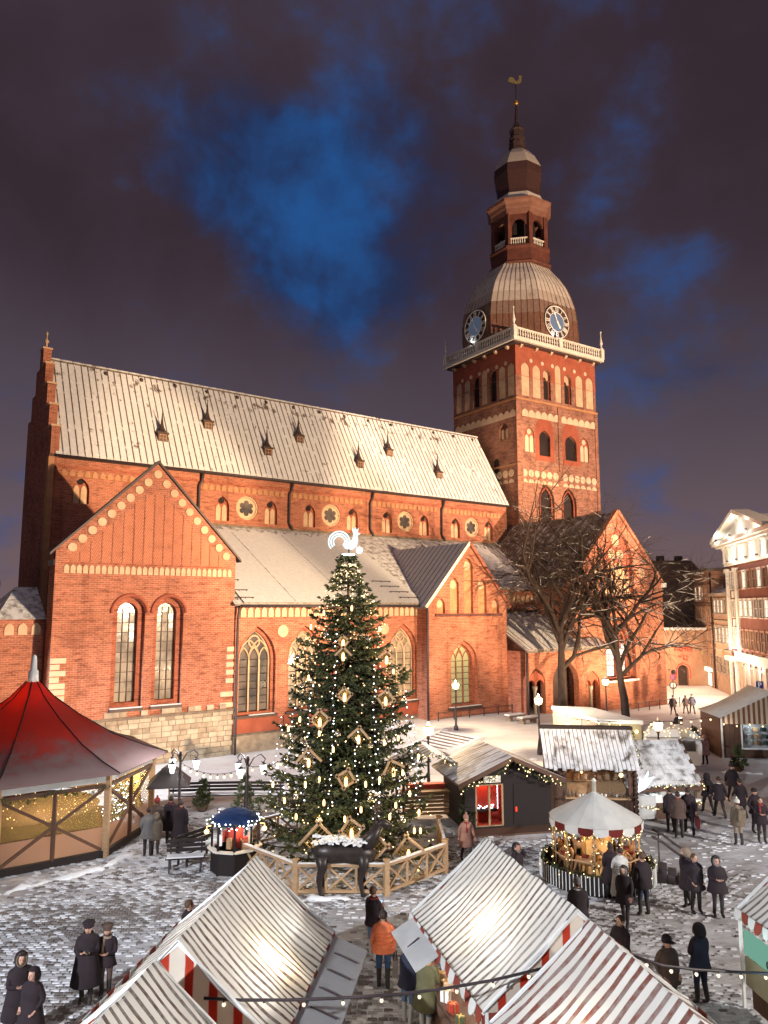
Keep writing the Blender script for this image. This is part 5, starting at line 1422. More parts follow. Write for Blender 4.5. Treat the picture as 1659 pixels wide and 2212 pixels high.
for i, (x, y, s, sh, t_, lb) in enumerate((
    (742, 1413, .42, 'roof', 0, 'small wooden roof shaped frame near the top of the Christmas tree'),
    (835, 1420, .42, 'roof', -8, 'small wooden roof shaped frame right of the tree top'),
    (745, 1500, .40, 'diamond', 6, 'upper middle wooden diamond frame on the Christmas tree'),
    (833, 1508, .50, 'diamond', -12, 'wooden diamond frame on the right flank of the tree'),
    (742, 1415 - 30, .34, 'diamond', 10, 'smallest wooden diamond frame high in the tree'),
    (692, 1553, .52, 'diamond', 4, 'wooden diamond frame left of the middle of the tree'),
    (775, 1590, .52, 'roof', -4, 'wooden roof shaped frame right below the middle of the tree'),
    (668, 1640, .62, 'roof', 2, 'wide wooden roof shaped frame on the left of the tree'),
    (748, 1680, .50, 'diamond', -14, 'wooden diamond frame low in the middle of the tree'),
    (850, 1660, .55, 'roof', 20, 'tilted wooden frame low on the right of the tree'),
    (690, 1815, .95, 'roof', 2, 'large wooden roof shaped frame behind the animal sculpture'),
    (805, 1825, .80, 'diamond', 0, 'large crossed wooden slats at the foot of the tree'),
    (760, 1790, .6, 'diamond', 12, 'wooden frame with glowing candle above the animal sculpture'),
    (882, 1835, .75, 'roof', 8, 'large wooden roof shaped frame at the right foot of the tree'))):
    frame_ornament(x, y, s, sh, t_, lb)
# glass baubles
M['bauble'] = plain('silver_bauble', (.75, .70, .60, 1), (.6, .55, .48, 1), 6, .12, .95)
bm_ = MB().ball((0, 0, 0), .10, 10, 7).mesh('bauble', M['bauble']); bc = MB().tube([(0, 0, .09), (0, 0, .16)], .02, 5).mesh('cap', M['gold'])
for x, y in ((705, 1370), (795, 1380), (600, 1420), (850, 1440), (655, 1480), (800, 1610), (620, 1640), (860, 1560), (730, 1585), (660, 1605), (690, 1770), (800, 1725), (830, 1590), (640, 1720), (870, 1770)):
    b = tag(place('bauble', bm_, None, on_tree(x, y, 1.02) - Vector((0, .05, 0))), 'shiny silver glass bauble hung in the Christmas tree', 'bauble', 'silver baubles on the Christmas tree')
    place('cap', bc, b)
# lit rooster on the tip
M['rooster_lit'] = glow('cold_lit_rooster', lin(225, 250, 255), 1.5)
ro = thing('tree_rooster', 'glowing white rooster on top of the Christmas tree', 'rooster', (XC.x, XC.y, 10.95))
RB = [(-.12, .10), (-.22, .24), (-.12, .40), (.06, .36), (.16, .46), (.19, .64), (.17, .72), (.27, .77), (.34, .72), (.46, .67), (.34, .60), (.37, .42), (.32, .20), (.15, .06)]
MB().prism(RB, fv(-.05), fv(.05)).build('body', M['rooster_lit'], ro, (0, 0, .12))
MB().prism([(.16, .73), (.14, .90), (.22, .82), (.27, .92), (.31, .81), (.38, .88), (.36, .74)], fv(-.03), fv(.03)).build('comb', M['rooster_lit'], ro, (0, 0, .12))
for i, rr in enumerate((.40, .31, .22)):
    pts = [(-.30 - .05 + rr * math.cos(R(a)), 0, .48 + rr * math.sin(R(a)) * 1.0) for a in range(-5, 226, 15)]
    MB().tube(pts, .028, 5).build('tail_feather', M['rooster_lit'], ro)
MB().tube([(0.02, 0, .2), (0.02, 0, -.35)], .03, 6).build('stand', M['iron'], ro)
pp = disc(0, 0, .22, 12); MB().tube([(p[0], p[1], -.0) for p in pp + pp[:1]], .025, 5).build('ring', M['bulb_cold'], ro)
MB().lathe([(.05, 0), (.10, .05), (.10, .12)], 8, (.42, -.15, .04)).ball((.42, -.15, .16), .11, 8, 6).build('spot_lamp', M['bulb_cold'], ro)
lamp('rooster_light', 'POINT', (.5, -.5, .4), 20, (.8, .95, 1), ro, .15)
for x, y in ((640, 1365), (820, 1370), (690, 1560), (860, 1600), (745, 1500), (640, 1700), (790, 1705), (880, 1720), (700, 1760), (835, 1770), (760, 1640), (905, 1770), (615, 1745)):
    lamp('candle_glow', 'POINT', on_tree(x, y, 1.06) - XC - Vector((0, .1, 0)), 8.0 if y < 1650 else 18.0, (1, .74, .34), xt, .06)
for p_, e_ in (((-2.2, 25.5, 1.4), 26), ((1.0, 25.9, 1.6), 32), ((1.4, 28.5, 1.2), 20), ((-4.1, 26.8, 1.5), 14)):
    lamp('tree_glow', 'POINT', Vector(p_) - XC, e_, (1, .72, .38), xt, .25)
# fence
fn = thing('tree_fence', 'octagonal pale wooden fence with crossed braces round the Christmas tree', 'fence', XC)
FR = 3.45 / math.cos(R(22.5)); fa_ = [R(-112.5 + 45 * k_) for k_ in range(8)]
fp = [Vector((FR * math.cos(a), FR * math.sin(a), 0)) for a in fa_]
for i in range(8):
    a, c = fp[i], fp[(i + 1) % 8]
    MB().box((0, 0, .53), (.15, .15, 1.06), rz=fa_[i]).box((0, 0, 1.08), (.19, .19, .05), rz=fa_[i]).build('post', M['wood'], fn, a)
    if i == 3: continue
    up = Vector((0, 0, 1))
    MB().bar(a + up * .92, c + up * .92, .12, .08).build('rail', M['wood'], fn); MB().bar(a + up * .14, c + up * .14, .09, .08).build('rail', M['wood'], fn)
    MB().bar(a + up * .975, c + up * .975, .10, .03).build('rail_snow', M['snow'], fn)
    n = 3
    for j in range(n):
        p, q = a.lerp(c, j / n), a.lerp(c, (j + 1) / n)
        if j: MB().bar(p + up * .14, p + up * .9, .08, .08).build('upright', M['wood'], fn)
        m0, m1 = p.lerp(q, .06), p.lerp(q, .94)
        MB().bar(m0 + up * .18, m1 + up * .88, .07, .06).build('brace', M['wood'], fn); MB().bar(m0 + up * .88, m1 + up * .18, .05, .06).build('brace', M['wood'], fn)
# dark animal sculpture with snow on its back
an = thing('animal_sculpture', 'dark metal reindeer sculpture with snow on its back by the fence', 'sculpture', at(742, 1932, 0), R(6))
b = MB()
b.lathe([(.1, -1.0), (.42, -.8), (.52, -.4), (.48, 0), (.55, .5), (.42, .85), (.12, 1.0)], 10, (0, 0, 0))
b.v = [(p[2], p[1] * .75, 1.28 + p[0] * .72 - .06 * p[2]) for p in b.v]
for lx, ly in ((-.72, -.22), (-.62, .22), (.58, -.22), (.68, .24)):
    b.tube([(lx, ly, 1.25), (lx + .04, ly, .85), (lx - .07, ly, .5), (lx, ly, .12), (lx + .05, ly, 0)], [.24, .16, .09, .075, .10], 7)
b.tube([(.62, 0, 1.4), (.95, 0, 1.75), (1.12, 0, 2.1)], [.34, .22, .16], 8)
b.tube([(1.02, 0, 2.1), (1.25, 0, 2.12), (1.55, 0, 1.98)], [.15, .15, .08], 8)
b.tube([(-.95, 0, 1.4), (-1.1, 0, 1.3), (-1.12, 0, 1.1)], [.1, .07, .02], 5)
b.build('body', plain('dark_bronze', (.030, .023, .022, 1), (.045, .034, .030, 1), 5, .38, .3, bmp=.2), an)
for s in (-1, 1):
    MB().tube([(1.1, s * .08, 2.2), (1.0, s * .3, 2.5), (1.15, s * .5, 2.85)], [.035, .03, .015], 5).tube([(1.0, s * .3, 2.5), (1.3, s * .42, 2.6)], [.03, .012], 5).build('antler', M['metal_dark'], an)
    MB().tube([(1.05, s * .13, 2.18), (1.0, s * .3, 2.24)], [.05, .015], 5).build('ear', M['iron'], an)
rr_ = random.Random(3)
for i in range(64):
    x = rr_.uniform(-.95, .8); y_ = rr_.uniform(-.40, .34)
    sb_ = MB().box((0, 0, 0), (rr_.uniform(.15, .4), rr_.uniform(.05, .13), .05))
    o = sb_.build('snow_patch', M['snow'], an, (x, y_, 1.70 - .5 * y_ * y_ - .06 * x)); o.rotation_euler = (rr_.uniform(-.35, .35), rr_.uniform(-.3, .3), rr_.uniform(0, 3))
# banks of shovelled snow
def snow_bank(label, pts, r, seed):
    r2 = random.Random(seed); b = MB(); q = []; rad = []
    for a, c in zip(pts, pts[1:]):
        a, c = Vector(a), Vector(c); n = max(3, int((c - a).length / .22))
        for i in range(n): q.append(a.lerp(c, i / n) + Vector((r2.gauss(0, .05), r2.gauss(0, .05), -.45 * r + r2.uniform(-.05, .03)))); rad.append(r * r2.uniform(.55, 1.25))
    b.tube(q, rad, 9); b.v = [(x + r2.gauss(0, .012), y + r2.gauss(0, .012), z + r2.gauss(0, .012)) for x, y, z in b.v]
    o = b.build('snow_bank', M['snow']); tag(o, label, 'snow', None, 'stuff')
snow_bank('ridge of shovelled snow under the animal sculpture', [at(660, 1942), at(840, 1945)], .16, 1)
snow_bank('ridge of shovelled snow along the pavilion base', [at(0, 1930), at(215, 1878), at(300, 1838)], .16, 2)
snow_bank('ridge of shovelled snow along the brown hut', [at(940, 1780), at(1000, 1806)], .15, 3)
snow_bank('ridge of shovelled snow beside the wooden stall', [at(1560, 1668), at(1655, 1672)], .18, 4)
snow_bank('ridge of shovelled snow below the terrace bank', [gpt(1010, 1640), gpt(1110, 1642), gpt(1165, 1640)], .22, 5)
# -- small spruces in pots
def small_spruce(x, y, h, label, seed):
    p = gpt(x, y); r_ = random.Random(seed)
    o = thing('potted_spruce', label, 'tree', p, 0, 'small spruces round the market')
    MB().lathe([(.16, 0), (.22, .05), (.25, .3), (.2, .32)], 10).build('pot', M['wood_mid'], o)
    spruce(o, h, lambda z: max(.05, (h - z) * .36), 9, 8, r_, .2, .13, 'needle_lit', .4, 4, .05, .25, .02)
small_spruce(437, 1752, 1.35, 'small spruce between the two snowy benches', 1)
small_spruce(528, 1768, 1.9, 'larger spruce below the three armed lantern left of the big tree', 2)
small_spruce(1502, 1622, 1.5, 'small spruce nearest the hooded person in pink', 3)
small_spruce(1535, 1606, 1.9, 'tall narrow spruce at the corner of the wooden stall', 4)
small_spruce(1597, 1668, 1.5, 'bushy spruce under the lit window of the wooden stall', 5)
small_spruce(1010, 1792, 1.3, 'dark spruce at the corner of the brown hut', 6)
small_spruce(1440, 1660, 1.2, 'small spruce beside the white trailer', 8)
# -- bare winter trees with snow on the boughs
def bare_tree(label, base, h, seed, spread, lean, forks):
    r_ = random.Random(seed); o = thing('bare_tree', label, 'tree', base, 0, 'bare trees before the porch')
    wood = MB(); twg = MB(); snw = MB()
    def grow(p, d, L, r, lvl):
        n = 4 if lvl < 2 else 3
        pts = [p]; rs_ = [r]; q = p; dd = d.copy()
        for i in range(n):
            wob = .22 if lvl else .06
            up_ = .10 if lvl < 2 else (-.02 if lvl < 4 else -.10)
            dd = (dd + Vector((r_.gauss(0, wob), r_.gauss(0, wob), r_.gauss(up_, wob * .6)))).normalized()
            q = q + dd * (L / n); pts.append(q); rs_.append(r * (1 - .5 * (i + 1) / n))
        (wood if lvl < 3 else twg).tube(pts, rs_, 7 if lvl == 0 else 5 if lvl < 3 else 3, cap=False)
        if 1 <= lvl < 5 and r > .012:
            for a_, c_, ra in zip(pts, pts[1:], rs_):
                t_ = (c_ - a_).normalized()
                if abs(t_.z) < .72 and r_.random() < .32:
                    snw.tube([a_ + Vector((0, 0, ra * .75)), c_ + Vector((0, 0, ra * .7))], ra * .42 + .003, 4, cap=True)
        if lvl >= 6 or r < .005: return
        if lvl == 0:
            for k_ in range(forks):
                a = 2 * math.pi * (k_ + r_.random() * .6) / forks
                dv = Vector((math.cos(a) * spread * r_.uniform(.6, 1.15), math.sin(a) * spread * r_.uniform(.6, 1.1), r_.uniform(.5, 1.0))).normalized()
                st_ = pts[2].lerp(pts[-1], k_ / max(1, forks - 1)) if k_ < forks - 1 else pts[-1]
                grow(st_, dv, h * r_.uniform(.30, .42), r * .52, 1)
            return
        m = (4, 5, 4, 4, 3, 2)[lvl]
        for k_ in range(m):
            t = (k_ + 1) / m; j = min(n, max(1, int(round(t * n))))
            b0 = pts[j]
            ax = dd.orthogonal().normalized(); ax = Matrix.Rotation(r_.uniform(0, 6.28), 3, dd) @ ax
            ang = R(r_.uniform(22, 52)) if t < 1 else R(r_.uniform(5, 22))
            nd = (Matrix.Rotation(ang, 3, ax) @ dd)
            grow(b0, nd, L * r_.uniform(.52, .78), rs_[j] * r_.uniform(.55, .8), lvl + 1)
    grow(Vector((0, 0, 0)), Vector(lean).normalized(), h * .40, h * .021, 0)
    wood.build('trunk', M['bark'], o); twg.build('twigs', M['bark'], o)
    tag(snw.build('bough_snow', M['snow'], o), None, None, None, 'stuff')
    return o
p = from_uv(25.4, -6.2); bare_tree('slender bare tree with upright snowy boughs before the porch', (p[0], p[1], gz(*p) - .1), 19.5, 21, .42, (.02, 0, 1), 7)
p = from_uv(30.6, -8.4); bare_tree('spreading bare tree with long snowy boughs before the chapel window', (p[0], p[1], gz(*p) - .1), 17.5, 34, .72, (.02, 0, 1), 8)

# ================================================================== LAMPS
M['lamp_orange'] = glow('sodium_lamp', lin(255, 214, 150), 12)
M['lamp_white'] = glow('white_lantern', lin(250, 248, 235), 12)
def street_lamp(x, y, ztop, label, energy, col=(1, .72, .45)):
    g = at(x, y, ztop); zb = gz(g.x, g.y)
    o = thing('street_lamp', label, 'street lamp', (g.x, g.y, zb), 0, 'lamp posts on the cathedral terrace')
    h = ztop - zb
    MB().lathe([(.16, 0), (.16, .25), (.09, .35), (.08, .8), (.06, .9), (.05, h - .5), (.09, h - .42), (.05, h - .35)], 8).build('post', M['iron'], o)
    MB().lathe([(.06, h - .34), (.19, h - .28), (.25, h - .05), (.20, h + .08)], 8).build('globe', M['lamp_orange'], o)
    MB().lathe([(.23, h + .08), (.10, h + .16), (.02, h + .30)], 8).build('cap', M['iron'], o)
    lamp('lamp_light', 'POINT', (0, -.0, h + .55), energy, col, o, .12)
street_lamp(925, 1573, 3.1, 'lamp post behind the snowy hut roof below the stone steps', 1500)
street_lamp(984, 1478, 3.5, 'lamp post on the terrace by the gabled bay window', 1500)
street_lamp(1163, 1510, 3.4, 'lamp post before the dark church portal', 1700)
street_lamp(1421, 1563, 3.2, 'lamp post by the white trailer with fairy lights', 60)
street_lamp(1308, 1470, 3.6, 'lamp post at the corner of the chapel', 60, (1, .95, .85))
def lantern_post(x, y, label, zt=3.0):
    g = at(x, y, zt); zb = gz(g.x, g.y)
    o = thing('three_armed_lantern', label, 'lantern', (g.x, g.y, zb), 0, 'three armed lanterns beside the benches'); h = zt - zb
    MB().lathe([(.14, 0), (.14, .3), (.06, .4), (.05, h + .1), (.08, h + .14), (.03, h + .3)], 8).build('post', M['iron'], o)
    for k_ in range(3):
        a = R(120 * k_ + 15); d = Vector((math.cos(a), math.sin(a), 0))
        pts = [d * .05 + Vector((0, 0, h - .1)), d * .25 + Vector((0, 0, h + .25)), d * .5 + Vector((0, 0, h + .33)), d * .68 + Vector((0, 0, h + .15)), d * .6 + Vector((0, 0, h + .02)), d * .5 + Vector((0, 0, h + .08))]
        ar = MB().tube(pts, .025, 5).build('arm', M['iron'], o)
        c = d * .6
        MB().lathe([(.06, h - .40), (.13, h - .12), (.11, h - .06)], 8, (c.x, c.y, 0)).build('lamp_glass', M['lamp_white'], ar)
        MB().lathe([(.14, h - .06), (.05, h + .02)], 8, (c.x, c.y, 0)).build('lamp_cap', M['iron'], ar)
    lamp('lantern_light', 'POINT', (0, .3, h + .7), 330, (.95, .97, 1), o, .2)
lantern_post(390, 1640, 'three armed lantern beside the dark parasol', 3.1)
lantern_post(535, 1650, 'three armed lantern above the spruce left of the big tree', 3.0)
# wall lantern and traffic signs by the chapel corner
g = Vector((*from_uv(45.2, -3.4), 2.6))
wl = thing('wall_lantern', 'black iron lantern on the corner of the chapel wall', 'lantern', g, CRZ)
MB().tube([(0, .4, .2), (0, .1, .25), (0, -.1, .1)], .04, 5).build('bracket', M['iron'], wl)
MB().lathe([(.10, -.45), (.22, 0), (.25, .05), (.08, .25)], 6, (0, -.15, 0)).build('lantern_body', M['iron'], wl)
g = gpt(1456, 1530)
sg = thing('traffic_sign', 'two round traffic signs on one pole at the street mouth', 'sign', g)
MB().tube([(0, 0, 0), (0, 0, 3.1)], .04, 6).build('pole', M['iron'], sg)
M['sign_red'] = plain('sign_red', (.5, .03, .03, 1), (.45, .03, .03, 1), 1, .4); M['sign_blue'] = plain('sign_blue', (.03, .06, .22, 1), (.03, .05, .18, 1), 1, .4); M['white'] = plain('white_paint', (.8, .8, .78, 1), (.72, .72, .70, 1), 1, .5)
MB().prism(disc(0, 2.9, .3, 18), fv(-.06), fv(-.03)).build('sign_plate', M['sign_blue'], sg); pp = disc(0, 2.9, .28, 18); MB().tube([(p[0], -.07, p[1]) for p in pp + pp[:1]], .035, 4).build('sign_rim', M['sign_red'], sg)
MB().bar((-.2, -.075, 2.7), (.2, -.075, 3.1), .05, .02, up=(0, 1, 0)).build('sign_bar', M['sign_red'], sg); MB().bar((-.2, -.07, 3.1), (.2, -.07, 2.7), .05, .02, up=(0, 1, 0)).build('sign_bar', M['sign_red'], sg)
MB().prism(disc(0, 2.15, .36, 18), fv(-.06), fv(-.03)).build('sign_plate', M['metal_dark'], sg)
for s in (-1, 1): MB().prism([(s * .06, 1.95), (s * .25, 2.0), (s * .2, 2.35), (s * .05, 2.4)], fv(-.075), fv(-.06)).build('sign_symbol', M['white'], sg)
g = at(1640, 1478, 3.0); g.z = gz(g.x, g.y)
ps_ = thing('parking_sign', 'square blue parking sign with a white letter P above the striped stall', 'sign', g)
MB().tube([(0, 0, 0), (0, 0, 3.3)], .04, 6).build('pole', M['iron'], ps_); MB().bx(-.28, .28, -.06, -.03, 2.65, 3.25).build('sign_plate', M['sign_blue'], ps_); MB().bx(-.3, .3, -.05, -.02, 2.4, 2.6).build('sign_plate', M['white'], ps_)
PTXT = text_obj('P', .58, M['white'], ps_, (0, -.075, 2.95), bold=True)
# ================================================================== MARKET
def atY(x, y, Y):
    d = pixdir(x, y); return Vector((0, 0, CAM_H)) + d * (Y / d.y)
def stripe_mat(name, axis, period, light, dark1, dark2, duty=.5, transl=.35, dust=.0):
    m, t, p, o = new_mat(name)
    tc = t.node('ShaderNodeTexCoord'); s3 = t.node('ShaderNodeSeparateXYZ'); t.link(tc.outputs['Object'], s3.inputs[0])
    n0 = t.noise(tc.outputs['Object'], 2.2, 3.0)
    c = t.math('FRACT', t.math('ADD', t.math('MULTIPLY', s3.outputs[axis], 1.0 / period), t.math('MULTIPLY', n0, .06)))
    band = t.smooth(t.math('ABSOLUTE', t.math('SUBTRACT', c, .5)), duty / 2 + .03, duty / 2 - .03)
    nz = t.noise(tc.outputs['Object'], 5.0, 6.0, .7); nl = t.noise(tc.outputs['Object'], .7, 3.0)
    dk = t.mix(t.smooth(nz, .35, .65), dark1, dark2)
    if dust: dk = t.mix(t.math('MULTIPLY', t.smooth(t.math('ADD', t.math('MULTIPLY', nz, .5), t.math('MULTIPLY', nl, .5)), .40, .62), dust), dk, (.52, .51, .50, 1))
    lt_ = t.mix(t.smooth(nl, .3, .7), light, tuple(v * .82 for v in light[:3]) + (1,))
    col = t.mix(band, lt_, dk)
    t.link(col, p.inputs['Base Color']); p.inputs['Roughness'].default_value = .8; p.inputs['Specular IOR Level'].default_value = .2
    tr = t.node('ShaderNodeBsdfTranslucent'); t.link(col, tr.inputs[0])
    mx = t.node('ShaderNodeMixShader'); mx.inputs[0].default_value = transl
    t.link(p.outputs[0], mx.inputs[1]); t.link(tr.outputs[0], mx.inputs[2]); t.link(mx.outputs[0], o.inputs[0])
    bump(t, p, t.math('ADD', nl, t.math('MULTIPLY', nz, .25)), .3, .04)
    return m
def cloth(name, c1, c2, transl=.3, scale=1.5, rough=.85):
    m, t, p, o = new_mat(name)
    nz = t.noise(t.pos(), scale, 5.0, .6); col = t.mix(t.smooth(nz, .3, .7), c1, c2)
    t.link(col, p.inputs['Base Color']); p.inputs['Roughness'].default_value = rough; p.inputs['Specular IOR Level'].default_value = .2
    tr = t.node('ShaderNodeBsdfTranslucent'); t.link(col, tr.inputs[0])
    mx = t.node('ShaderNodeMixShader'); mx.inputs[0].default_value = transl
    t.link(p.outputs[0], mx.inputs[1]); t.link(tr.outputs[0], mx.inputs[2]); t.link(mx.outputs[0], o.inputs[0])
    bump(t, p, nz, .2, .03)
    return m
LIGHTC = (.80, .79, .75, 1)
M['stripe_roof'] = stripe_mat('striped_canvas_roof', 1, .185, LIGHTC, (.12, .075, .065, 1), (.17, .145, .135, 1), .36, .34, .50)
M['stripe_roof_red'] = stripe_mat('red_striped_canvas_roof', 1, .25, LIGHTC, (.20, .055, .04, 1), (.19, .12, .10, 1), .42, .34, .36)
M['stripe_gable'] = stripe_mat('red_white_gable', 0, .42, (.78, .70, .60, 1), (.50, .05, .02, 1), (.42, .04, .02, 1), .36, .30, 0)
M['canvas'] = cloth('off_white_canvas', (.72, .71, .68, 1), (.60, .60, .58, 1), .2)
M['tarp'] = plain('grey_white_sheet', (.50, .50, .50, 1), (.40, .40, .40, 1), 1.5, .6)
def stall_tent(label, ctr, az, ln, hw, zr, ze, roof, flap=None, light=(0, 0), glow_e=30, group='striped market tents'):
    o = thing('market_tent', label, 'tent', (ctr[0], ctr[1], 0), -az, group)
    NS, NY = 10, 26
    for s in (-1, 1):
        b = MB(); vs = []
        for i in range(NS + 1):
            f = i / NS; x = s * hw * f; z = zr + (ze - zr) * f - .10 * math.sin(math.pi * f)
            for j in range(NY + 1):
                g_ = j / NY; y = -ln / 2 + ln * g_
                wr = .034 * math.sin(7 * g_ * math.pi + 2.5 * f + s) * f + .016 * math.sin(23 * g_ + 11 * f) + .012 * math.sin(41 * g_ - 7 * f)
                vs.append((x, y, z - .07 * math.sin(math.pi * g_) * f + wr))
        W_ = NY + 1; fs = [(i * W_ + j, i * W_ + j + 1, (i + 1) * W_ + j + 1, (i + 1) * W_ + j) for i in range(NS) for j in range(NY)]
        ed = [(s * hw * i / NS, vs[i * W_][1], vs[i * W_][2]) for i in range(NS + 1)]
        for j in (0, NY): MB().tube([vs[i * W_ + j] for i in range(NS + 1)], .018, 5).build('hem', M['canvas'], o)
        b.add(vs, fs, smooth=True).build('canopy', M[roof], o)
        # scalloped valance, one flap of cloth after another
        n = int(ln / .262)
        for k_ in range(n):
            y0 = -ln / 2 + ln * k_ / n; y1 = -ln / 2 + ln * (k_ + 1) / n; m2 = (y0 + y1) / 2
            fx = s * .05 + s * .04 * math.sin(k_ * 1.7)
            pr = [(y0 + .01, 0), (y1 - .01, 0), (y1 - .01, -.14), ((y1 + m2) / 2, -.21), (m2, -.235), ((y0 + m2) / 2, -.21), (y0 + .01, -.14)]
            MB().prism(pr, lambda a, z: (s * hw + fx * (-z * 4) - .008, a, ze + .03 + z), lambda a, z: (s * hw + fx * (-z * 4) + .008, a, ze + .03 + z)).build('scallop', M['canvas'] if k_ % 2 else M['stripe_gable_red'], o)
    for y, sg_ in ((-ln / 2 + .03, -1), (ln / 2 - .03, 1)):
        MB().prism([(-hw + .03, ze - .02), (hw - .03, ze - .02), (hw * .5, (zr + ze) / 2 - .13), (0, zr - .03), (-hw * .5, (zr + ze) / 2 - .13)], lambda a, z: (a, y - .012, z), lambda a, z: (a, y + .012, z)).build('gable_cloth', M['stripe_gable'], o)
        for k_ in range(9):
            x0 = -hw + 2 * hw * k_ / 9; x1 = x0 + 2 * hw / 9; m2 = (x0 + x1) / 2
            MB().prism([(x0, 0), (x1, 0), (x1, -.2), (m2, -.27), (x0, -.2)], lambda a, z: (a, y - .02, ze - .02 + z), lambda a, z: (a, y + .0, ze - .02 + z)).build('scallop', M['canvas'] if k_ % 2 else M['stripe_gable_red'], o)
        for s in (-1, 1):
            MB().bx(s * (hw - .08) - .03, s * (hw - .08) + .03, y - .03, y + .03, 0, ze).build('post', M['white'], o)
        MB().bar((-hw, y, ze - .02), (0, y, zr - .06), .05, .05).build('rafter', M['white'], o); MB().bar((hw, y, ze - .02), (0, y, zr - .06), .05, .05).build('rafter', M['white'], o)
    MB().bar((0, -ln / 2, zr - .07), (0, ln / 2, zr - .07), .05).build('ridge_pole', M['white'], o)
    for s in (-1, 1):
        MB().bx(s * (hw - .45) - .25, s * (hw - .45) + .25, -ln / 2 + .2, ln / 2 - .2, .82, .88).bx(s * (hw - .2) - .02, s * (hw - .2) + .02, -ln / 2 + .2, ln / 2 - .2, .05, .82).build('counter', M['wood_mid'], o)
    if flap:
        s, y0, y1, wd = flap
        vs = []
        for lift in (0, .03):
            vs += [(s * (hw - .02), y0, ze - .03 + lift), (s * (hw - .02), y1, ze - .03 + lift), (s * (hw + wd), y1, ze - .30 + lift), (s * (hw + wd), y0, ze - .30 + lift)]
        MB().add(vs, [(0, 1, 2, 3), (4, 7, 6, 5), (0, 4, 5, 1), (1, 5, 6, 2), (2, 6, 7, 3), (3, 7, 4, 0)]).build('awning', M['tarp'], o)
        nn = int((y1 - y0) / .62)
        for k_ in range(1, nn):
            y = y0 + (y1 - y0) * k_ / nn
            MB().bar((s * (hw + .15), y, ze - .055), (s * (hw + wd - .1), y, ze - .225), .018, .03).build('awning_rib', M['iron'], o)
    for q_, (ax, ay) in enumerate(((-.7, -1.2), (.7, -1.2), (-.7, 1.2), (.7, 1.2))):
        lamp('stall_inner_light', 'POINT', (ax, ay, 2.05), glow_e * .30, (1, .95, .86), o, .12)
        MB().ball((ax, ay, 2.05), .05, 6, 5).build('inner_bulb', M['bulb_gold'], o)
    lx, ly = light
    lamp('stall_bulb_light', 'POINT', (lx, ly, 2.38), glow_e, (1, .78, .48), o, .08)
    MB().ball((lx, ly, 2.32), .06, 8, 6).build('hanging_lamp', M['bulb_gold'], o)
    return o
M['stripe_gable_red'] = cloth('red_canvas', (.30, .06, .04, 1), (.22, .05, .035, 1), .2, 4)
M['stripe_gable_red'].name = 'red_canvas'
M['red_canvas_box'] = plain('red_card', (.45, .05, .035, 1), (.38, .04, .03, 1), 3, .6)
tL1 = stall_tent('striped tent left of the passage whose far end is nearest the tree', (-3.07, 14.95), R(7.96), 4.19, 1.75, 3.6, 2.1, 'stripe_roof', (1, -2.1, 2.0, .72), (.95, -.2), 150)
tL2 = stall_tent('striped tent at the bottom edge left of the passage', (-3.80, 10.15), R(7.96), 4.19, 1.75, 3.6, 2.1, 'stripe_roof', (1, -2.1, 2.0, .72), (.8, .2), 70)
tR1 = stall_tent('striped tent right of the passage whose peak points at the brown hut', (2.93, 16.2), R(-14.5), 4.34, 1.85, 3.6, 2.1, 'stripe_roof', (-1, .1, 1.95, .5), (-.75, -.1), 150)
tR2 = stall_tent('red striped tent at the bottom edge right of the passage', (3.97, 11.6), R(-11), 4.3, 1.85, 3.6, 2.1, 'stripe_roof_red', None, (-.9, .6), 60)
E_ = at(1588, 1962, 2.1); az_ = R(-6)
dirn = Vector((math.sin(az_), math.cos(az_), 0)); perp = Vector((dirn.y, -dirn.x, 0))
c_ = E_ + perp * 1.85 - dirn * 2.1
tR3 = stall_tent('striped stall at the right edge with a green lit menu board', (c_.x, c_.y), az_, 4.2, 1.85, 3.6, 2.1, 'stripe_roof', None, (-1.2, 0), 22)
# wares on the counters facing the passage
rw = random.Random(31)
for tn, side, nm_ in ((tR1, -1, 'right hand tent'), (tR2, -1, 'red striped tent'), (tL1, 1, 'left hand tent')):
    for i in range(9):
        w_, d_, h_ = rw.uniform(.14, .26), rw.uniform(.12, .22), rw.uniform(.08, .24)
        p = Matrix.Translation(tn.location) @ Matrix.Rotation(tn.rotation_euler.z, 4, 'Z') @ Vector((side * (1.4 + rw.uniform(-.12, .12)), -1.8 + i * .42, .88))
        k_ = ('red', 'white', 'cream', 'brown', 'green')[i % 5]
        g_ = thing('gift_box', k_ + ' gift box tied with ribbon, ' + ('near' if i < 5 else 'far') + ' end of the ' + nm_ + ' counter', 'box', p, rw.uniform(-.6, .6), 'gift boxes on the tent counters')
        MB().bx(-w_ / 2, w_ / 2, -d_ / 2, d_ / 2, 0, h_).build('box', M[('red_canvas_box', 'white', 'cream', 'wood', 'needle_lit')[i % 5]], g_)
        MB().bx(-.015, .015, -d_ / 2 - .003, d_ / 2 + .003, 0, h_ + .004).bx(-w_ / 2 - .003, w_ / 2 + .003, -.015, .015, 0, h_ + .005).build('ribbon', M['gold'], g_)
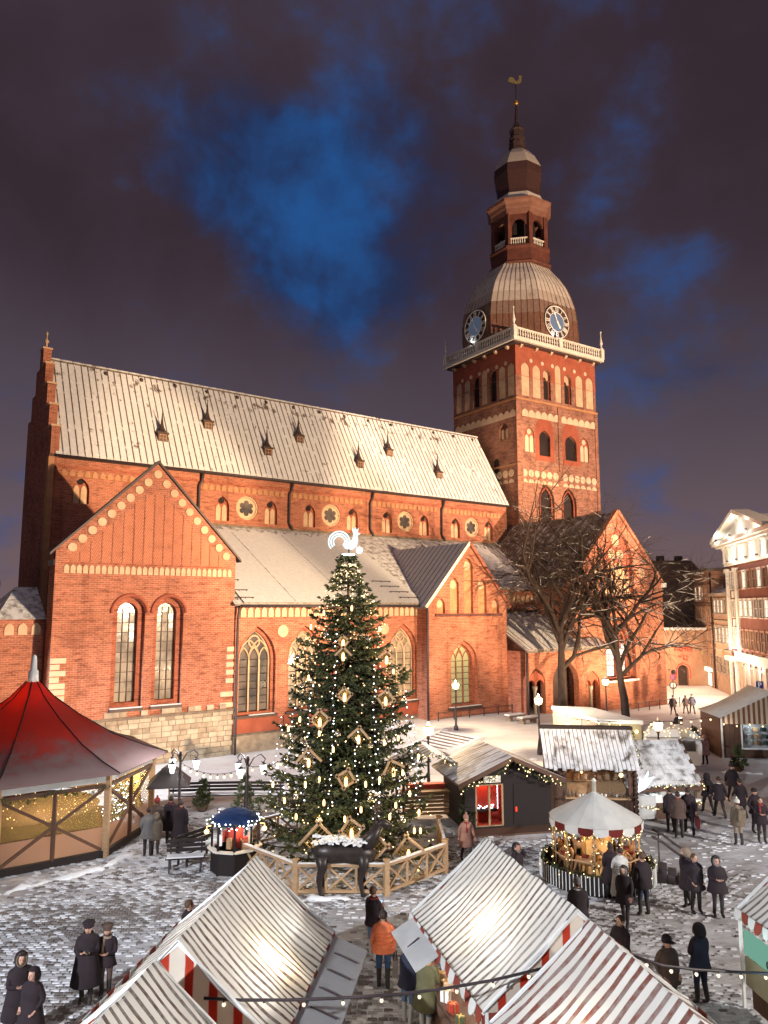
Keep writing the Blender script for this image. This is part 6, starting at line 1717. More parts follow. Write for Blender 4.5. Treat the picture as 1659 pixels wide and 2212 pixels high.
# menu board on its left side
M['board_green'] = glow('green_lit_board', lin(150, 215, 190), .55)
M['board_tan'] = plain('tan_board', (.34, .30, .20, 1), (.28, .24, .16, 1), 2, .7)
M['ink'] = plain('dark_lettering', (.03, .05, .045, 1), (.03, .04, .04, 1), 1, .6)
bd = thing('menu_board', 'green lit menu board lettered in two languages on the right edge stall', 'sign', (c_.x, c_.y, 0), -az_)
MB().bx(-1.98, -1.92, -1.9, 1.6, 1.35, 1.85).build('lit_panel', M['board_green'], bd)
MB().bx(-1.98, -1.92, -1.9, 1.6, .70, 1.30).build('panel', M['board_tan'], bd)
for i, (tx, z, s_) in enumerate((('KARSTVINS', 1.72, .2), ('GLUHWEIN', 1.48, .26), ('BALZAMS', 1.12, .24), ('HOT DRINKS', .85, .2))):
    text_obj(tx, s_, M['ink'], bd, (-1.995, .1, z), (R(90), 0, R(-90)), bold=True)
lamp('board_light', 'POINT', (-2.35, -.6, 1.75), 14, (.35, .7, 1.0), bd, .15)
lamp('board_light', 'POINT', (-2.35, 1.0, 1.8), 8, (.6, 1.0, .9), bd, .15)

def garland(parent, pts, r=.11, bulbs=2.2, mat='needle_lit', bm='bulb', seed=0, br=.03, dens=46):
    r_ = random.Random(seed); V = []; F = []; bb = MB()
    pts = [Vector(p) for p in pts]
    for a, c in zip(pts, pts[1:]):
        L = (c - a).length; d = (c - a).normalized()
        for k_ in range(int(L * dens)):
            p = a + d * (L * r_.random())
            dv = (d * r_.uniform(-.8, .8) + Vector((r_.gauss(0, .7), r_.gauss(0, .7), r_.gauss(-.1, .7)))).normalized()
            spray(V, F, p, dv, r * r_.uniform(.7, 1.5), .02, r_)
        for k_ in range(int(L * bulbs * 3)):
            p = a + d * (L * r_.random()) + Vector((r_.gauss(0, r * .55), r_.gauss(0, r * .55), r_.gauss(-r * .3, r * .6)))
            dot(bb, p, br * r_.uniform(.75, 1.25))
    me = bpy.data.meshes.new('garland'); me.from_pydata(V, [], F); me.materials.append(M[mat])
    o = tag(place('garland', me, parent), None, None, None, 'stuff')
    if bb.v: tag(bb.build('bulbs', M[bm], o), None, None, None, 'stuff')
def sag(a, b, n, s):
    a = Vector(a); b = Vector(b)
    return [a.lerp(b, i / n) - Vector((0, 0, s * 4 * (i / n) * (1 - i / n))) for i in range(n + 1)]

# -- brown hut with red lit door
A_ = gpt(1005, 1796); B_ = gpt(1192, 1783); yaw = math.atan2(B_.y - A_.y, B_.x - A_.x); wd = (B_ - A_).length
hA = thing('brown_market_hut', 'dark brown gabled hut with glowing red door beside the big tree', 'hut', A_, yaw)
he, hr, dp_ = 2.05, 2.85, 2.9
MB().sheet([(0, 0), (wd, 0), (wd, he), (wd / 2, hr), (0, he)], [[(.45, .12), (1.68, .12), (1.68, 1.78), (.45, 1.78)], [(2.35, 1.05), (2.78, 1.05), (2.78, 1.6), (2.35, 1.6)]], fv(0), fv(.15)).build('front_wall', M['wood_dark'], hA)
MB().bx(0, .08, .002, dp_, 0, he).build('side_wall', M['wood_dark'], hA); MB().bx(wd - .08, wd, .15, dp_, 0, he).build('side_wall', M['wood_dark'], hA)
MB().prism([(0, 0), (wd, 0), (wd, he), (wd / 2, hr), (0, he)], fv(dp_ - .08), fv(dp_)).build('back_wall', M['wood_dark'], hA)
M['red_room'] = plain('red_lit_room_and_goods', (.55, .07, .045, 1), (.48, .06, .04, 1), 1, .8)  # red colour stands in for the red light inside; also red goods
MB().bx(.1, wd - .1, .9, .95, .05, he).build('partition', M['red_room'], hA); MB().bx(.1, wd - .1, .16, .95, .02, .06).build('floor', M['red_room'], hA)
M['hut_roof'] = snowy('hut_roof_snow', (.12, .085, .07, 1), (.18, .13, .11, 1), .62, 1.0, .1, stretch=(.4, 3.5, 1))
nP = 14
for s in (-1, 1):
    for k_ in range(nP):
        y0 = -.55 + (dp_ + .9) * k_ / nP; y1 = -.55 + (dp_ + .9) * (k_ + 1) / nP - .02
        x1 = wd / 2 + s * (wd / 2 + .45); ze = hr - (hr - he) * (wd / 2 + .45) / (wd / 2)
        p = [(wd / 2, hr + .02), (x1, ze + .02), (x1, ze + .10), (wd / 2, hr + .10)]
        MB().prism(p, fv(y0), fv(y1)).build('roof_board', M['hut_roof'], hA)
    MB().bar((wd / 2, -.57, hr + .0), (x1, -.57, ze + .0), .05, .16).build('bargeboard', M['wood_mid'], hA)
for x0, x1 in ((.45, .52), (1.03, 1.10), (1.61, 1.68)): MB().bx(x0, x1, .02, .1, .12, 1.78).build('door_frame', M['wood'], hA)
MB().bx(.45, 1.68, .02, .1, 1.72, 1.8).bx(.45, 1.68, .02, .1, .10, .16).build('door_frame', M['wood'], hA)
for x in (2.35, 2.49, 2.63, 2.76): MB().bx(x, x + .02, .02, .08, 1.05, 1.6).build('window_bar', M['wood_mid'], hA)
for z in (1.05, 1.23, 1.41, 1.58): MB().bx(2.35, 2.78, .02, .08, z, z + .02).build('window_bar', M['wood_mid'], hA)
MB().bx(2.1, 3.1, -.03, -.005, .15, 1.75).build('door_panel', M['wood_dark'], hA)
hA.children[-1].location = (0, .0, 0)
MB().box((2.2, -.05, .75), (.05, .05, .18)).build('door_handle', M['neon_red'], hA)
sgn = MB().bx(.78, 1.52, -.10, -.06, 1.86, 2.12).build('sign', M['white_wood'], hA)
text_obj('Dāvanas', .105, M['ink'], hA, (1.15, -.105, 2.04)); text_obj('no sirds', .09, M['ink'], hA, (1.15, -.105, 1.93))
MB().bx(.6, 1.6, .62, .85, .55, .62).build('display_table', M['wood_dark'], hA)
MB().bx(-.1, wd + .1, -.9, .0, -.05, .06).build('doorstep', M['wood_mid'], hA)
rr2 = random.Random(4); bb = MB()
for i in range(26): dot(bb, (rr2.uniform(.65, 1.55), .7, rr2.uniform(.65, .8)), .022)
for i in range(18): dot(bb, (1.52, .3, .75 + i * .055), .02)
tag(bb.build('fairy_lights', M['bulb_cold'], hA), None, None, None, 'stuff')
garland(hA, [(-.42, -.62, he - .32), (wd * .25, -.62, he + .1), (wd / 2, -.62, hr - .06), (wd * .75, -.62, he + .12), (wd + .4, -.62, he - .3)], .13, 3.2, seed=5)
lamp('hut_light', 'POINT', (1.1, .45, 1.6), 18, (1, .35, .2), hA, .1); lamp('hut_light', 'POINT', (2.6, .5, 1.5), 7, (1, .4, .25), hA, .1)
# small kiosk cabinet between the huts
kb_ = thing('small_cabinet', 'small dark cabinet with snowy pitched lid between two huts', 'cabinet', gpt(1187, 1760), R(-5))
MB().bx(-.3, .35, 0, .6, 0, 1.15).build('body', M['wood_dark'], kb_); MB().prism([(-.38, 1.15), (.43, 1.15), (.02, 1.4)], fv(-.08), fv(.68)).build('lid', M['tile_grey'], kb_)

# -- plank roofed bar hut
A_ = Vector((7.05, 32.7, 0)); yaw = R(-5); wd = 3.45
hB = thing('bar_hut', 'wooden bar hut with a steep snowy plank roof and bottles on its counter', 'hut', A_, yaw)
n = 19
for k_ in range(n):
    x = k_ * wd / n + wd / n / 2
    if x < .75 or x > 3.2: MB().bx(x - wd / n / 2, x + wd / n / 2 - .012, 0, .06, 0, 2.25).build('wall_plank', M['wood_mid'], hB)
    else: MB().bx(x - wd / n / 2, x + wd / n / 2 - .012, 0, .06, 0, .98).build('wall_plank', M['wood_mid'], hB)
MB().bx(-.02, .04, .06, 2.0, 0, 2.6).build('side_wall', M['wood_mid'], hB); MB().bx(wd - .04, wd + .02, .06, 2.0, 0, 2.6).build('side_wall', M['wood_mid'], hB)
MB().bx(.04, wd - .04, 1.2, 1.26, 0, 3.2).build('back_wall', M['wood'], hB)
M['plank_snow'] = snowy('snow_on_planks', (.10, .075, .065, 1), (.17, .135, .12, 1), .64, 1.6, .12, stretch=(1.4, .8, .8), up_lo=-.2, up_hi=.1)
for k_ in range(22):
    x0 = -.25 + (wd + .45) * k_ / 22; x1 = x0 + (wd + .45) / 22 - .03
    lo = random.uniform(-.05, .05); l2 = random.uniform(0, .025)
    MB().prism([(-.62 - lo, 2.22 - lo + l2), (.95, 3.62 + l2), (.95, 3.68 + l2), (-.62 - lo, 2.29 - lo + l2)], fu(x0), fu(x1)).build('roof_plank', M['plank_snow'], hB)
MB().bx(-.3, wd + .28, .85, 1.25, 3.66, 3.78).build('ridge_board', M['wood_dark'], hB)
MB().prism([(1.0, 3.6), (2.3, 2.4), (2.3, 2.5), (1.0, 3.7)], fu(-.25), fu(wd + .2)).build('back_roof', M['plank_snow'], hB)
MB().bx(.6, 3.3, -.28, .25, .98, 1.05).build('counter', M['wood'], hB)
for k_ in range(7): MB().bar((.55 + k_ * .42, -.62, 2.12), (.7 + k_ * .42, .02, 2.25), .10, .05).build('eave_bracket', M['wood_mid'], hB)
for k_ in range(12): MB().tube([(wd + .12, -.1 + (k_ % 2) * .05, .15 + k_ * .18), (wd + .12, .35, .15 + k_ * .18)], .085, 7).build('log_end', M['wood_mid'], hB)
for z in (1.45, 1.8): MB().bx(.9, 3.2, .95, 1.18, z, z + .03).build('shelf', M['wood'], hB)
rr3 = random.Random(9)
bot = MB().lathe([(.035, 0), (.04, .02), (.04, .15), (.015, .21), (.015, .27)], 7).mesh('bottle', M['glass_dark']); mug = MB().lathe([(.035, 0), (.045, .02), (.045, .11), (.04, .11)], 8).mesh('mug', M['white'])
def to_world(o, p):
    return Matrix.Translation(o.location) @ Matrix.Rotation(o.rotation_euler.z, 4, 'Z') @ Vector(p)
for i in range(16):
    x = .75 + i * .155
    if rr3.random() < .5: tag(place('bottle', bot, None, to_world(hB, (x, -.1 + rr3.uniform(-.1, .1), 1.052))), 'small dark bottle on the bar hut counter', 'bottle', 'bottles on the bar counter')
    else: tag(place('mug', mug, None, to_world(hB, (x, -.1 + rr3.uniform(-.1, .1), 1.052))), 'white mug on the bar hut counter', 'mug', 'mugs on the bar counter')
for i in range(14):
    tag(place('bottle', bot, None, to_world(hB, (.98 + i * .16, 1.06, 1.482 if i % 2 else 1.832))), 'bottle on the back shelf of the bar hut', 'bottle', 'bottles on the bar shelves')
lamp('bar_light', 'POINT', (1.3, .3, 1.95), 16, (1, .55, .28), hB, .08); lamp('bar_light', 'POINT', (2.95, -.1, 1.95), 18, (1, .5, .22), hB, .08)
MB().ball((2.95, -.1, 1.95), .09, 8, 6).ball((1.35, .1, 2.0), .05, 8, 6).build('hanging_lamp', M['bulb_gold'], hB)
garland(hB, [(wd + .25, -.5, 2.3), (wd + .3, .3, 3.0), (wd + .3, .9, 3.6)], .12, .6, 'needle', seed=8)

# -- stall with a shingled roof and cold lit counter
A_ = gpt(1352, 1768) + Vector((.1, .0, 0)); yaw = R(8); wd = 3.0
hC = thing('shingle_roof_stall', 'stall with grey scalloped shingle roof and dazzling white lit counter', 'stall', A_, yaw)
sh = MB().prism([(-.14, 0), (.14, 0), (.14, -.2), (.07, -.29), (0, -.32), (-.07, -.29), (-.14, -.2)], lambda a, z: (a, z * .75 - .0, z * .66), lambda a, z: (a, z * .75 + .02, z * .66 + .03)).mesh('shingle', M['tile_grey'])
rows = 9
for j in range(rows):
    for i in range(12):
        place('shingle', sh, hC, (-.1 + i * .285 + (j % 2) * .14, 1.35 - j * .2, 2.95 - j * .176))
MB().prism([(-.55, 1.33), (1.4, 3.03), (1.4, 2.95), (-.55, 1.25)], lambda a, z: (-.25, a, z - .06), lambda a, z: (wd + .35, a, z - .06)).build('roof_deck', M['wood_mid'], hC)
for x in (0, wd): MB().bx(x - .05, x + .05, -.3, -.2, 0, 1.5).build('post', M['wood_mid'], hC); MB().bx(x - .05, x + .05, 1.3, 1.4, 0, 2.9).build('post', M['wood_mid'], hC)
MB().bx(0, wd, 1.3, 1.36, 0, 2.6).build('back_wall', M['white'], hC)
MB().bx(-.1, wd + .1, -.5, .1, .72, .80).build('counter', M['white'], hC); MB().bx(0, wd, -.3, -.24, 0, .72).build('counter_front', M['wood_mid'], hC)
M['ice_lit'] = glow('cold_lit_sign', lin(215, 240, 255), 2.6)
MB().prism([(0, 0), (.35, .15), (.75, .62), (.45, .55), (.5, .85), (.25, .5), (.1, .6)], lambda a, z: (.2 + a, -.62, 1.2 + z), lambda a, z: (.2 + a, -.58, 1.2 + z)).build('star_sign', M['ice_lit'], hC)
for i in range(4): MB().box((.5 + i * .62, -.35, .92), (.42, .3, .22), rz=.2 * i).build('goods_tray', M['white'], hC)
MB().bx(.1, 1.0, -.56, -.53, .1, 1.05).build('banner', M['tarp'], hC)
garland(hC, sag((-.1, -.58, .62), (wd + .1, -.58, .7), 6, .1), .1, 4.0, seed=12); garland(hC, [(.9, -.62, 1.42), (wd + .3, -.62, 1.42)], .08, 2.5, seed=13)
lamp('counter_light', 'POINT', (.9, -.15, 1.22), 9, (.85, .94, 1), hC, .06); lamp('counter_light', 'POINT', (2.2, -.15, 1.22), 9, (.9, .96, 1), hC, .06)
# wooden vat in front of it, and an A-frame sign
vt_ = thing('wooden_vat', 'dark stack of round wooden vats at the stall corner', 'vat', gpt(1352, 1795)); MB().lathe([(.28, 0), (.32, .1), (.32, .6), (.27, .66), (.25, .64), (.26, .3)], 12, cap=False).lathe([(.26, .5), (0.01, .5)], 12).build('body', M['wood_dark'], vt_); MB().lathe([(.325, .12), (.325, .17)], 12).build('hoop', M['iron'], vt_)
ab = thing('sandwich_board', 'tall white sandwich board with a drawing beside the lit counter', 'sign', gpt(1484, 1748), R(-25))
for s, m_ in ((-1, 'white'), (1, 'wood_mid')):
    MB().add([(-.36, s * .42, 0), (.36, s * .42, 0), (.36, s * .03, 1.45), (-.36, s * .03, 1.45), (-.36, s * .46, 0), (.36, s * .46, 0), (.36, s * .07, 1.45), (-.36, s * .07, 1.45)], [(0, 1, 2, 3), (4, 7, 6, 5), (0, 4, 5, 1), (1, 5, 6, 2), (2, 6, 7, 3), (3, 7, 4, 0)]).build('board', M[m_], ab)
MB().bar((-.36, -.47, .0), (-.36, -.08, 1.45), .05).bar((.36, -.47, .0), (.36, -.08, 1.45), .05).bar((-.36, -.08, 1.45), (.36, -.08, 1.45), .05).build('board_frame', M['wood_dark'], ab)
for i, (x, z, w_, h_) in enumerate(((0, 1.12, .3, .22), (.05, .8, .16, .3), (-.08, .45, .34, .05), (0, .34, .3, .04), (.05, .24, .36, .04))):
    y = -.47 + (z / 1.45) * .39
    MB().box((x, y - .012, z), (w_, .01, h_), rx=R(-15)).build('print', M['ink'], ab)

# -- garlanded kiosk partly behind the tree
A_ = gpt(872, 1768); kk = thing('garland_kiosk', 'open kiosk with pale pitched awning and thick garland right behind the tree', 'kiosk', A_, R(8)); wd = 2.35
for s in (-1, 1):
    x1 = wd / 2 + s * (wd / 2 + .35)
    MB().prism([(wd / 2, 2.75), (x1, 2.05), (x1, 2.09), (wd / 2, 2.79)], fv(-.4), fv(2.1)).build('awning', M['tarp'], kk)
    for k_ in range(6): MB().bar((wd / 2, -.3 + k_ * .45, 2.8), (x1, -.3 + k_ * .45, 2.1), .03, .03).build('awning_rib', M['white'], kk)
for x in (0, wd):
    for y in (0, 1.9): MB().bx(x - .05, x + .05, y - .05, y + .05, 0, 2.15).build('post', M['wood_mid'], kk)
for k_ in range(6): MB().bx(.0, wd + .1, -.06, -.02, .12 + k_ * .16, .24 + k_ * .16).build('front_board', M['wood'], kk)
MB().bx(-.1, wd + .15, -.25, .4, 1.06, 1.12).build('counter', M['wood'], kk); MB().bx(.2, 1.9, .3, .7, 1.12, 1.3).build('goods', M['red_room'], kk)
garland(kk, [(-.35, -.42, 2.02), (wd / 2, -.42, 2.72), (wd + .35, -.42, 2.02), (wd + .8, -.3, 2.2), (wd + 1.2, -.2, 2.25)], .17, 3.0, seed=14)
lamp('kiosk_light', 'POINT', (1.2, .8, 1.9), 14, (1, .75, .45), kk, .1)

# -- white cabin and small trailer behind the huts
n0 = at(1290, 1559, 2.55); n1_ = at(1195, 1531, 2.55); n2_ = at(1384, 1562, 2.55)
cbn = thing('white_cabin', 'long low white cabin with snowy flat roof before the portal', 'cabin', (0, 0, 0))
far = n1_ + (n2_ - n0)
b = MB(); 
for nm, q, mt in (('end_wall', (n0, n1_), 'wall_beige'), ('front_wall', (n0, n2_), 'board_tan'), ('back_wall', (n1_, far), 'wall_beige'), ('end_wall', (n2_, far), 'wall_beige')):
    a, c = Vector((q[0].x, q[0].y, 0)), Vector((q[1].x, q[1].y, 0))
    MB().bar(a + Vector((0, 0, 1.05)), c + Vector((0, 0, 1.05)), .08, 2.9).build(nm, M[mt], cbn)
rf = MB(); e_ = [n0, n2_, far, n1_]; ce = sum(e_, Vector()) / 4
rf.add([ce + (p - ce) * 1.05 + Vector((0, 0, -.05)) for p in e_] + [ce + (p - ce) * 1.05 + Vector((0, 0, .16)) for p in e_], [(0, 1, 2, 3), (4, 7, 6, 5), (0, 4, 5, 1), (1, 5, 6, 2), (2, 6, 7, 3), (3, 7, 4, 0)]).build('roof', M['snow'], cbn)
for f in (.33, .66): q = n0.lerp(n1_, f); MB().bar((q.x - .05, q.y - .05, -.3), (q.x - .05, q.y - .05, 2.5), .08, .1).build('batten', M['white'], cbn)
q = n0.lerp(n1_, .55); dn = (n1_ - n0).normalized(); nrm = Vector((dn.y, -dn.x, 0));  nrm = nrm if nrm.y < 0 else -nrm
MB().bar(q + nrm * .1 - dn * .55 + Vector((0, 0, -1.0)), q + nrm * .1 + dn * .55 + Vector((0, 0, -1.0)), .06, .8).build('window', M['white'], cbn)
MB().bar(q + nrm * .12 - dn * .42 + Vector((0, 0, -1.0)), q + nrm * .12 + dn * .42 + Vector((0, 0, -1.0)), .06, .55).build('pane', M['glass_dark'], cbn)
for f in (.12, .88): q = n0.lerp(n2_, f); MB().ball((q.x, q.y - .15, 2.1), .1, 8, 6).build('wall_lamp', M['bulb_gold'], cbn)
lamp('cabin_light', 'POINT', n0.lerp(n2_, .5) + Vector((0, -.8, -.4)), 40, (1, .85, .5), cbn, .1)
# rounded trailer with fairy lights
tp = gpt(1395, 1668); tr = thing('food_trailer', 'rounded pale food trailer strung with fairy lights by the lamp post', 'trailer', tp, R(-6))
prof_ = [(0, .45), (.05, .4), (2.9, .4), (3.0, .6), (3.05, 1.5), (2.85, 2.05), (2.4, 2.3), (.5, 2.3), (.1, 2.0), (0, 1.3)]
MB().prism(prof_, fv(0), fv(1.9)).build('body', M['white'], tr)
MB().bx(.4, 1.6, -.03, .01, 1.1, 1.75).build('hatch', M['win_warm'], tr); MB().bx(1.85, 2.7, -.03, .01, 1.15, 1.7).build('window', M['glass_dark'], tr); MB().bx(.3, 1.7, -.4, .0, 1.0, 1.06).build('counter', M['wood'], tr)
for x in (.9, 2.2): MB().tube([(x, -.05, .3), (x, .2, .3)], .3, 12).build('wheel', M['iron'], tr)
MB().bx(.0, 3.0, -.5, 0, 1.85, 1.9).build('awning', M['tarp'], tr)
b = MB()
for i in range(70): dot(b, (rr3.uniform(0, 3), rr3.uniform(-.55, .5), 2.3 + rr3.uniform(-.4, .15)), .035)
tag(b.build('fairy_lights', M['bulb'], tr), None, None, None, 'stuff')
lamp('trailer_light', 'POINT', (1.2, -1.0, 2.0), 10, (1, .72, .5), tr, .15)

# -- wooden stall with beige striped awning on the right
e1 = at(1555, 1550, 2.35); e0 = at(1521, 1527, 2.35); r1 = at(1656, 1503, 3.75)
yaw = R(-4); wd = 6.4
hD = thing('awning_stall', 'wooden stall with beige canvas roof, striped valance and lit shop window', 'stall', (e1.x, e1.y, 0), yaw)
for s in (-1, 1):
    x1 = wd / 2 + s * (wd / 2 + .1)
    vs = []
    for i in range(7):
        f = i / 6; x = wd / 2 + (x1 - wd / 2) * f; z = 3.9 + (2.35 - 3.9) * f - .16 * math.sin(math.pi * f)
        vs += [(x, -.15, z), (x, 3.6, z), (x, -.15, z + .03), (x, 3.6, z + .03)]
    fs = []
    for i in range(6):
        a = i * 4; c = a + 4; fs += [(a, c, c + 1, a + 1), (a + 2, a + 3, c + 3, c + 2), (a, a + 2, c + 2, c), (a + 1, c + 1, c + 3, a + 3)]
    MB().add(vs, fs, smooth=True).build('canopy', M['beige_canvas'] if 'beige_canvas' in M else M['canvas'], hD)
M['stripe_beige'] = stripe_mat('orange_white_valance', 0, .30, (.74, .64, .50, 1), (.30, .14, .07, 1), (.24, .10, .05, 1), .5, .3)
MB().prism([(0, 2.0), (wd, 2.0), (wd, 2.36), (wd / 2, 3.85), (0, 2.36)], fv(-.18), fv(-.15)).build('gable_cloth', M['stripe_beige'], hD)
for k_ in range(24):
    x = k_ * wd / 24
    if 1.2 < x < 3.3: 
        MB().bx(x, x + wd / 24 - .015, .0, .06, 0, .55).build('wall_plank', M['wood_mid'], hD); continue
    MB().bx(x, x + wd / 24 - .015, .0, .06, 0, 2.1).build('wall_plank', M['wood_mid'], hD)
MB().bx(0, .06, .06, 3.4, 0, 2.3).build('side_wall', M['wood_mid'], hD); MB().bx(0.06, wd, 1.5, 1.56, 0, 2.3).build('back_wall', M['tarp'], hD)
f_ = MB(); f_.bx(1.18, 1.26, -.05, .08, .5, 2.0).bx(3.32, 3.4, -.05, .08, .5, 2.0).bx(1.26, 3.32, -.05, .08, .5, .58).bx(1.26, 3.32, -.05, .08, 1.95, 2.0)
wn = f_.build('shop_window', M['white'], hD)
for i in range(12): MB().box((1.45 + (i % 4) * .5, .9 + (i // 8) * .2, .75 + (i // 4) * .38), (.3, .2, .22), rz=i * .3).build('goods', M[('red_room', 'tarp', 'wood', 'ink')[i % 4]], hD)
lamp('stall_light', 'POINT', (2.2, .8, 1.9), 30, (.8, .95, 1), hD, .1); lamp('stall_light', 'POINT', (.3, -.6, 1.9), 10, (1, .9, .75), hD, .1)
for i in range(9): MB().ball((.1 + i * .75, -.3, 2.0 - .1 * (i % 2)), .05, 6, 4).build('bulb', M['bulb'], hD)
for y in (-.4,): MB().bx(-.1, -.02, y, y + .08, 0, 2.35).build('post', M['white'], hD)

# -- pavilion with red conical roof
PC = Vector((-14.2, 30.6, 0)); pv = thing('red_roofed_pavilion', 'octagonal timber pavilion with red tent roof and white finial', 'pavilion', PC)
a0 = R(-30.5); NR8 = 8
M['red_roof'] = cloth('red_tent_canvas', (.40, .035, .02, 1), (.30, .03, .02, 1), .5, .8)
m_, t_, p_, o_ = new_mat('snow_on_red_canvas')
g_ = t_.node('ShaderNodeNewGeometry'); z_ = t_.node('ShaderNodeSeparateXYZ'); t_.link(g_.outputs['Position'], z_.inputs[0])
nz = t_.noise(g_.outputs['Position'], 1.8, 6.0, .65); nf = t_.noise(g_.outputs['Position'], 9.0, 4.0, .7)
msk = t_.smooth(t_.math('ADD', t_.math('MULTIPLY', z_.outputs[2], -.55), t_.math('ADD', nz, t_.math('MULTIPLY', nf, .5))), -1.70, -.95)
cr_ = t_.mix(t_.math('MULTIPLY', msk, .72), (.075, .012, .010, 1), (.27, .19, .19, 1))
t_.link(cr_, p_.inputs['Base Color']); p_.inputs['Roughness'].default_value = .85
tr_ = t_.node('ShaderNodeBsdfTranslucent'); tr_.inputs[0].default_value = (.80, .13, .045, 1)
mx_ = t_.node('ShaderNodeMixShader'); t_.link(t_.math('MULTIPLY_ADD', msk, -.38, .45), mx_.inputs[0])
t_.link(p_.outputs[0], mx_.inputs[1]); t_.link(tr_.outputs[0], mx_.inputs[2]); t_.link(mx_.outputs[0], o_.inputs[0])
M['red_roof'] = m_
RR = 5.35
ring = [(.25, 5.95), (.8, 5.35), (1.8, 4.6), (3.2, 3.75), (4.4, 3.25), (RR, 2.95)]
for k_ in range(8):
    b0, b1 = a0 + R(45 * k_), a0 + R(45 * (k_ + 1)); vs = []; fs = []
    for j in range(5):
        bb_ = b0 + (b1 - b0) * j / 4
        for r, z in ring:
            cut = 1 - .075 * math.sin(math.pi * j / 4) * (r / RR)
            vs.append((math.cos(bb_) * r * cut, math.sin(bb_) * r * cut, z))
    n6 = len(ring)
    for j in range(4):
        for i in range(n6 - 1): a = j * n6 + i; fs.append((a, a + 1, a + n6 + 1, a + n6))
    nv = len(vs)
    vs += [(x, y, z + .04) for x, y, z in vs]
    fs += [tuple(nv + q for q in reversed(f)) for f in fs]
    for j in range(4):
        a = j * n6 + n6 - 1; fs.append((a, a + n6, nv + a + n6, nv + a))
    MB().add(vs, fs, smooth=True).build('roof_segment', M['red_roof'], pv)
    pts = [(math.cos(b0) * r, math.sin(b0) * r, z + .05) for r, z in ring]
    MB().tube(pts, .03, 4).build('roof_seam', M['wood_dark'], pv)
    # eave fascia and walls
    W8 = 4.75; p0 = Vector((math.cos(b0) * W8, math.sin(b0) * W8, 0)); p1 = Vector((math.cos(b1) * W8, math.sin(b1) * W8, 0)); up = Vector((0, 0, 1))
    MB().bar(p0 + up * 2.78, p1 + up * 2.78, .1, .3).build('fascia', M['tarp'], pv)
    MB().bar(p0, p0 + up * 2.9, .2, .2).build('post', M['wood'], pv)
    if 2 <= k_ <= 4: continue
    MB().bar(p0 + up * .12, p1 + up * .12, .12, .24).build('sill_beam', M['wood_dark'], pv); MB().bar(p0 + up * 2.5, p1 + up * 2.5, .1, .12).build('head_beam', M['wood_mid'], pv); 
    m0 = p0.lerp(p1, .5); MB().bar(m0 + up * .2, m0 + up * 2.5, .1, .12).build('upright', M['wood_mid'], pv)
    o_in = -Vector((m0.x, m0.y, 0)).normalized() * .03
    for (f0, z0), (f1, z1) in (((.03, .25), (.5, 1.35)), ((.5, 1.35), (.97, .25)), ((.03, 2.4), (.5, 1.35)), ((.5, 1.35), (.97, 2.4))):
        MB().bar(p0.lerp(p1, f0) + up * z0 + o_in, p0.lerp(p1, f1) + up * z1 + o_in, .08, .10).build('brace', M['wood_mid'], pv)
m_, t_, p_, o_ = new_mat('misted_plastic')
p_.inputs['Base Color'].default_value = (.55, .34, .28, 1); p_.inputs['Roughness'].default_value = .5
tr_ = t_.node('ShaderNodeBsdfTransparent'); tl2 = t_.node('ShaderNodeBsdfTranslucent'); tl2.inputs[0].default_value = (.75, .5, .42, 1)
mxa = t_.node('ShaderNodeMixShader'); mxa.inputs[0].default_value = .55; t_.link(p_.outputs[0], mxa.inputs[1]); t_.link(tl2.outputs[0], mxa.inputs[2])
mxb = t_.node('ShaderNodeMixShader'); mxb.inputs[0].default_value = .45; t_.link(mxa.outputs[0], mxb.inputs[1]); t_.link(tr_.outputs[0], mxb.inputs[2]); t_.link(mxb.outputs[0], o_.inputs[0])
M['plastic'] = m_
M['plastic_lit'] = m_.copy(); M['plastic_lit'].name = 'lamplit_plastic'  # gold copy of the sheet, warm lamplight put into its colour
for n_ in M['plastic_lit'].node_tree.nodes:
    if n_.type == 'MIX_SHADER' and abs(n_.inputs[0].default_value - .45) < .01: n_.inputs[0].default_value = .70
    if n_.type == 'BSDF_TRANSLUCENT': n_.inputs[0].default_value = (.85, .66, .30, 1)
    if n_.type == 'BSDF_PRINCIPLED': n_.inputs['Base Color'].default_value = (.45, .34, .14, 1)
for k_ in (5, 6, 7, 0, 1):
    b0, b1 = a0 + R(45 * k_), a0 + R(45 * (k_ + 1)); W8 = 4.68
    p0 = Vector((math.cos(b0) * W8, math.sin(b0) * W8, 0)); p1 = Vector((math.cos(b1) * W8, math.sin(b1) * W8, 0))
    MB().add([p0 + up * .25, p1 + up * .25, p1 + up * 1.05, p0 + up * 1.05], [(0, 1, 2, 3)]).build('plastic_sheet', M['plastic'], pv)
    MB().add([p0 + up * 1.08, p1 + up * 1.08, p1 + up * 2.45, p0 + up * 2.45], [(0, 1, 2, 3)]).build('plastic_sheet', M['plastic_lit'], pv)
MB().lathe([(4.7, .0), (4.7, .1)], 8, phase=a0).build('floor', M['wood_mid'], pv)
MB().lathe([(.12, 0), (.22, .0), (.2, .5), (.13, .55), (.10, 1.05), (.05, 1.15)], 8, (0, 0, 5.9)).build('finial', M['white'], pv)
M['glow_cloth'] = plain('added_light_catcher', (.46, .32, .12, 1), (.36, .24, .09, 1), 1.2, .9)  # hangings added to catch lamplight and brighten the upper panes
for k_ in (1, 2, 3, 4): 
    b0, b1 = a0 + R(45 * k_), a0 + R(45 * (k_ + 1)); W8 = 4.3
    p0 = Vector((math.cos(b0) * W8, math.sin(b0) * W8, 1.9)); p1 = Vector((math.cos(b1) * W8, math.sin(b1) * W8, 1.9)); MB().bar(p0, p1, .04, 2.0).build('hanging', M['glow_cloth'], pv)
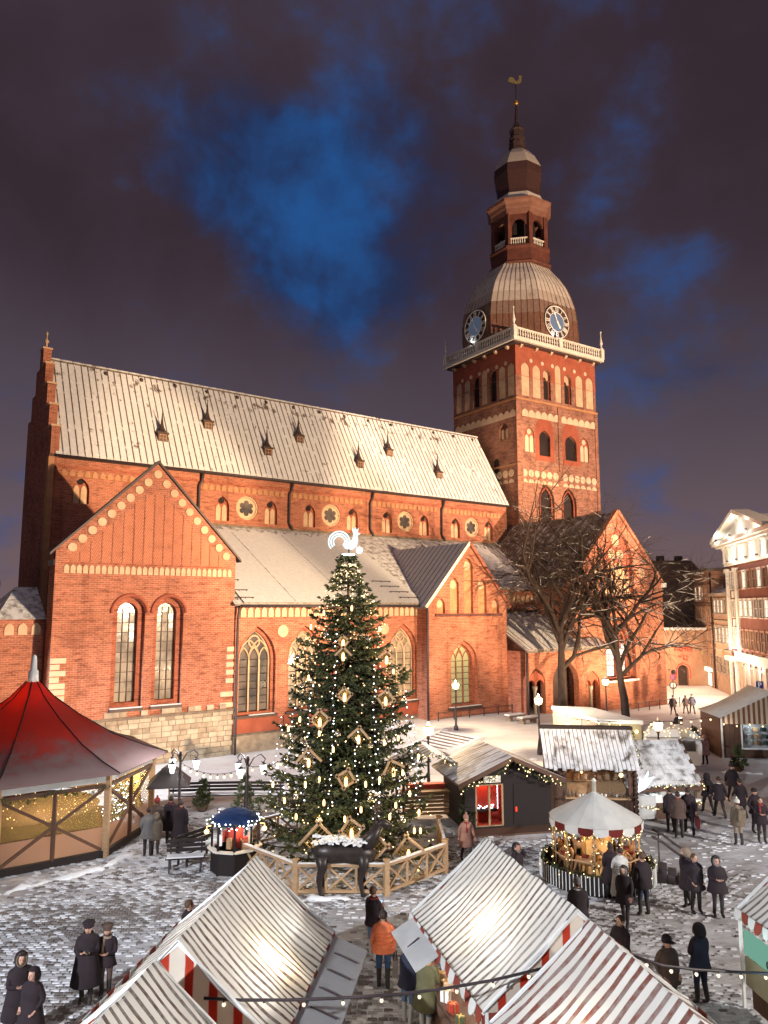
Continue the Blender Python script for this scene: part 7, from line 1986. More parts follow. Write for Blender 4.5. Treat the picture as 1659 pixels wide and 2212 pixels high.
MB().lathe([(2.6, .1), (2.6, 1.0), (2.75, 1.05), (2.75, 1.12)], 16).build('bar_counter', M['wood_mid'], pv)
b = MB(); rr4 = random.Random(6)
for i in range(420):
    a = rr4.uniform(0, 6.28); r = rr4.uniform(3.4, 4.4); dot(b, (r * math.cos(a), r * math.sin(a), rr4.uniform(1.45, 2.65)), .022)
tag(b.build('fairy_lights', M['bulb'], pv), None, None, None, 'stuff')
lamp('pavilion_light', 'POINT', (0, 0, 5.1), 130, (1, .45, .22), pv, .15); lamp('pavilion_light', 'POINT', (1.5, -1.5, 2.3), 330, (1, .72, .35), pv, .2); lamp('pavilion_light', 'POINT', (3.2, .8, 2.2), 220, (1, .78, .42), pv, .2)
for k_ in (5, 6, 7):
    b0, b1 = a0 + R(45 * k_), a0 + R(45 * (k_ + 1)); p0 = Vector((math.cos(b0) * 4.95, math.sin(b0) * 4.95, 2.6)); p1 = Vector((math.cos(b1) * 4.95, math.sin(b1) * 4.95, 2.6))
    pm_ = p0.lerp(p1, .5); garland(pv, sag(p0, pm_, 6, .22) + sag(pm_, p1, 6, .22), .12, .0 if k_ < 7 else .4, 'needle', seed=20 + k_)
# plank ramp and fairy-lit shrub at its door
bsh = thing('lit_shrub', 'small shrub covered in white fairy lights inside the pavilion corner', 'shrub', gpt(262, 1800)); MB().tube([(0, 0, 0), (0, 0, 1.2)], .04, 5).build('stem', M['bark'], bsh)
V = []; F = []
for i in range(900):
    v = Vector((rr4.gauss(0, .28), rr4.gauss(0, .28), rr4.uniform(.5, 1.9))); spray(V, F, v, Vector((rr4.gauss(0, 1), rr4.gauss(0, 1), rr4.gauss(0, 1))).normalized(), .16, .03, rr4)
me = bpy.data.meshes.new('crown'); me.from_pydata(V, [], F); me.materials.append(M['needle']); place('crown', me, bsh)
b = MB()
for i in range(150): dot(b, (rr4.gauss(0, .3), rr4.gauss(0, .3), rr4.uniform(.5, 2.0)), .026)
tag(b.build('fairy_lights', M['bulb_cold'], bsh), None, None, None, 'stuff')

# -- carousel
KC = Vector((7.15, 26.2, 0)); ca = thing('childrens_carousel', 'small carousel with white cone roof, red scallops and lit garlands', 'carousel', KC)
MB().lathe([(1.85, 0), (1.85, .18), (1.75, .2)], 24).build('platform', M['wood_dark'], ca)
MB().lathe([(1.52, 1.95), (.10, 2.72), (.06, 2.76)], 20, smooth=False, cap=False).lathe([(1.52, 1.90), (.1, 2.67)], 20, smooth=False, cap=False).build('canopy', M['canvas'], ca)
MB().lathe([(.07, 2.7), (.07, 3.1), (.1, 3.1), (.02, 3.2)], 8).build('finial', M['white_wood'], ca)
M['scallop_red'] = cloth('red_scallop', (.19, .03, .024, 1), (.15, .025, .02, 1), .3, 3)
for k_ in range(20):
    b0, b1 = R(18 * k_), R(18 * (k_ + 1)); f = lambda a, z: None
    p0 = Vector((math.cos(b0) * 1.53, math.sin(b0) * 1.53, 1.93)); p1 = Vector((math.cos(b1) * 1.53, math.sin(b1) * 1.53, 1.93)); dv = p1 - p0; nn_ = Vector((p0.x + p1.x, p0.y + p1.y, 0)).normalized()
    MB().prism([(0, 0), (1, 0), (1, -.16), (.8, -.22), (.5, -.25), (.2, -.22), (0, -.16)], lambda a, z: p0 + dv * a + Vector((0, 0, z)), lambda a, z: p0 + dv * a + Vector((0, 0, z)) + nn_ * .02).build('scallop', M['scallop_red'] if k_ % 2 else M['canvas'], ca)
M['horse'] = plain('painted_horse', (.34, .17, .07, 1), (.20, .09, .04, 1), 3, .5); M['panel_gold'] = plain('painted_panel', (.55, .36, .14, 1), (.38, .18, .07, 1), 2.5, .5)
MB().lathe([(.5, .2), (.5, 1.9)], 10, smooth=False).build('centre_drum', M['panel_gold'], ca)
def horse():
    b = MB(); b.tube([(-.32, 0, .62), (-.1, 0, .60), (.2, 0, .63), (.33, 0, .68)], [.12, .14, .15, .11], 8)
    b.tube([(.28, 0, .7), (.4, 0, .88), (.44, 0, .98)], [.1, .075, .06], 7); b.tube([(.4, 0, 1.0), (.52, 0, .94), (.6, 0, .86)], [.06, .06, .035], 6)
    for x, s, k_ in ((-.28, -1, -.1), (-.24, 1, .05), (.22, -1, .14), (.26, 1, -.02)): b.tube([(x, s * .07, .58), (x + k_ * .5, s * .07, .38), (x + k_ - .03, s * .07, .2)], [.06, .04, .03], 6)
    b.tube([(-.4, 0, .68), (-.5, 0, .6), (-.5, 0, .4)], [.04, .05, .01], 5)
    return b.mesh('horse', M['horse'])
hm = horse(); sd_m = MB().lathe([(.165, -.1), (.17, .1)], 8, cap=False).mesh('saddle', M['scallop_red'])
for k_ in range(8):
    a = R(45 * k_ + 12); r = 1.12
    h = place('horse', hm, ca, (r * math.cos(a), r * math.sin(a), .1 + .1 * (k_ % 2)), a + R(90))
    MB().tube([(0, 0, .2), (0, 0, 1.85)], .02, 6).build('pole', M['gold'], h)
    s = MB().box((0, 0, .76), (.2, .22, .06)).build('saddle', M['scallop_red'], h)
for k_ in range(10):
    a = R(36 * k_); p = Vector((1.45 * math.cos(a), 1.45 * math.sin(a), 0)); MB().tube([p + up * .2, p + up * 1.95], .03, 6).build('post', M['wood'], ca)
    a2 = R(36 * (k_ + 1)); q = Vector((1.45 * math.cos(a2), 1.45 * math.sin(a2), 0))
    if math.sin(a) < .5: 
        MB().bar(p + up * .85, q + up * .85, .04).build('rail', M['wood'], ca)
        garland(ca, [p + up * 1.9, p + up * 1.2, p * 1.04 + up * .7], .10, 4.0, seed=40 + k_, br=.024); garland(ca, sag(p + up * 1.75, q + up * 1.75, 4, .2), .08, 4, seed=60 + k_, br=.024)
    garland(ca, [p * 1.27 + up * .62, q * 1.27 + up * .62], .13, 1.2, 'needle', seed=80 + k_, br=.024)
bar_m = MB().bx(-.012, .012, -.012, .012, .0, .56).mesh('fence_bar', M['white'])
for k_ in range(90):
    a = R(4 * k_); place('fence_bar', bar_m, ca, (1.88 * math.cos(a), 1.88 * math.sin(a), .04))
MB().lathe([(1.84, .05), (1.84, .56)], 30, cap=False).build('skirt', M['wood_dark'], ca)
lamp('carousel_light', 'POINT', (.6, -.75, 1.55), 20, (1, .7, .35), ca, .1); lamp('carousel_light', 'POINT', (-.8, -.6, 1.5), 20, (1, .7, .35), ca, .1); lamp('carousel_light', 'POINT', (0, -1.3, 1.0), 7, (1, .6, .3), ca, .1)
# its steps and handrail
cs_ = thing('carousel_steps', 'short metal steps with curved black handrail beside the carousel', 'steps', KC + Vector((1.95, -.15, 0)), R(-20))
for k_ in range(3): MB().bx(.05 + k_ * .3, .33 + k_ * .3, -.4, .4, .0, .42 - k_ * .14).build('step', M['iron'], cs_)
for y in (-.45, .45): MB().tube([(-.1, y, 1.45), (.25, y, 1.3), (.6, y, 1.05), (.85, y, .9), (1.1, y, .85)], .045, 6).tube([(.9, y, .88), (.9, y, 0)], .03, 6).tube([(.1, y, 1.38), (.1, y, .3)], .03, 6).build('handrail', M['iron'], cs_)

# -- blue topped kiosk
bp = gpt(506, 1878); bk = thing('blue_kiosk', 'round kiosk with blue tent top, garland rim and lit shelves', 'kiosk', bp, R(10)); bk.scale = (.95, .95, .84)
M['blue_cloth'] = cloth('blue_canvas', (.016, .036, .12, 1), (.012, .028, .09, 1), .1, 3)
MB().lathe([(.88, 1.95), (.78, 2.12), (.45, 2.33), (.05, 2.45)], 16, cap=False).lathe([(.88, 1.92), (.05, 2.40)], 16, cap=False).build('canopy', M['blue_cloth'], bk)
for k_ in range(8):
    a = R(45 * k_); MB().bx(-.04, .04, -.04, .04, 0, 1.95).build('post', M['wood_dark'], bk, (.82 * math.cos(a), .82 * math.sin(a), 0))
    a2 = R(45 * (k_ + 1)); p = Vector((.82 * math.cos(a), .82 * math.sin(a), 0)); q = Vector((.82 * math.cos(a2), .82 * math.sin(a2), 0))
    MB().bar(p + up * .45, q + up * .45, .05, .85).build('counter_front', M['wood_dark'], bk); MB().bar(p * 1.08 + up * .93, q * 1.08 + up * .93, .22, .05).build('counter', M['white_wood'], bk)
    garland(bk, [p * 1.12 + up * 1.98, q * 1.12 + up * 1.98], .12, 5.0, 'needle', 'bulb_cold', 100 + k_, .028)
MB().lathe([(.3, .9), (.3, 1.9)], 8).build('centre_post', M['red_room'], bk)
for k_ in range(6):
    a = R(60 * k_ + 10); MB().box((.55 * math.cos(a), .55 * math.sin(a), 1.2), (.16, .16, .4), rz=a).build('goods', M[('white', 'wood', 'red_room')[k_ % 3]], bk)
lamp('kiosk_light', 'POINT', (.3, -.5, 1.75), 16, (1, .62, .4), bk, .08); lamp('kiosk_light', 'POINT', (-1.0, -.35, 1.65), 12, (1, .5, .22), bk, .06); lamp('kiosk_light', 'POINT', (1.05, -.3, 1.6), 9, (1, .45, .25), bk, .06)
for x, y in ((-1.0, -.35), (1.05, -.3)): MB().ball((x, y, 1.65), .09, 8, 6).tube([(x * .85, y * .85, 1.85), (x, y, 1.85), (x, y, 1.72)], .015, 4).build('hanging_lamp', M['bulb_gold'], bk)
# -- parasol
um = thing('dark_parasol', 'dark square parasol with dusting of snow beside the pavilion', 'parasol', gpt(362, 1805), R(12))
M['parasol'] = snowy('parasol_cloth', (.018, .012, .012, 1), (.026, .017, .016, 1), .18, 5, .05)
MB().lathe([(1.15, 2.0), (.6, 2.4), (.58, 2.38), (.5, 2.5), (.05, 2.75)], 4, smooth=False, phase=R(45), cap=False).lathe([(1.14, 1.97), (.05, 2.70)], 4, smooth=False, phase=R(45), cap=False).build('canopy', M['parasol'], um)
MB().tube([(0, 0, 0), (0, 0, 2.7)], .03, 6).build('pole', M['wood'], um); MB().lathe([(.3, 0), (.3, .08), (.05, .12)], 10).build('foot', M['iron'], um)
for k_ in range(4): a = R(45 + 90 * k_); MB().bar((0, 0, 2.15), (math.cos(a) * 1.0, math.sin(a) * 1.0, 2.03), .02).build('rib', M['wood'], um)
# -- benches
def bench(p, rz, label, wd=1.7):
    o = thing('park_bench', label, 'bench', p, rz, 'benches beside the pavilion')
    for s in (-1, 1):
        MB().bx(s * wd * .4 - .03, s * wd * .4 + .03, -.25, -.19, 0, .44).build('leg', M['iron'], o); MB().bx(s * wd * .4 - .03, s * wd * .4 + .03, .17, .23, 0, .98).build('leg', M['iron'], o)
    for k_ in range(3): MB().bx(-wd / 2, wd / 2, -.28 + k_ * .16, -.15 + k_ * .16, .44, .48).build('seat_slat', M['wood_dark'], o)
    for k_ in range(3): MB().bx(-wd / 2, wd / 2, .14, .17, .58 + k_ * .15, .69 + k_ * .15).build('back_slat', M['wood_dark'], o)
    MB().bx(-wd / 2 + .03, wd / 2 - .03, -.26, .12, .482, .52).build('seat_snow', M['snow'], o)
    return o
bench(gpt(405, 1740), R(8), 'snowy bench beside the dark parasol'); bench(gpt(482, 1738), R(4), 'snowy bench left of the spruce below the lantern'); bench(gpt(572, 1738), R(0), 'snowy bench half hidden by the big Christmas tree')
bench(gpt(425, 1858), R(58), 'bench turned sideways by the blue topped kiosk'); bench(gpt(400, 1880), R(10), 'dark bench nearest the pavilion ramp', 1.3)
tb = thing('wooden_stump', 'round wooden stump table behind the blue topped kiosk', 'stump', gpt(478, 1778)); MB().lathe([(.2, 0), (.17, .1), (.18, .5), (.19, .55)], 10).build('log', M['wood_mid'], tb); MB().lathe([(.17, .552), (.12, .6)], 10).build('top_snow', M['snow'], tb)
# benches in snow before the porch
for i, (x, y) in enumerate(((1112, 1556), (1140, 1562))): 
    o = thing('stone_bench', ('snow topped dark slab seat nearest the porch arch', 'snow topped dark slab seat left of the portal lamp post')[i], 'bench', gpt(x, y), CRZ); MB().bx(-.9, .9, -.3, .3, .3, .42).build('slab', M['stone_dark'], o); MB().bx(-.85, .85, -.28, .28, .422, .5).build('slab_snow', M['snow'], o)
    for s in (-1, 1): MB().bx(s * .6 - .1, s * .6 + .1, -.25, .25, -.1, .3).build('foot', M['stone_dark'], o)
# -- string lights
def string_lights(label, pts, nb, r=.03, bm='bulb_gold', cable=.012, drop=.08):
    o = thing('string_lights', label, 'string lights', (0, 0, 0)); o.location = pts[0]; p0 = Vector(pts[0])
    q = [Vector(p) - p0 for p in pts]
    MB().tube(q, cable, 5).build('cable', M['iron'], o)
    L = [0]; 
    for a, c in zip(q, q[1:]): L.append(L[-1] + (c - a).length)
    bme = MB().lathe([(.3, 0), (.9, -.5), (1, -1.1), (.6, -1.8), (.05, -2.1)], 7).mesh('bulb', M[bm]); sme = MB().lathe([(.45, .6), (.45, -.1)], 6).mesh('socket', M['iron'])
    for i in range(nb):
        s = L[-1] * (i + .5) / nb
        j = max(k_ for k_ in range(len(L)) if L[k_] <= s); j = min(j, len(q) - 2)
        p = q[j].lerp(q[j + 1], (s - L[j]) / max(1e-6, L[j + 1] - L[j]))
        b_ = place('bulb', bme, o, p - Vector((0, 0, drop)), sc=r)
        place('socket', sme, b_, (0, 0, .3), sc=1.4)
    return o
M['bulb_dim'] = glow('clear_bulb', lin(255, 235, 205), 1.6)
string_lights('thick black cable with bulbs hung across the passage between the tents', [atY(440, 2156, 12.7), atY(515, 2160, 12.8), atY(620, 2160, 12.9), atY(730, 2156, 13.0), atY(870, 2147, 13.2), atY(960, 2135, 13.3), atY(1061, 2118, 13.45), atY(1180, 2090, 13.6)], 9, .032, 'bulb_dim', .026, .05)
string_lights('black cable with bulbs running to the right edge stall', [atY(1370, 2066, 13.9), atY(1430, 2085, 14.2), atY(1500, 2094, 14.5), atY(1580, 2099, 15), atY(1680, 2103, 15.4)], 6, .034, 'bulb_dim', .026, .05)
string_lights('string of white bulbs over the snow between the two lanterns', sag(at(392, 1648, 3.0), at(535, 1655, 3.0), 10, .35), 10, .05, 'bulb')
string_lights('string of bulbs from the second lantern into the Christmas tree', sag(at(535, 1655, 3.0), Vector((-3.2, 29.5, 3.6)), 8, .25), 6, .045, 'bulb')
string_lights('string of bulbs between the white cabin and the awning stall', sag(at(1235, 1552, 2.9), at(1545, 1548, 2.6), 12, .25), 14, .055, 'bulb')
# ================================================================== PEOPLE
def fabric(name, c, v=.75): return plain(name, c + (1,), tuple(x * v for x in c) + (1,), 6, .9, bmp=.15)
FB = {'black': fabric('black_cloth', (.026, .017, .021)), 'navy': fabric('navy_cloth', (.026, .028, .052)), 'brown': fabric('brown_cloth', (.085, .055, .045)), 'grey': fabric('grey_cloth', (.17, .155, .15)),
      'orange': fabric('orange_quilt', (.80, .22, .10)), 'jeans': fabric('blue_denim', (.035, .075, .16)), 'lightjeans': fabric('pale_denim', (.13, .21, .36)), 'olive': fabric('olive_cloth', (.10, .095, .05)),
      'white': fabric('white_quilt', (.55, .53, .50)), 'pink': fabric('pink_coat', (.58, .33, .28)), 'dustypink': fabric('dusty_pink_coat', (.33, .17, .13)), 'beige': fabric('beige_cloth', (.27, .20, .15)),
      'khaki': fabric('khaki_cloth', (.16, .12, .085)), 'red': fabric('red_knit', (.26, .035, .03)), 'blue': fabric('blue_panel', (.05, .10, .26)), 'darkred': fabric('dark_red_bag', (.17, .025, .03))}
M['skin'] = plain('skin', (.52, .30, .22, 1), (.46, .26, .19, 1), 8, .6); M['hair'] = plain('dark_hair', (.035, .022, .018, 1), (.05, .03, .025, 1), 12, .7); M['hair_b'] = plain('brown_hair', (.11, .06, .035, 1), (.08, .045, .03, 1), 12, .7); M['hair_y'] = plain('blonde_hair', (.45, .33, .18, 1), (.38, .27, .14, 1), 12, .7)
M['shoe'] = plain('dark_boots', (.025, .02, .02, 1), (.035, .03, .03, 1), 5, .6); M['trainer'] = plain('pale_trainers', (.5, .5, .5, 1), (.42, .42, .42, 1), 5, .6); M['eye'] = plain('eye', (.02, .015, .015, 1), (.02, .015, .015, 1), 2, .3)
M['phone'] = glow('phone_screen', lin(200, 220, 255), 1.2)
def hand_mesh():
    b = MB(); b.box((0, 0, -.045), (.075, .03, .09))
    for i, L in enumerate((.065, .075, .07, .055)):
        x = -.028 + i * .0187
        b.tube([(x, 0, -.088), (x, .008, -.088 - L * .5), (x, .028, -.088 - L * .92)], [.0095, .009, .007], 5)
    b.tube([(.036, 0, -.03), (.058, .014, -.06), (.058, .03, -.09)], [.012, .011, .008], 5)
    return b.mesh('hand', M['skin'])
HAND = hand_mesh()
QUEUE = []
def person(label, p, face_deg, h=1.75, top='black', legs='black', coat=None, head='hair', pose='stand', hold=None, bulk=1.15, shoe='shoe', group='people at the market', skin=True, hem=None, name='person', accent=None):
    """face_deg: 0 = facing away from the camera (+Y), 90 = facing left (-X), 180 = facing the camera"""
    o = thing(name, label, 'person', p, R(face_deg), group); k = h / 1.75; o.scale = (k, k, k)
    r_ = random.Random(sum((i + 1) * ord(c) for i, c in enumerate(label)))
    # skeleton: name -> (pos, radius x, radius y, region)
    J = {'pelvis': ((0, 0, .96), .155 * bulk, .125 * bulk, 0), 'waist': ((0, 0, 1.12), .15 * bulk, .115 * bulk, 1), 'chest': ((0, .0, 1.32), .165 * bulk, .12 * bulk, 1), 'neck0': ((0, -.005, 1.44), .10, .085, 1), 'neck': ((0, .01, 1.50), .055, .055, 2), 'jaw': ((0, .02, 1.56), .06, .065, 2)}
    arms = {'stand': ((-.24, -.02, 1.14), (-.25, .06, .90)), 'pocket': ((-.27, -.06, 1.14), (-.20, .10, .98)), 'phone': ((-.22, .08, 1.14), (-.08, .28, 1.20)), 'raise': ((-.30, .10, 1.36), (-.14, .08, 1.60)), 'fold': ((-.24, .06, 1.13), (-.03, .20, 1.14)), 'swing': ((-.24, .10, 1.16), (-.24, .25, .97)), 'swingb': ((-.24, -.12, 1.16), (-.25, -.14, .92))}
    pa = {'stand': ('stand', 'stand'), 'pocket': ('pocket', 'pocket'), 'phone': ('phone', 'phone'), 'onephone': ('phone', 'stand'), 'walk': ('swing', 'swingb'), 'raise': ('raise', 'raise'), 'fold': ('fold', 'fold'), 'drink': ('raise', 'pocket'), 'lean': ('phone', 'phone')}[pose]
    stride = .22 if pose == 'walk' else .03
    lean = .16 if pose == 'lean' else 0
    for s, nm, pz, st in ((-1, 'L', pa[0], stride), (1, 'R', pa[1], -stride)):
        e, w_ = arms[pz]
        J['sh' + nm] = ((s * .185, 0, 1.405), .075 * bulk, .075 * bulk, 1)
        J['el' + nm] = ((s * -e[0], e[1], e[2]), .062 * bulk, .062 * bulk, 1)
        J['wr' + nm] = ((s * -w_[0], w_[1], w_[2]), .042, .042, 1)
        J['hip' + nm] = ((s * .095, 0, .90), .105, .105, 0)
        J['kn' + nm] = ((s * .10, st * .55 + .02, .50), .068, .07, 0)
        J['an' + nm] = ((s * .10, st - (.05 if st < 0 else 0), .10), .05, .055, 3)
        J['to' + nm] = ((s * .115, st + .13, .045), .045, .042, 3)
    E = [('pelvis', 'waist'), ('waist', 'chest'), ('chest', 'neck0'), ('neck0', 'neck'), ('neck', 'jaw')]
    for nm in 'LR': E += [('neck0', 'sh' + nm), ('sh' + nm, 'el' + nm), ('el' + nm, 'wr' + nm), ('pelvis', 'hip' + nm), ('hip' + nm, 'kn' + nm), ('kn' + nm, 'an' + nm), ('an' + nm, 'to' + nm)]
    keys = list(J)
    def bend(q): return (q[0], q[1] + lean * max(0, q[2] - .95) * 1.6, q[2] - lean * max(0, q[2] - 1.2) * .25)
    me = bpy.data.meshes.new('body'); me.from_pydata([bend(J[q][0]) for q in keys], [(keys.index(a), keys.index(c)) for a, c in E], [])
    tmp = bpy.data.objects.new('body', me); COL.objects.link(tmp)
    md = tmp.modifiers.new('skin', 'SKIN'); md.use_smooth_shade = True; md.branch_smoothing = .6
    for i, q in enumerate(keys):
        sv = me.skin_vertices[0].data[i]; sv.radius = (J[q][1], J[q][2]); sv.use_root = (q == 'pelvis')
    ss = tmp.modifiers.new('sub', 'SUBSURF'); ss.levels = 1; ss.render_levels = 1
    regs = [(Vector(bend(J[a][0])), Vector(bend(J[c][0])), J[c][3] if J[c][3] != 0 or J[a][3] == 0 else J[a][3]) for a, c in E]
    QUEUE.append((tmp, o, regs, [FB[legs], FB[top], M['skin'], M[shoe]], bend))
    hb = Vector(bend((0, .015, 1.635)))
    for s, nm in ((-1, 'L'), (1, 'R')):
        wv = Vector(bend(J['wr' + nm][0])); ev = Vector(bend(J['el' + nm][0])); d = (wv - ev).normalized()
        hn = place('hand', HAND, o, wv + d * .01); hn.rotation_euler = d.to_track_quat('-Z', 'Y').to_euler()
        if s > 0: hn.scale = (-1, 1, 1)
    # coat body: lofted skirt over the torso
    if coat is None: coat = top
    hem = .78 if hem is None else hem
    b = MB(); prof_ = [(hem, .215 + (.96 - hem) * .10), (hem + .02, .225 + (.96 - hem) * .10), (.95, .205), (1.10, .185), (1.25, .198), (1.36, .205), (1.43, .165), (1.49, .10), (1.53, .085)]
    n = 14; vs = []; fs = []
    for z, r in prof_:
        for q in range(n):
            a = 2 * math.pi * q / n; wv_ = 1 + .035 * math.sin(a * 3 + z * 7 + r_.random()) * (z < 1.3)
            vs.append(bend((math.cos(a) * r * bulk * wv_ * 1.0, math.sin(a) * r * bulk * .74 * wv_, z)))
    for i in range(len(prof_) - 1):
        for q in range(n): q2 = (q + 1) % n; fs.append((i * n + q, i * n + q2, (i + 1) * n + q2, (i + 1) * n + q))
    fs.append(tuple(range(n - 1, -1, -1)))
    b.add(vs, fs, smooth=True); ct = b.build('coat', FB[coat], o)
    sc_ = r_.random()
    if sc_ < .55 and not head.startswith('hood'):
        cc_ = ('red', 'grey', 'beige', 'white', 'navy', 'darkred')[r_.randrange(6)]
        nb_ = Vector(bend((0, .01, 1.475))); pts = [nb_ + Vector((math.cos(R(a)) * .095, math.sin(R(a)) * .085, .012 * math.sin(R(a * 2)))) for a in range(0, 361, 30)]
        MB().tube(pts, .036, 6).tube([nb_ + Vector((.05, .09, -.02)), nb_ + Vector((.06, .15, -.16)), nb_ + Vector((.06, .155, -.34))], [.035, .04, .035], 6).build('scarf', FB[cc_], o)
    elif head.startswith('hood') and sc_ < .6:
        hb0 = Vector(bend((0, .015, 1.635))); pts = [hb0 + Vector((math.cos(R(a)) * .10, .055 - .02 * math.sin(R(a)), math.sin(R(a)) * .125)) for a in range(0, 361, 24)]
        MB().tube(pts, .024, 6).build('fur_trim', FB['khaki' if sc_ < .3 else 'grey'], o)
    if accent == 'quilt':
        for z in (1.0, 1.08, 1.16, 1.24, 1.32):
            rr_ = .2 * bulk; pts = [bend((math.cos(2 * math.pi * q / 14) * rr_, math.sin(2 * math.pi * q / 14) * rr_ * .74, z)) for q in range(15)]
            MB().tube(pts, .02, 5).build('quilt_ridge', FB[coat], ct)
    # headwear or hair
    hx = MB()
    if head in ('hair', 'hair_b', 'hair_y', 'long', 'bun'):
        m_ = M['hair'] if head in ('hair', 'long', 'bun') else M[head]
        hx.ball(hb + Vector((0, -.022, .03)), .108, 10, 7, sc=(.92, 1.02, 1.0))
        if head in ('long', 'hair_y'): hx.tube([hb + Vector((0, -.05, .02)), hb + Vector((0, -.075, -.12)), hb + Vector((0, -.08, -.25))], [.095, .10, .06], 8)
        hx.build('hair', m_, o)
    elif head.startswith('hood'):
        c_ = head.split('_')[1] if '_' in head else coat
        hx.lathe([(.10, -.14), (.135, -.06), (.142, .03), (.12, .10), (.07, .145), (.01, .16)], 10, sy=1.08)
        keep = [q for q, f in enumerate(hx.f) if not (sum(hx.v[i][1] for i in f) / len(f) > .062 and sum(hx.v[i][2] for i in f) / len(f) < .09)]
        hx.f = [hx.f[q] for q in keep]; hx.m = [hx.m[q] for q in keep]; hx.sm = [hx.sm[q] for q in keep]
        hx.v = [(hb.x + v[0], hb.y - .03 + v[1] - .03 * (v[2] < 0), hb.z + v[2]) for v in hx.v]
        hx.build('hood', FB[c_], o)
    else:
        kind, c_ = (head.split('_') + ['black'])[:2]
        hx.lathe([(.108, -.0), (.112, .02), (.112, .06), (.10, .11), (.06, .15), (.01, .165)], 10, sy=1.08)
        if kind == 'beret': hx.lathe([(.10, .06), (.15, .09), (.13, .13), (.02, .15)], 10)
        hx.v = [(hb.x + v[0], hb.y - .012 + v[1], hb.z + v[2] - .0) for v in hx.v]
        if kind == 'pom': hx.ball(hb + Vector((0, 0, .19)), .045, 7, 5)
        if kind == 'cap': hx.box(hb + Vector((0, .14, .04)), (.15, .12, .015))
        hx.build('hat', FB[c_], o)
        MB().ball(hb + Vector((0, -.03, .0)), .098, 9, 6, sc=(.95, .98, .9)).build('hair', M['hair_b'], o)
    if hold == 'phone':
        mid_ = (Vector(bend(J['wrL'][0])) + Vector((.02, .11, .05))); g_ = MB().box((0, 0, 0), (.075, .012, .15), rx=R(-35)).build('phone_body', M['ink'], None, None)
        g_.name = 'smartphone'; mw = Matrix.Translation(o.location) @ Matrix.Rotation(R(face_deg), 4, 'Z') @ Matrix.Scale(k, 4)
        g_.matrix_world = mw @ Matrix.Translation(mid_); tag(g_, 'lit smartphone held by the ' + ' '.join(label.split()[:8]), 'phone')
        MB().box((0, -.009, .0), (.066, .004, .135), rx=R(-35)).build('screen', M['phone'], g_)
    if hold in ('bag', 'redbag', 'backpack'):
        if hold == 'backpack':
            c = Vector(bend((0, -.22 * bulk, 1.22))); bb = MB().box((0, 0, 0), (.30, .16, .42)); bn = 'backpack'
        else:
            c = Vector(bend(J['wrR'][0])) + Vector((.03, .02, -.40)); bb = MB().box((0, 0, 0), (.12, .34, .36)); bn = 'carrier_bag'
        g_ = bb.build(bn, FB['darkred' if hold == 'redbag' else 'khaki' if hold == 'backpack' else 'grey'], None, None)
        mw = Matrix.Translation(o.location) @ Matrix.Rotation(R(face_deg), 4, 'Z') @ Matrix.Scale(k, 4); g_.matrix_world = mw @ Matrix.Translation(c)
        tag(g_, bn.replace('_', ' ') + ' carried by the ' + ' '.join(label.split()[:9]), 'bag')
        if hold != 'backpack':
            for s in (-1, 1): MB().tube([(s * .04, -.08, .18), (s * .02, -.04, .32), (s * .02, .04, .32), (s * .04, .08, .18)], .01, 5).build('strap', FB['black'], g_)
        else:
            for s in (-1, 1): MB().tube([(s * .1, .08, .2), (s * .12, .2, .22), (s * .12, .36, .05), (s * .12, .08, -.2)], .02, 5).build('strap', FB['black'], g_)
    return o
def feet(x, y): return gpt(x, y)
def headpos(x, y, h):
    p = at(x, y, h * .94); p.z = gz(p.x, p.y); return p
# in the passage and by the tree
person('person in a bright orange quilted jacket and jeans standing in the passage', feet(828, 2140), 0, 1.78, 'orange', 'jeans', None, 'hair', 'stand', 'bag', 1.2, accent='quilt', hem=.86)
person('person in dark jacket and pale jeans looking at a phone in the passage', feet(806, 2076), -40, 1.8, 'black', 'lightjeans', None, 'hair_b', 'phone', 'phone', 1.12, 'trainer', hem=.86)
person('person in a long olive coat at the right hand stall counter', headpos(918, 2068, 1.72), -35, 1.72, 'olive', 'lightjeans', None, 'hair_y', 'lean', None, 1.2, 'trainer', hem=.62)
person('person in navy jacket with a white scarf beside the olive coat', headpos(893, 2062, 1.66) + Vector((-.12, .25, 0)), -30, 1.68, 'navy', 'lightjeans', None, 'hair_y', 'lean', None, 1.1, 'trainer', hem=.84)
# left foreground
person('hooded person in long black coat nearest the left bottom corner', headpos(46, 2072, 1.68), 215, 1.7, 'black', 'black', None, 'hood', 'fold', None, 1.3, hem=.45)
person('person in black quilted coat leaning on the hooded one at the left edge', headpos(73, 2098, 1.6) + Vector((.06, -.15, 0)), 160, 1.62, 'black', 'black', None, 'hood', 'pocket', None, 1.3, hem=.5)
person('person in a dark beret and long coat reading a phone', feet(184, 2170), 190, 1.78, 'black', 'black', None, 'beret', 'phone', 'phone', 1.3, hem=.42)
person('person with white scarf and short dark coat next to the beret wearer', feet(226, 2158), 185, 1.62, 'black', 'brown', None, 'beret_brown', 'fold', None, 1.1, hem=.80)
person('short haired person in black jacket half hidden behind the left tent', headpos(408, 1956, 1.72), -60, 1.74, 'black', 'black', None, 'hair_b', 'stand', None, 1.15)
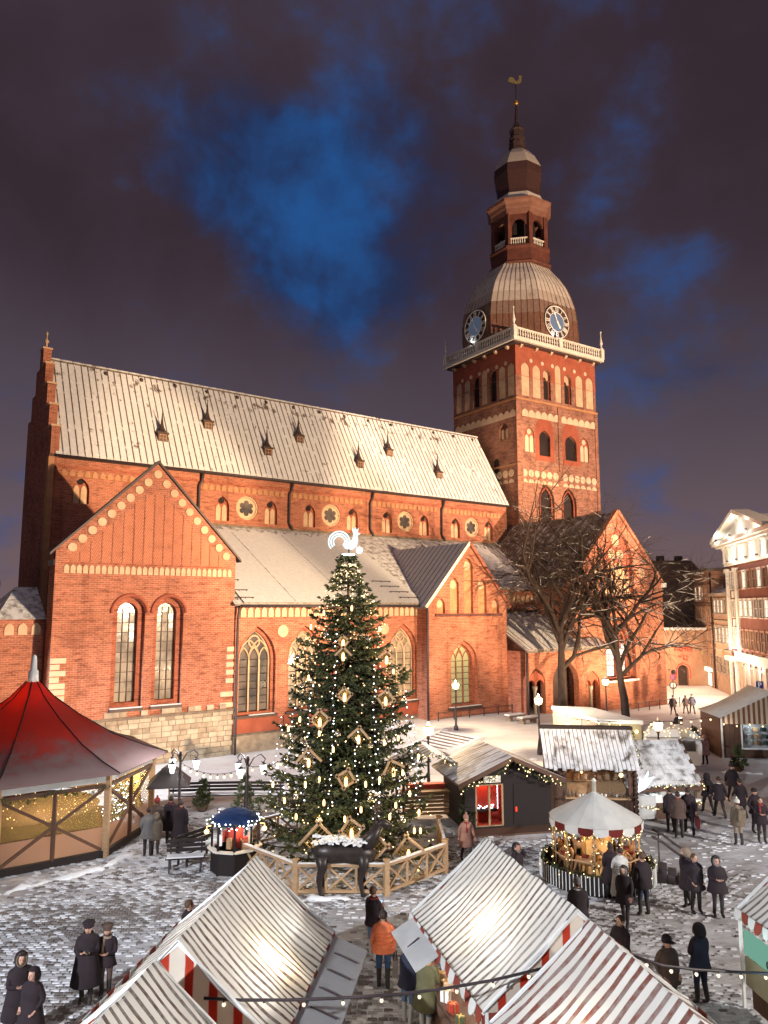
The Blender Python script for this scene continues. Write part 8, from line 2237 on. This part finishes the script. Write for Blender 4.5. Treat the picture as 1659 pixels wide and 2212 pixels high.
# by the pavilion
person('person in a pale grey coat outside the pavilion', feet(318, 1852), 20, 1.72, 'grey', 'black', None, 'hair', 'pocket', None, 1.2, hem=.7)
person('child in beige coat pressed against the grey coat by the pavilion', feet(334, 1850), 30, 1.5, 'khaki', 'brown', None, 'hood_khaki', 'stand', None, 1.15, hem=.7)
person('person in a red woollen hat behind the beige coat by the pavilion', feet(336, 1828), 10, 1.74, 'brown', 'black', None, 'pom_red', 'pocket', None, 1.2)
person('tall dark coated person left of two by the parasol', feet(366, 1826), 10, 1.8, 'black', 'black', None, 'hair', 'stand', None, 1.15, hem=.55)
person('tall dark coated person right of two by the parasol', feet(388, 1838), -10, 1.8, 'black', 'black', None, 'hair', 'stand', None, 1.2, hem=.5)
# between hut and tents
person('person in dusty pink coat and hat walking past the tree fence', feet(1008, 1862), 200, 1.6, 'dustypink', 'brown', None, 'pom_dustypink', 'walk', None, 1.2, hem=.6)
person('hooded person in black with both hands raised to the head behind the tent', headpos(1116, 1830, 1.7), 215, 1.7, 'black', 'black', None, 'hood', 'raise', None, 1.2)
person('person in black seen from behind at the carousel fence', feet(1322, 1942), 10, 1.66, 'black', 'black', None, 'long', 'pocket', None, 1.2, hem=.5)
person('person in a long white quilted coat watching the carousel', feet(1343, 1955), 15, 1.66, 'white', 'black', None, 'hair', 'fold', None, 1.3, hem=.34, accent='quilt')
person('hooded person in black walking away from the carousel', feet(1352, 2002), 150, 1.62, 'black', 'black', None, 'hood', 'walk', None, 1.2, hem=.7)
person('broad person in dark jacket with feet apart beside the carousel steps', feet(1392, 1980), 20, 1.78, 'black', 'navy', None, 'hair_b', 'stand', None, 1.3, hem=.8)
person('person in a grey woollen hat behind the right hand tent', headpos(1247, 1908, 1.72), 0, 1.74, 'black', 'black', None, 'beanie_grey', 'stand', None, 1.25)
# right foreground trio
person('person in brown fur hood drinking from a cup right of the carousel', feet(1486, 1962), 60, 1.72, 'black', 'black', None, 'hood_beige', 'drink', None, 1.25, hem=.6)
person('person with brown hair in black jacket, middle of three near the carousel', feet(1505, 1974), 200, 1.68, 'black', 'black', None, 'hair_b', 'pocket', None, 1.35, hem=.72)
person('person in a black hooded jacket with hands together, last of three near the carousel', feet(1553, 1982), 175, 1.68, 'black', 'black', None, 'hood', 'fold', None, 1.3, hem=.74)
# middle right
person('person in black jacket, left of three friends by the sandwich board', feet(1450, 1800), 10, 1.76, 'black', 'black', None, 'hair', 'stand', None, 1.2)
person('person in dark brown jacket between two friends by the sandwich board', feet(1468, 1812), -5, 1.76, 'brown', 'black', None, 'hair', 'stand', None, 1.25)
person('person in long black coat carrying a dark red bag by the sandwich board', feet(1490, 1804), -10, 1.8, 'black', 'black', None, 'hair', 'walk', 'redbag', 1.2, hem=.72)
person('hooded person walking arm in arm near the sandwich board', feet(1530, 1758), 15, 1.7, 'black', 'black', None, 'hood', 'walk', None, 1.2)
person('short haired person in black walking arm in arm near the sandwich board', feet(1556, 1768), 10, 1.72, 'black', 'black', None, 'hair', 'walk', None, 1.15)
person('person in black walking in from the wooden stall', feet(1584, 1734), 190, 1.72, 'black', 'black', None, 'beanie', 'walk', None, 1.25)
person('person in a flared black coat right of the couple walking arm in arm', feet(1602, 1768), 20, 1.62, 'black', 'black', None, 'hair', 'walk', None, 1.2, hem=.6)
person('person with khaki backpack and beige trousers casting a long shadow', feet(1597, 1828), 5, 1.70, 'khaki', 'beige', None, 'pom_white', 'stand', 'backpack', 1.2)
person('person in black jacket and cap farther back at the right edge', feet(1634, 1800), 200, 1.72, 'black', 'black', None, 'beanie', 'pocket', None, 1.2)
person('long haired person in black at the right edge facing the tree', feet(1647, 1822), 170, 1.7, 'black', 'black', None, 'long', 'fold', None, 1.15, hem=.75)
person('person in a pale pink hooded coat beside the wooden stall', feet(1524, 1653), 10, 1.66, 'pink', 'black', None, 'hood', 'stand', None, 1.25, hem=.62)
# far by the chapel
person('lone person in black beside the traffic sign', feet(1455, 1546), 10, 1.76, 'black', 'black', None, 'hair', 'walk', None, 1.2)
person('person in black, left of a couple walking into the street', feet(1482, 1543), 10, 1.66, 'black', 'black', None, 'long', 'walk', None, 1.15)
person('person in navy, right of a couple walking into the street', feet(1496, 1543), 5, 1.78, 'navy', 'black', None, 'hair', 'walk', None, 1.15)
person('person in black shouldering a large bag behind the food trailer', feet(1464, 1598), 40, 1.74, 'black', 'black', None, 'hair_b', 'walk', 'backpack', 1.2)
# bottom right
person('person in dark hooded jacket with blue panel near the menu board', feet(1517, 2172), 25, 1.74, 'black', 'navy', 'navy', 'hood_black', 'fold', None, 1.2, hem=.8)
person('person in a dark peaked hat behind the red striped tent', headpos(1440, 2035, 1.72), 200, 1.74, 'brown', 'black', None, 'cap', 'pocket', None, 1.25)
person('bare headed person in black by the counter behind the right hand tent', headpos(1340, 1990, 1.7), 120, 1.72, 'black', 'black', None, 'hair', 'fold', None, 1.2)
# scarves
# ---- turn the skinned skeletons into plain meshes, heads added
bpy.context.view_layer.update()
dg = bpy.context.evaluated_depsgraph_get()
for tmp, o, regs, mats, bend in QUEUE:
    me = bpy.data.meshes.new_from_object(tmp.evaluated_get(dg)); me.name = 'body'
    me.materials.clear()
    for m_ in mats + [M['eye']]: me.materials.append(m_)
    idx = []
    for f in me.polygons:
        c = f.center; best = 9; reg = 1
        for a, d, rg in regs:
            ab = d - a; t = max(0, min(1, (c - a).dot(ab) / ab.length_squared)); ds = (c - (a + ab * t)).length
            if ds < best: best, reg = ds, rg
        idx.append(reg)
    bm = bmesh.new(); bm.from_mesh(me); bm.faces.ensure_lookup_table()
    for f, r in zip(bm.faces, idx): f.material_index = r; f.smooth = True
    # head with nose, ears and eyes
    hb = Vector(bend((0, .015, 1.635))); mbh = MB(); mbh.mi = 2
    mbh.ball(hb, .105, 12, 9, sc=(.80, .95, 1.18))
    mbh.v = [(x, y + (.018 if (z < hb.z - .05 and y > hb.y) else 0), z) for x, y, z in mbh.v]
    mbh.tube([hb + Vector((0, .085, .015)), hb + Vector((0, .115, -.02)), hb + Vector((0, .095, -.035))], [.010, .018, .012], 6)
    for s in (-1, 1):
        mbh.ball(hb + Vector((s * .088, -.005, -.005)), .028, 6, 4, sc=(.4, .8, 1.2)); mbh.ball(hb + Vector((s * .034, .088, .018)), .012, 6, 4, mi=4)
    mbh.box(hb + Vector((0, .098, -.062)), (.045, .012, .010), mi=1)
    vs = [bm.verts.new(v) for v in mbh.v]
    for f, mi in zip(mbh.f, mbh.m):
        try: nf = bm.faces.new([vs[i] for i in f]); nf.material_index = mi; nf.smooth = True
        except ValueError: pass
    bm.to_mesh(me); bm.free()
    place('body', me, o)
    old = tmp.data; bpy.data.objects.remove(tmp); bpy.data.meshes.remove(old)

# ---- lettering to plain meshes
dg = bpy.context.evaluated_depsgraph_get()
for t_o in [x for x in COL.objects if x.type == 'FONT']:
    me = bpy.data.meshes.new_from_object(t_o.evaluated_get(dg)); nm = t_o.name.split('.')[0]
    n_o = bpy.data.objects.new(nm, me); COL.objects.link(n_o); n_o.parent = t_o.parent; n_o.location = t_o.location; n_o.rotation_euler = t_o.rotation_euler
    if not me.materials: me.materials.append(t_o.data.materials[0])
    bpy.data.objects.remove(t_o)
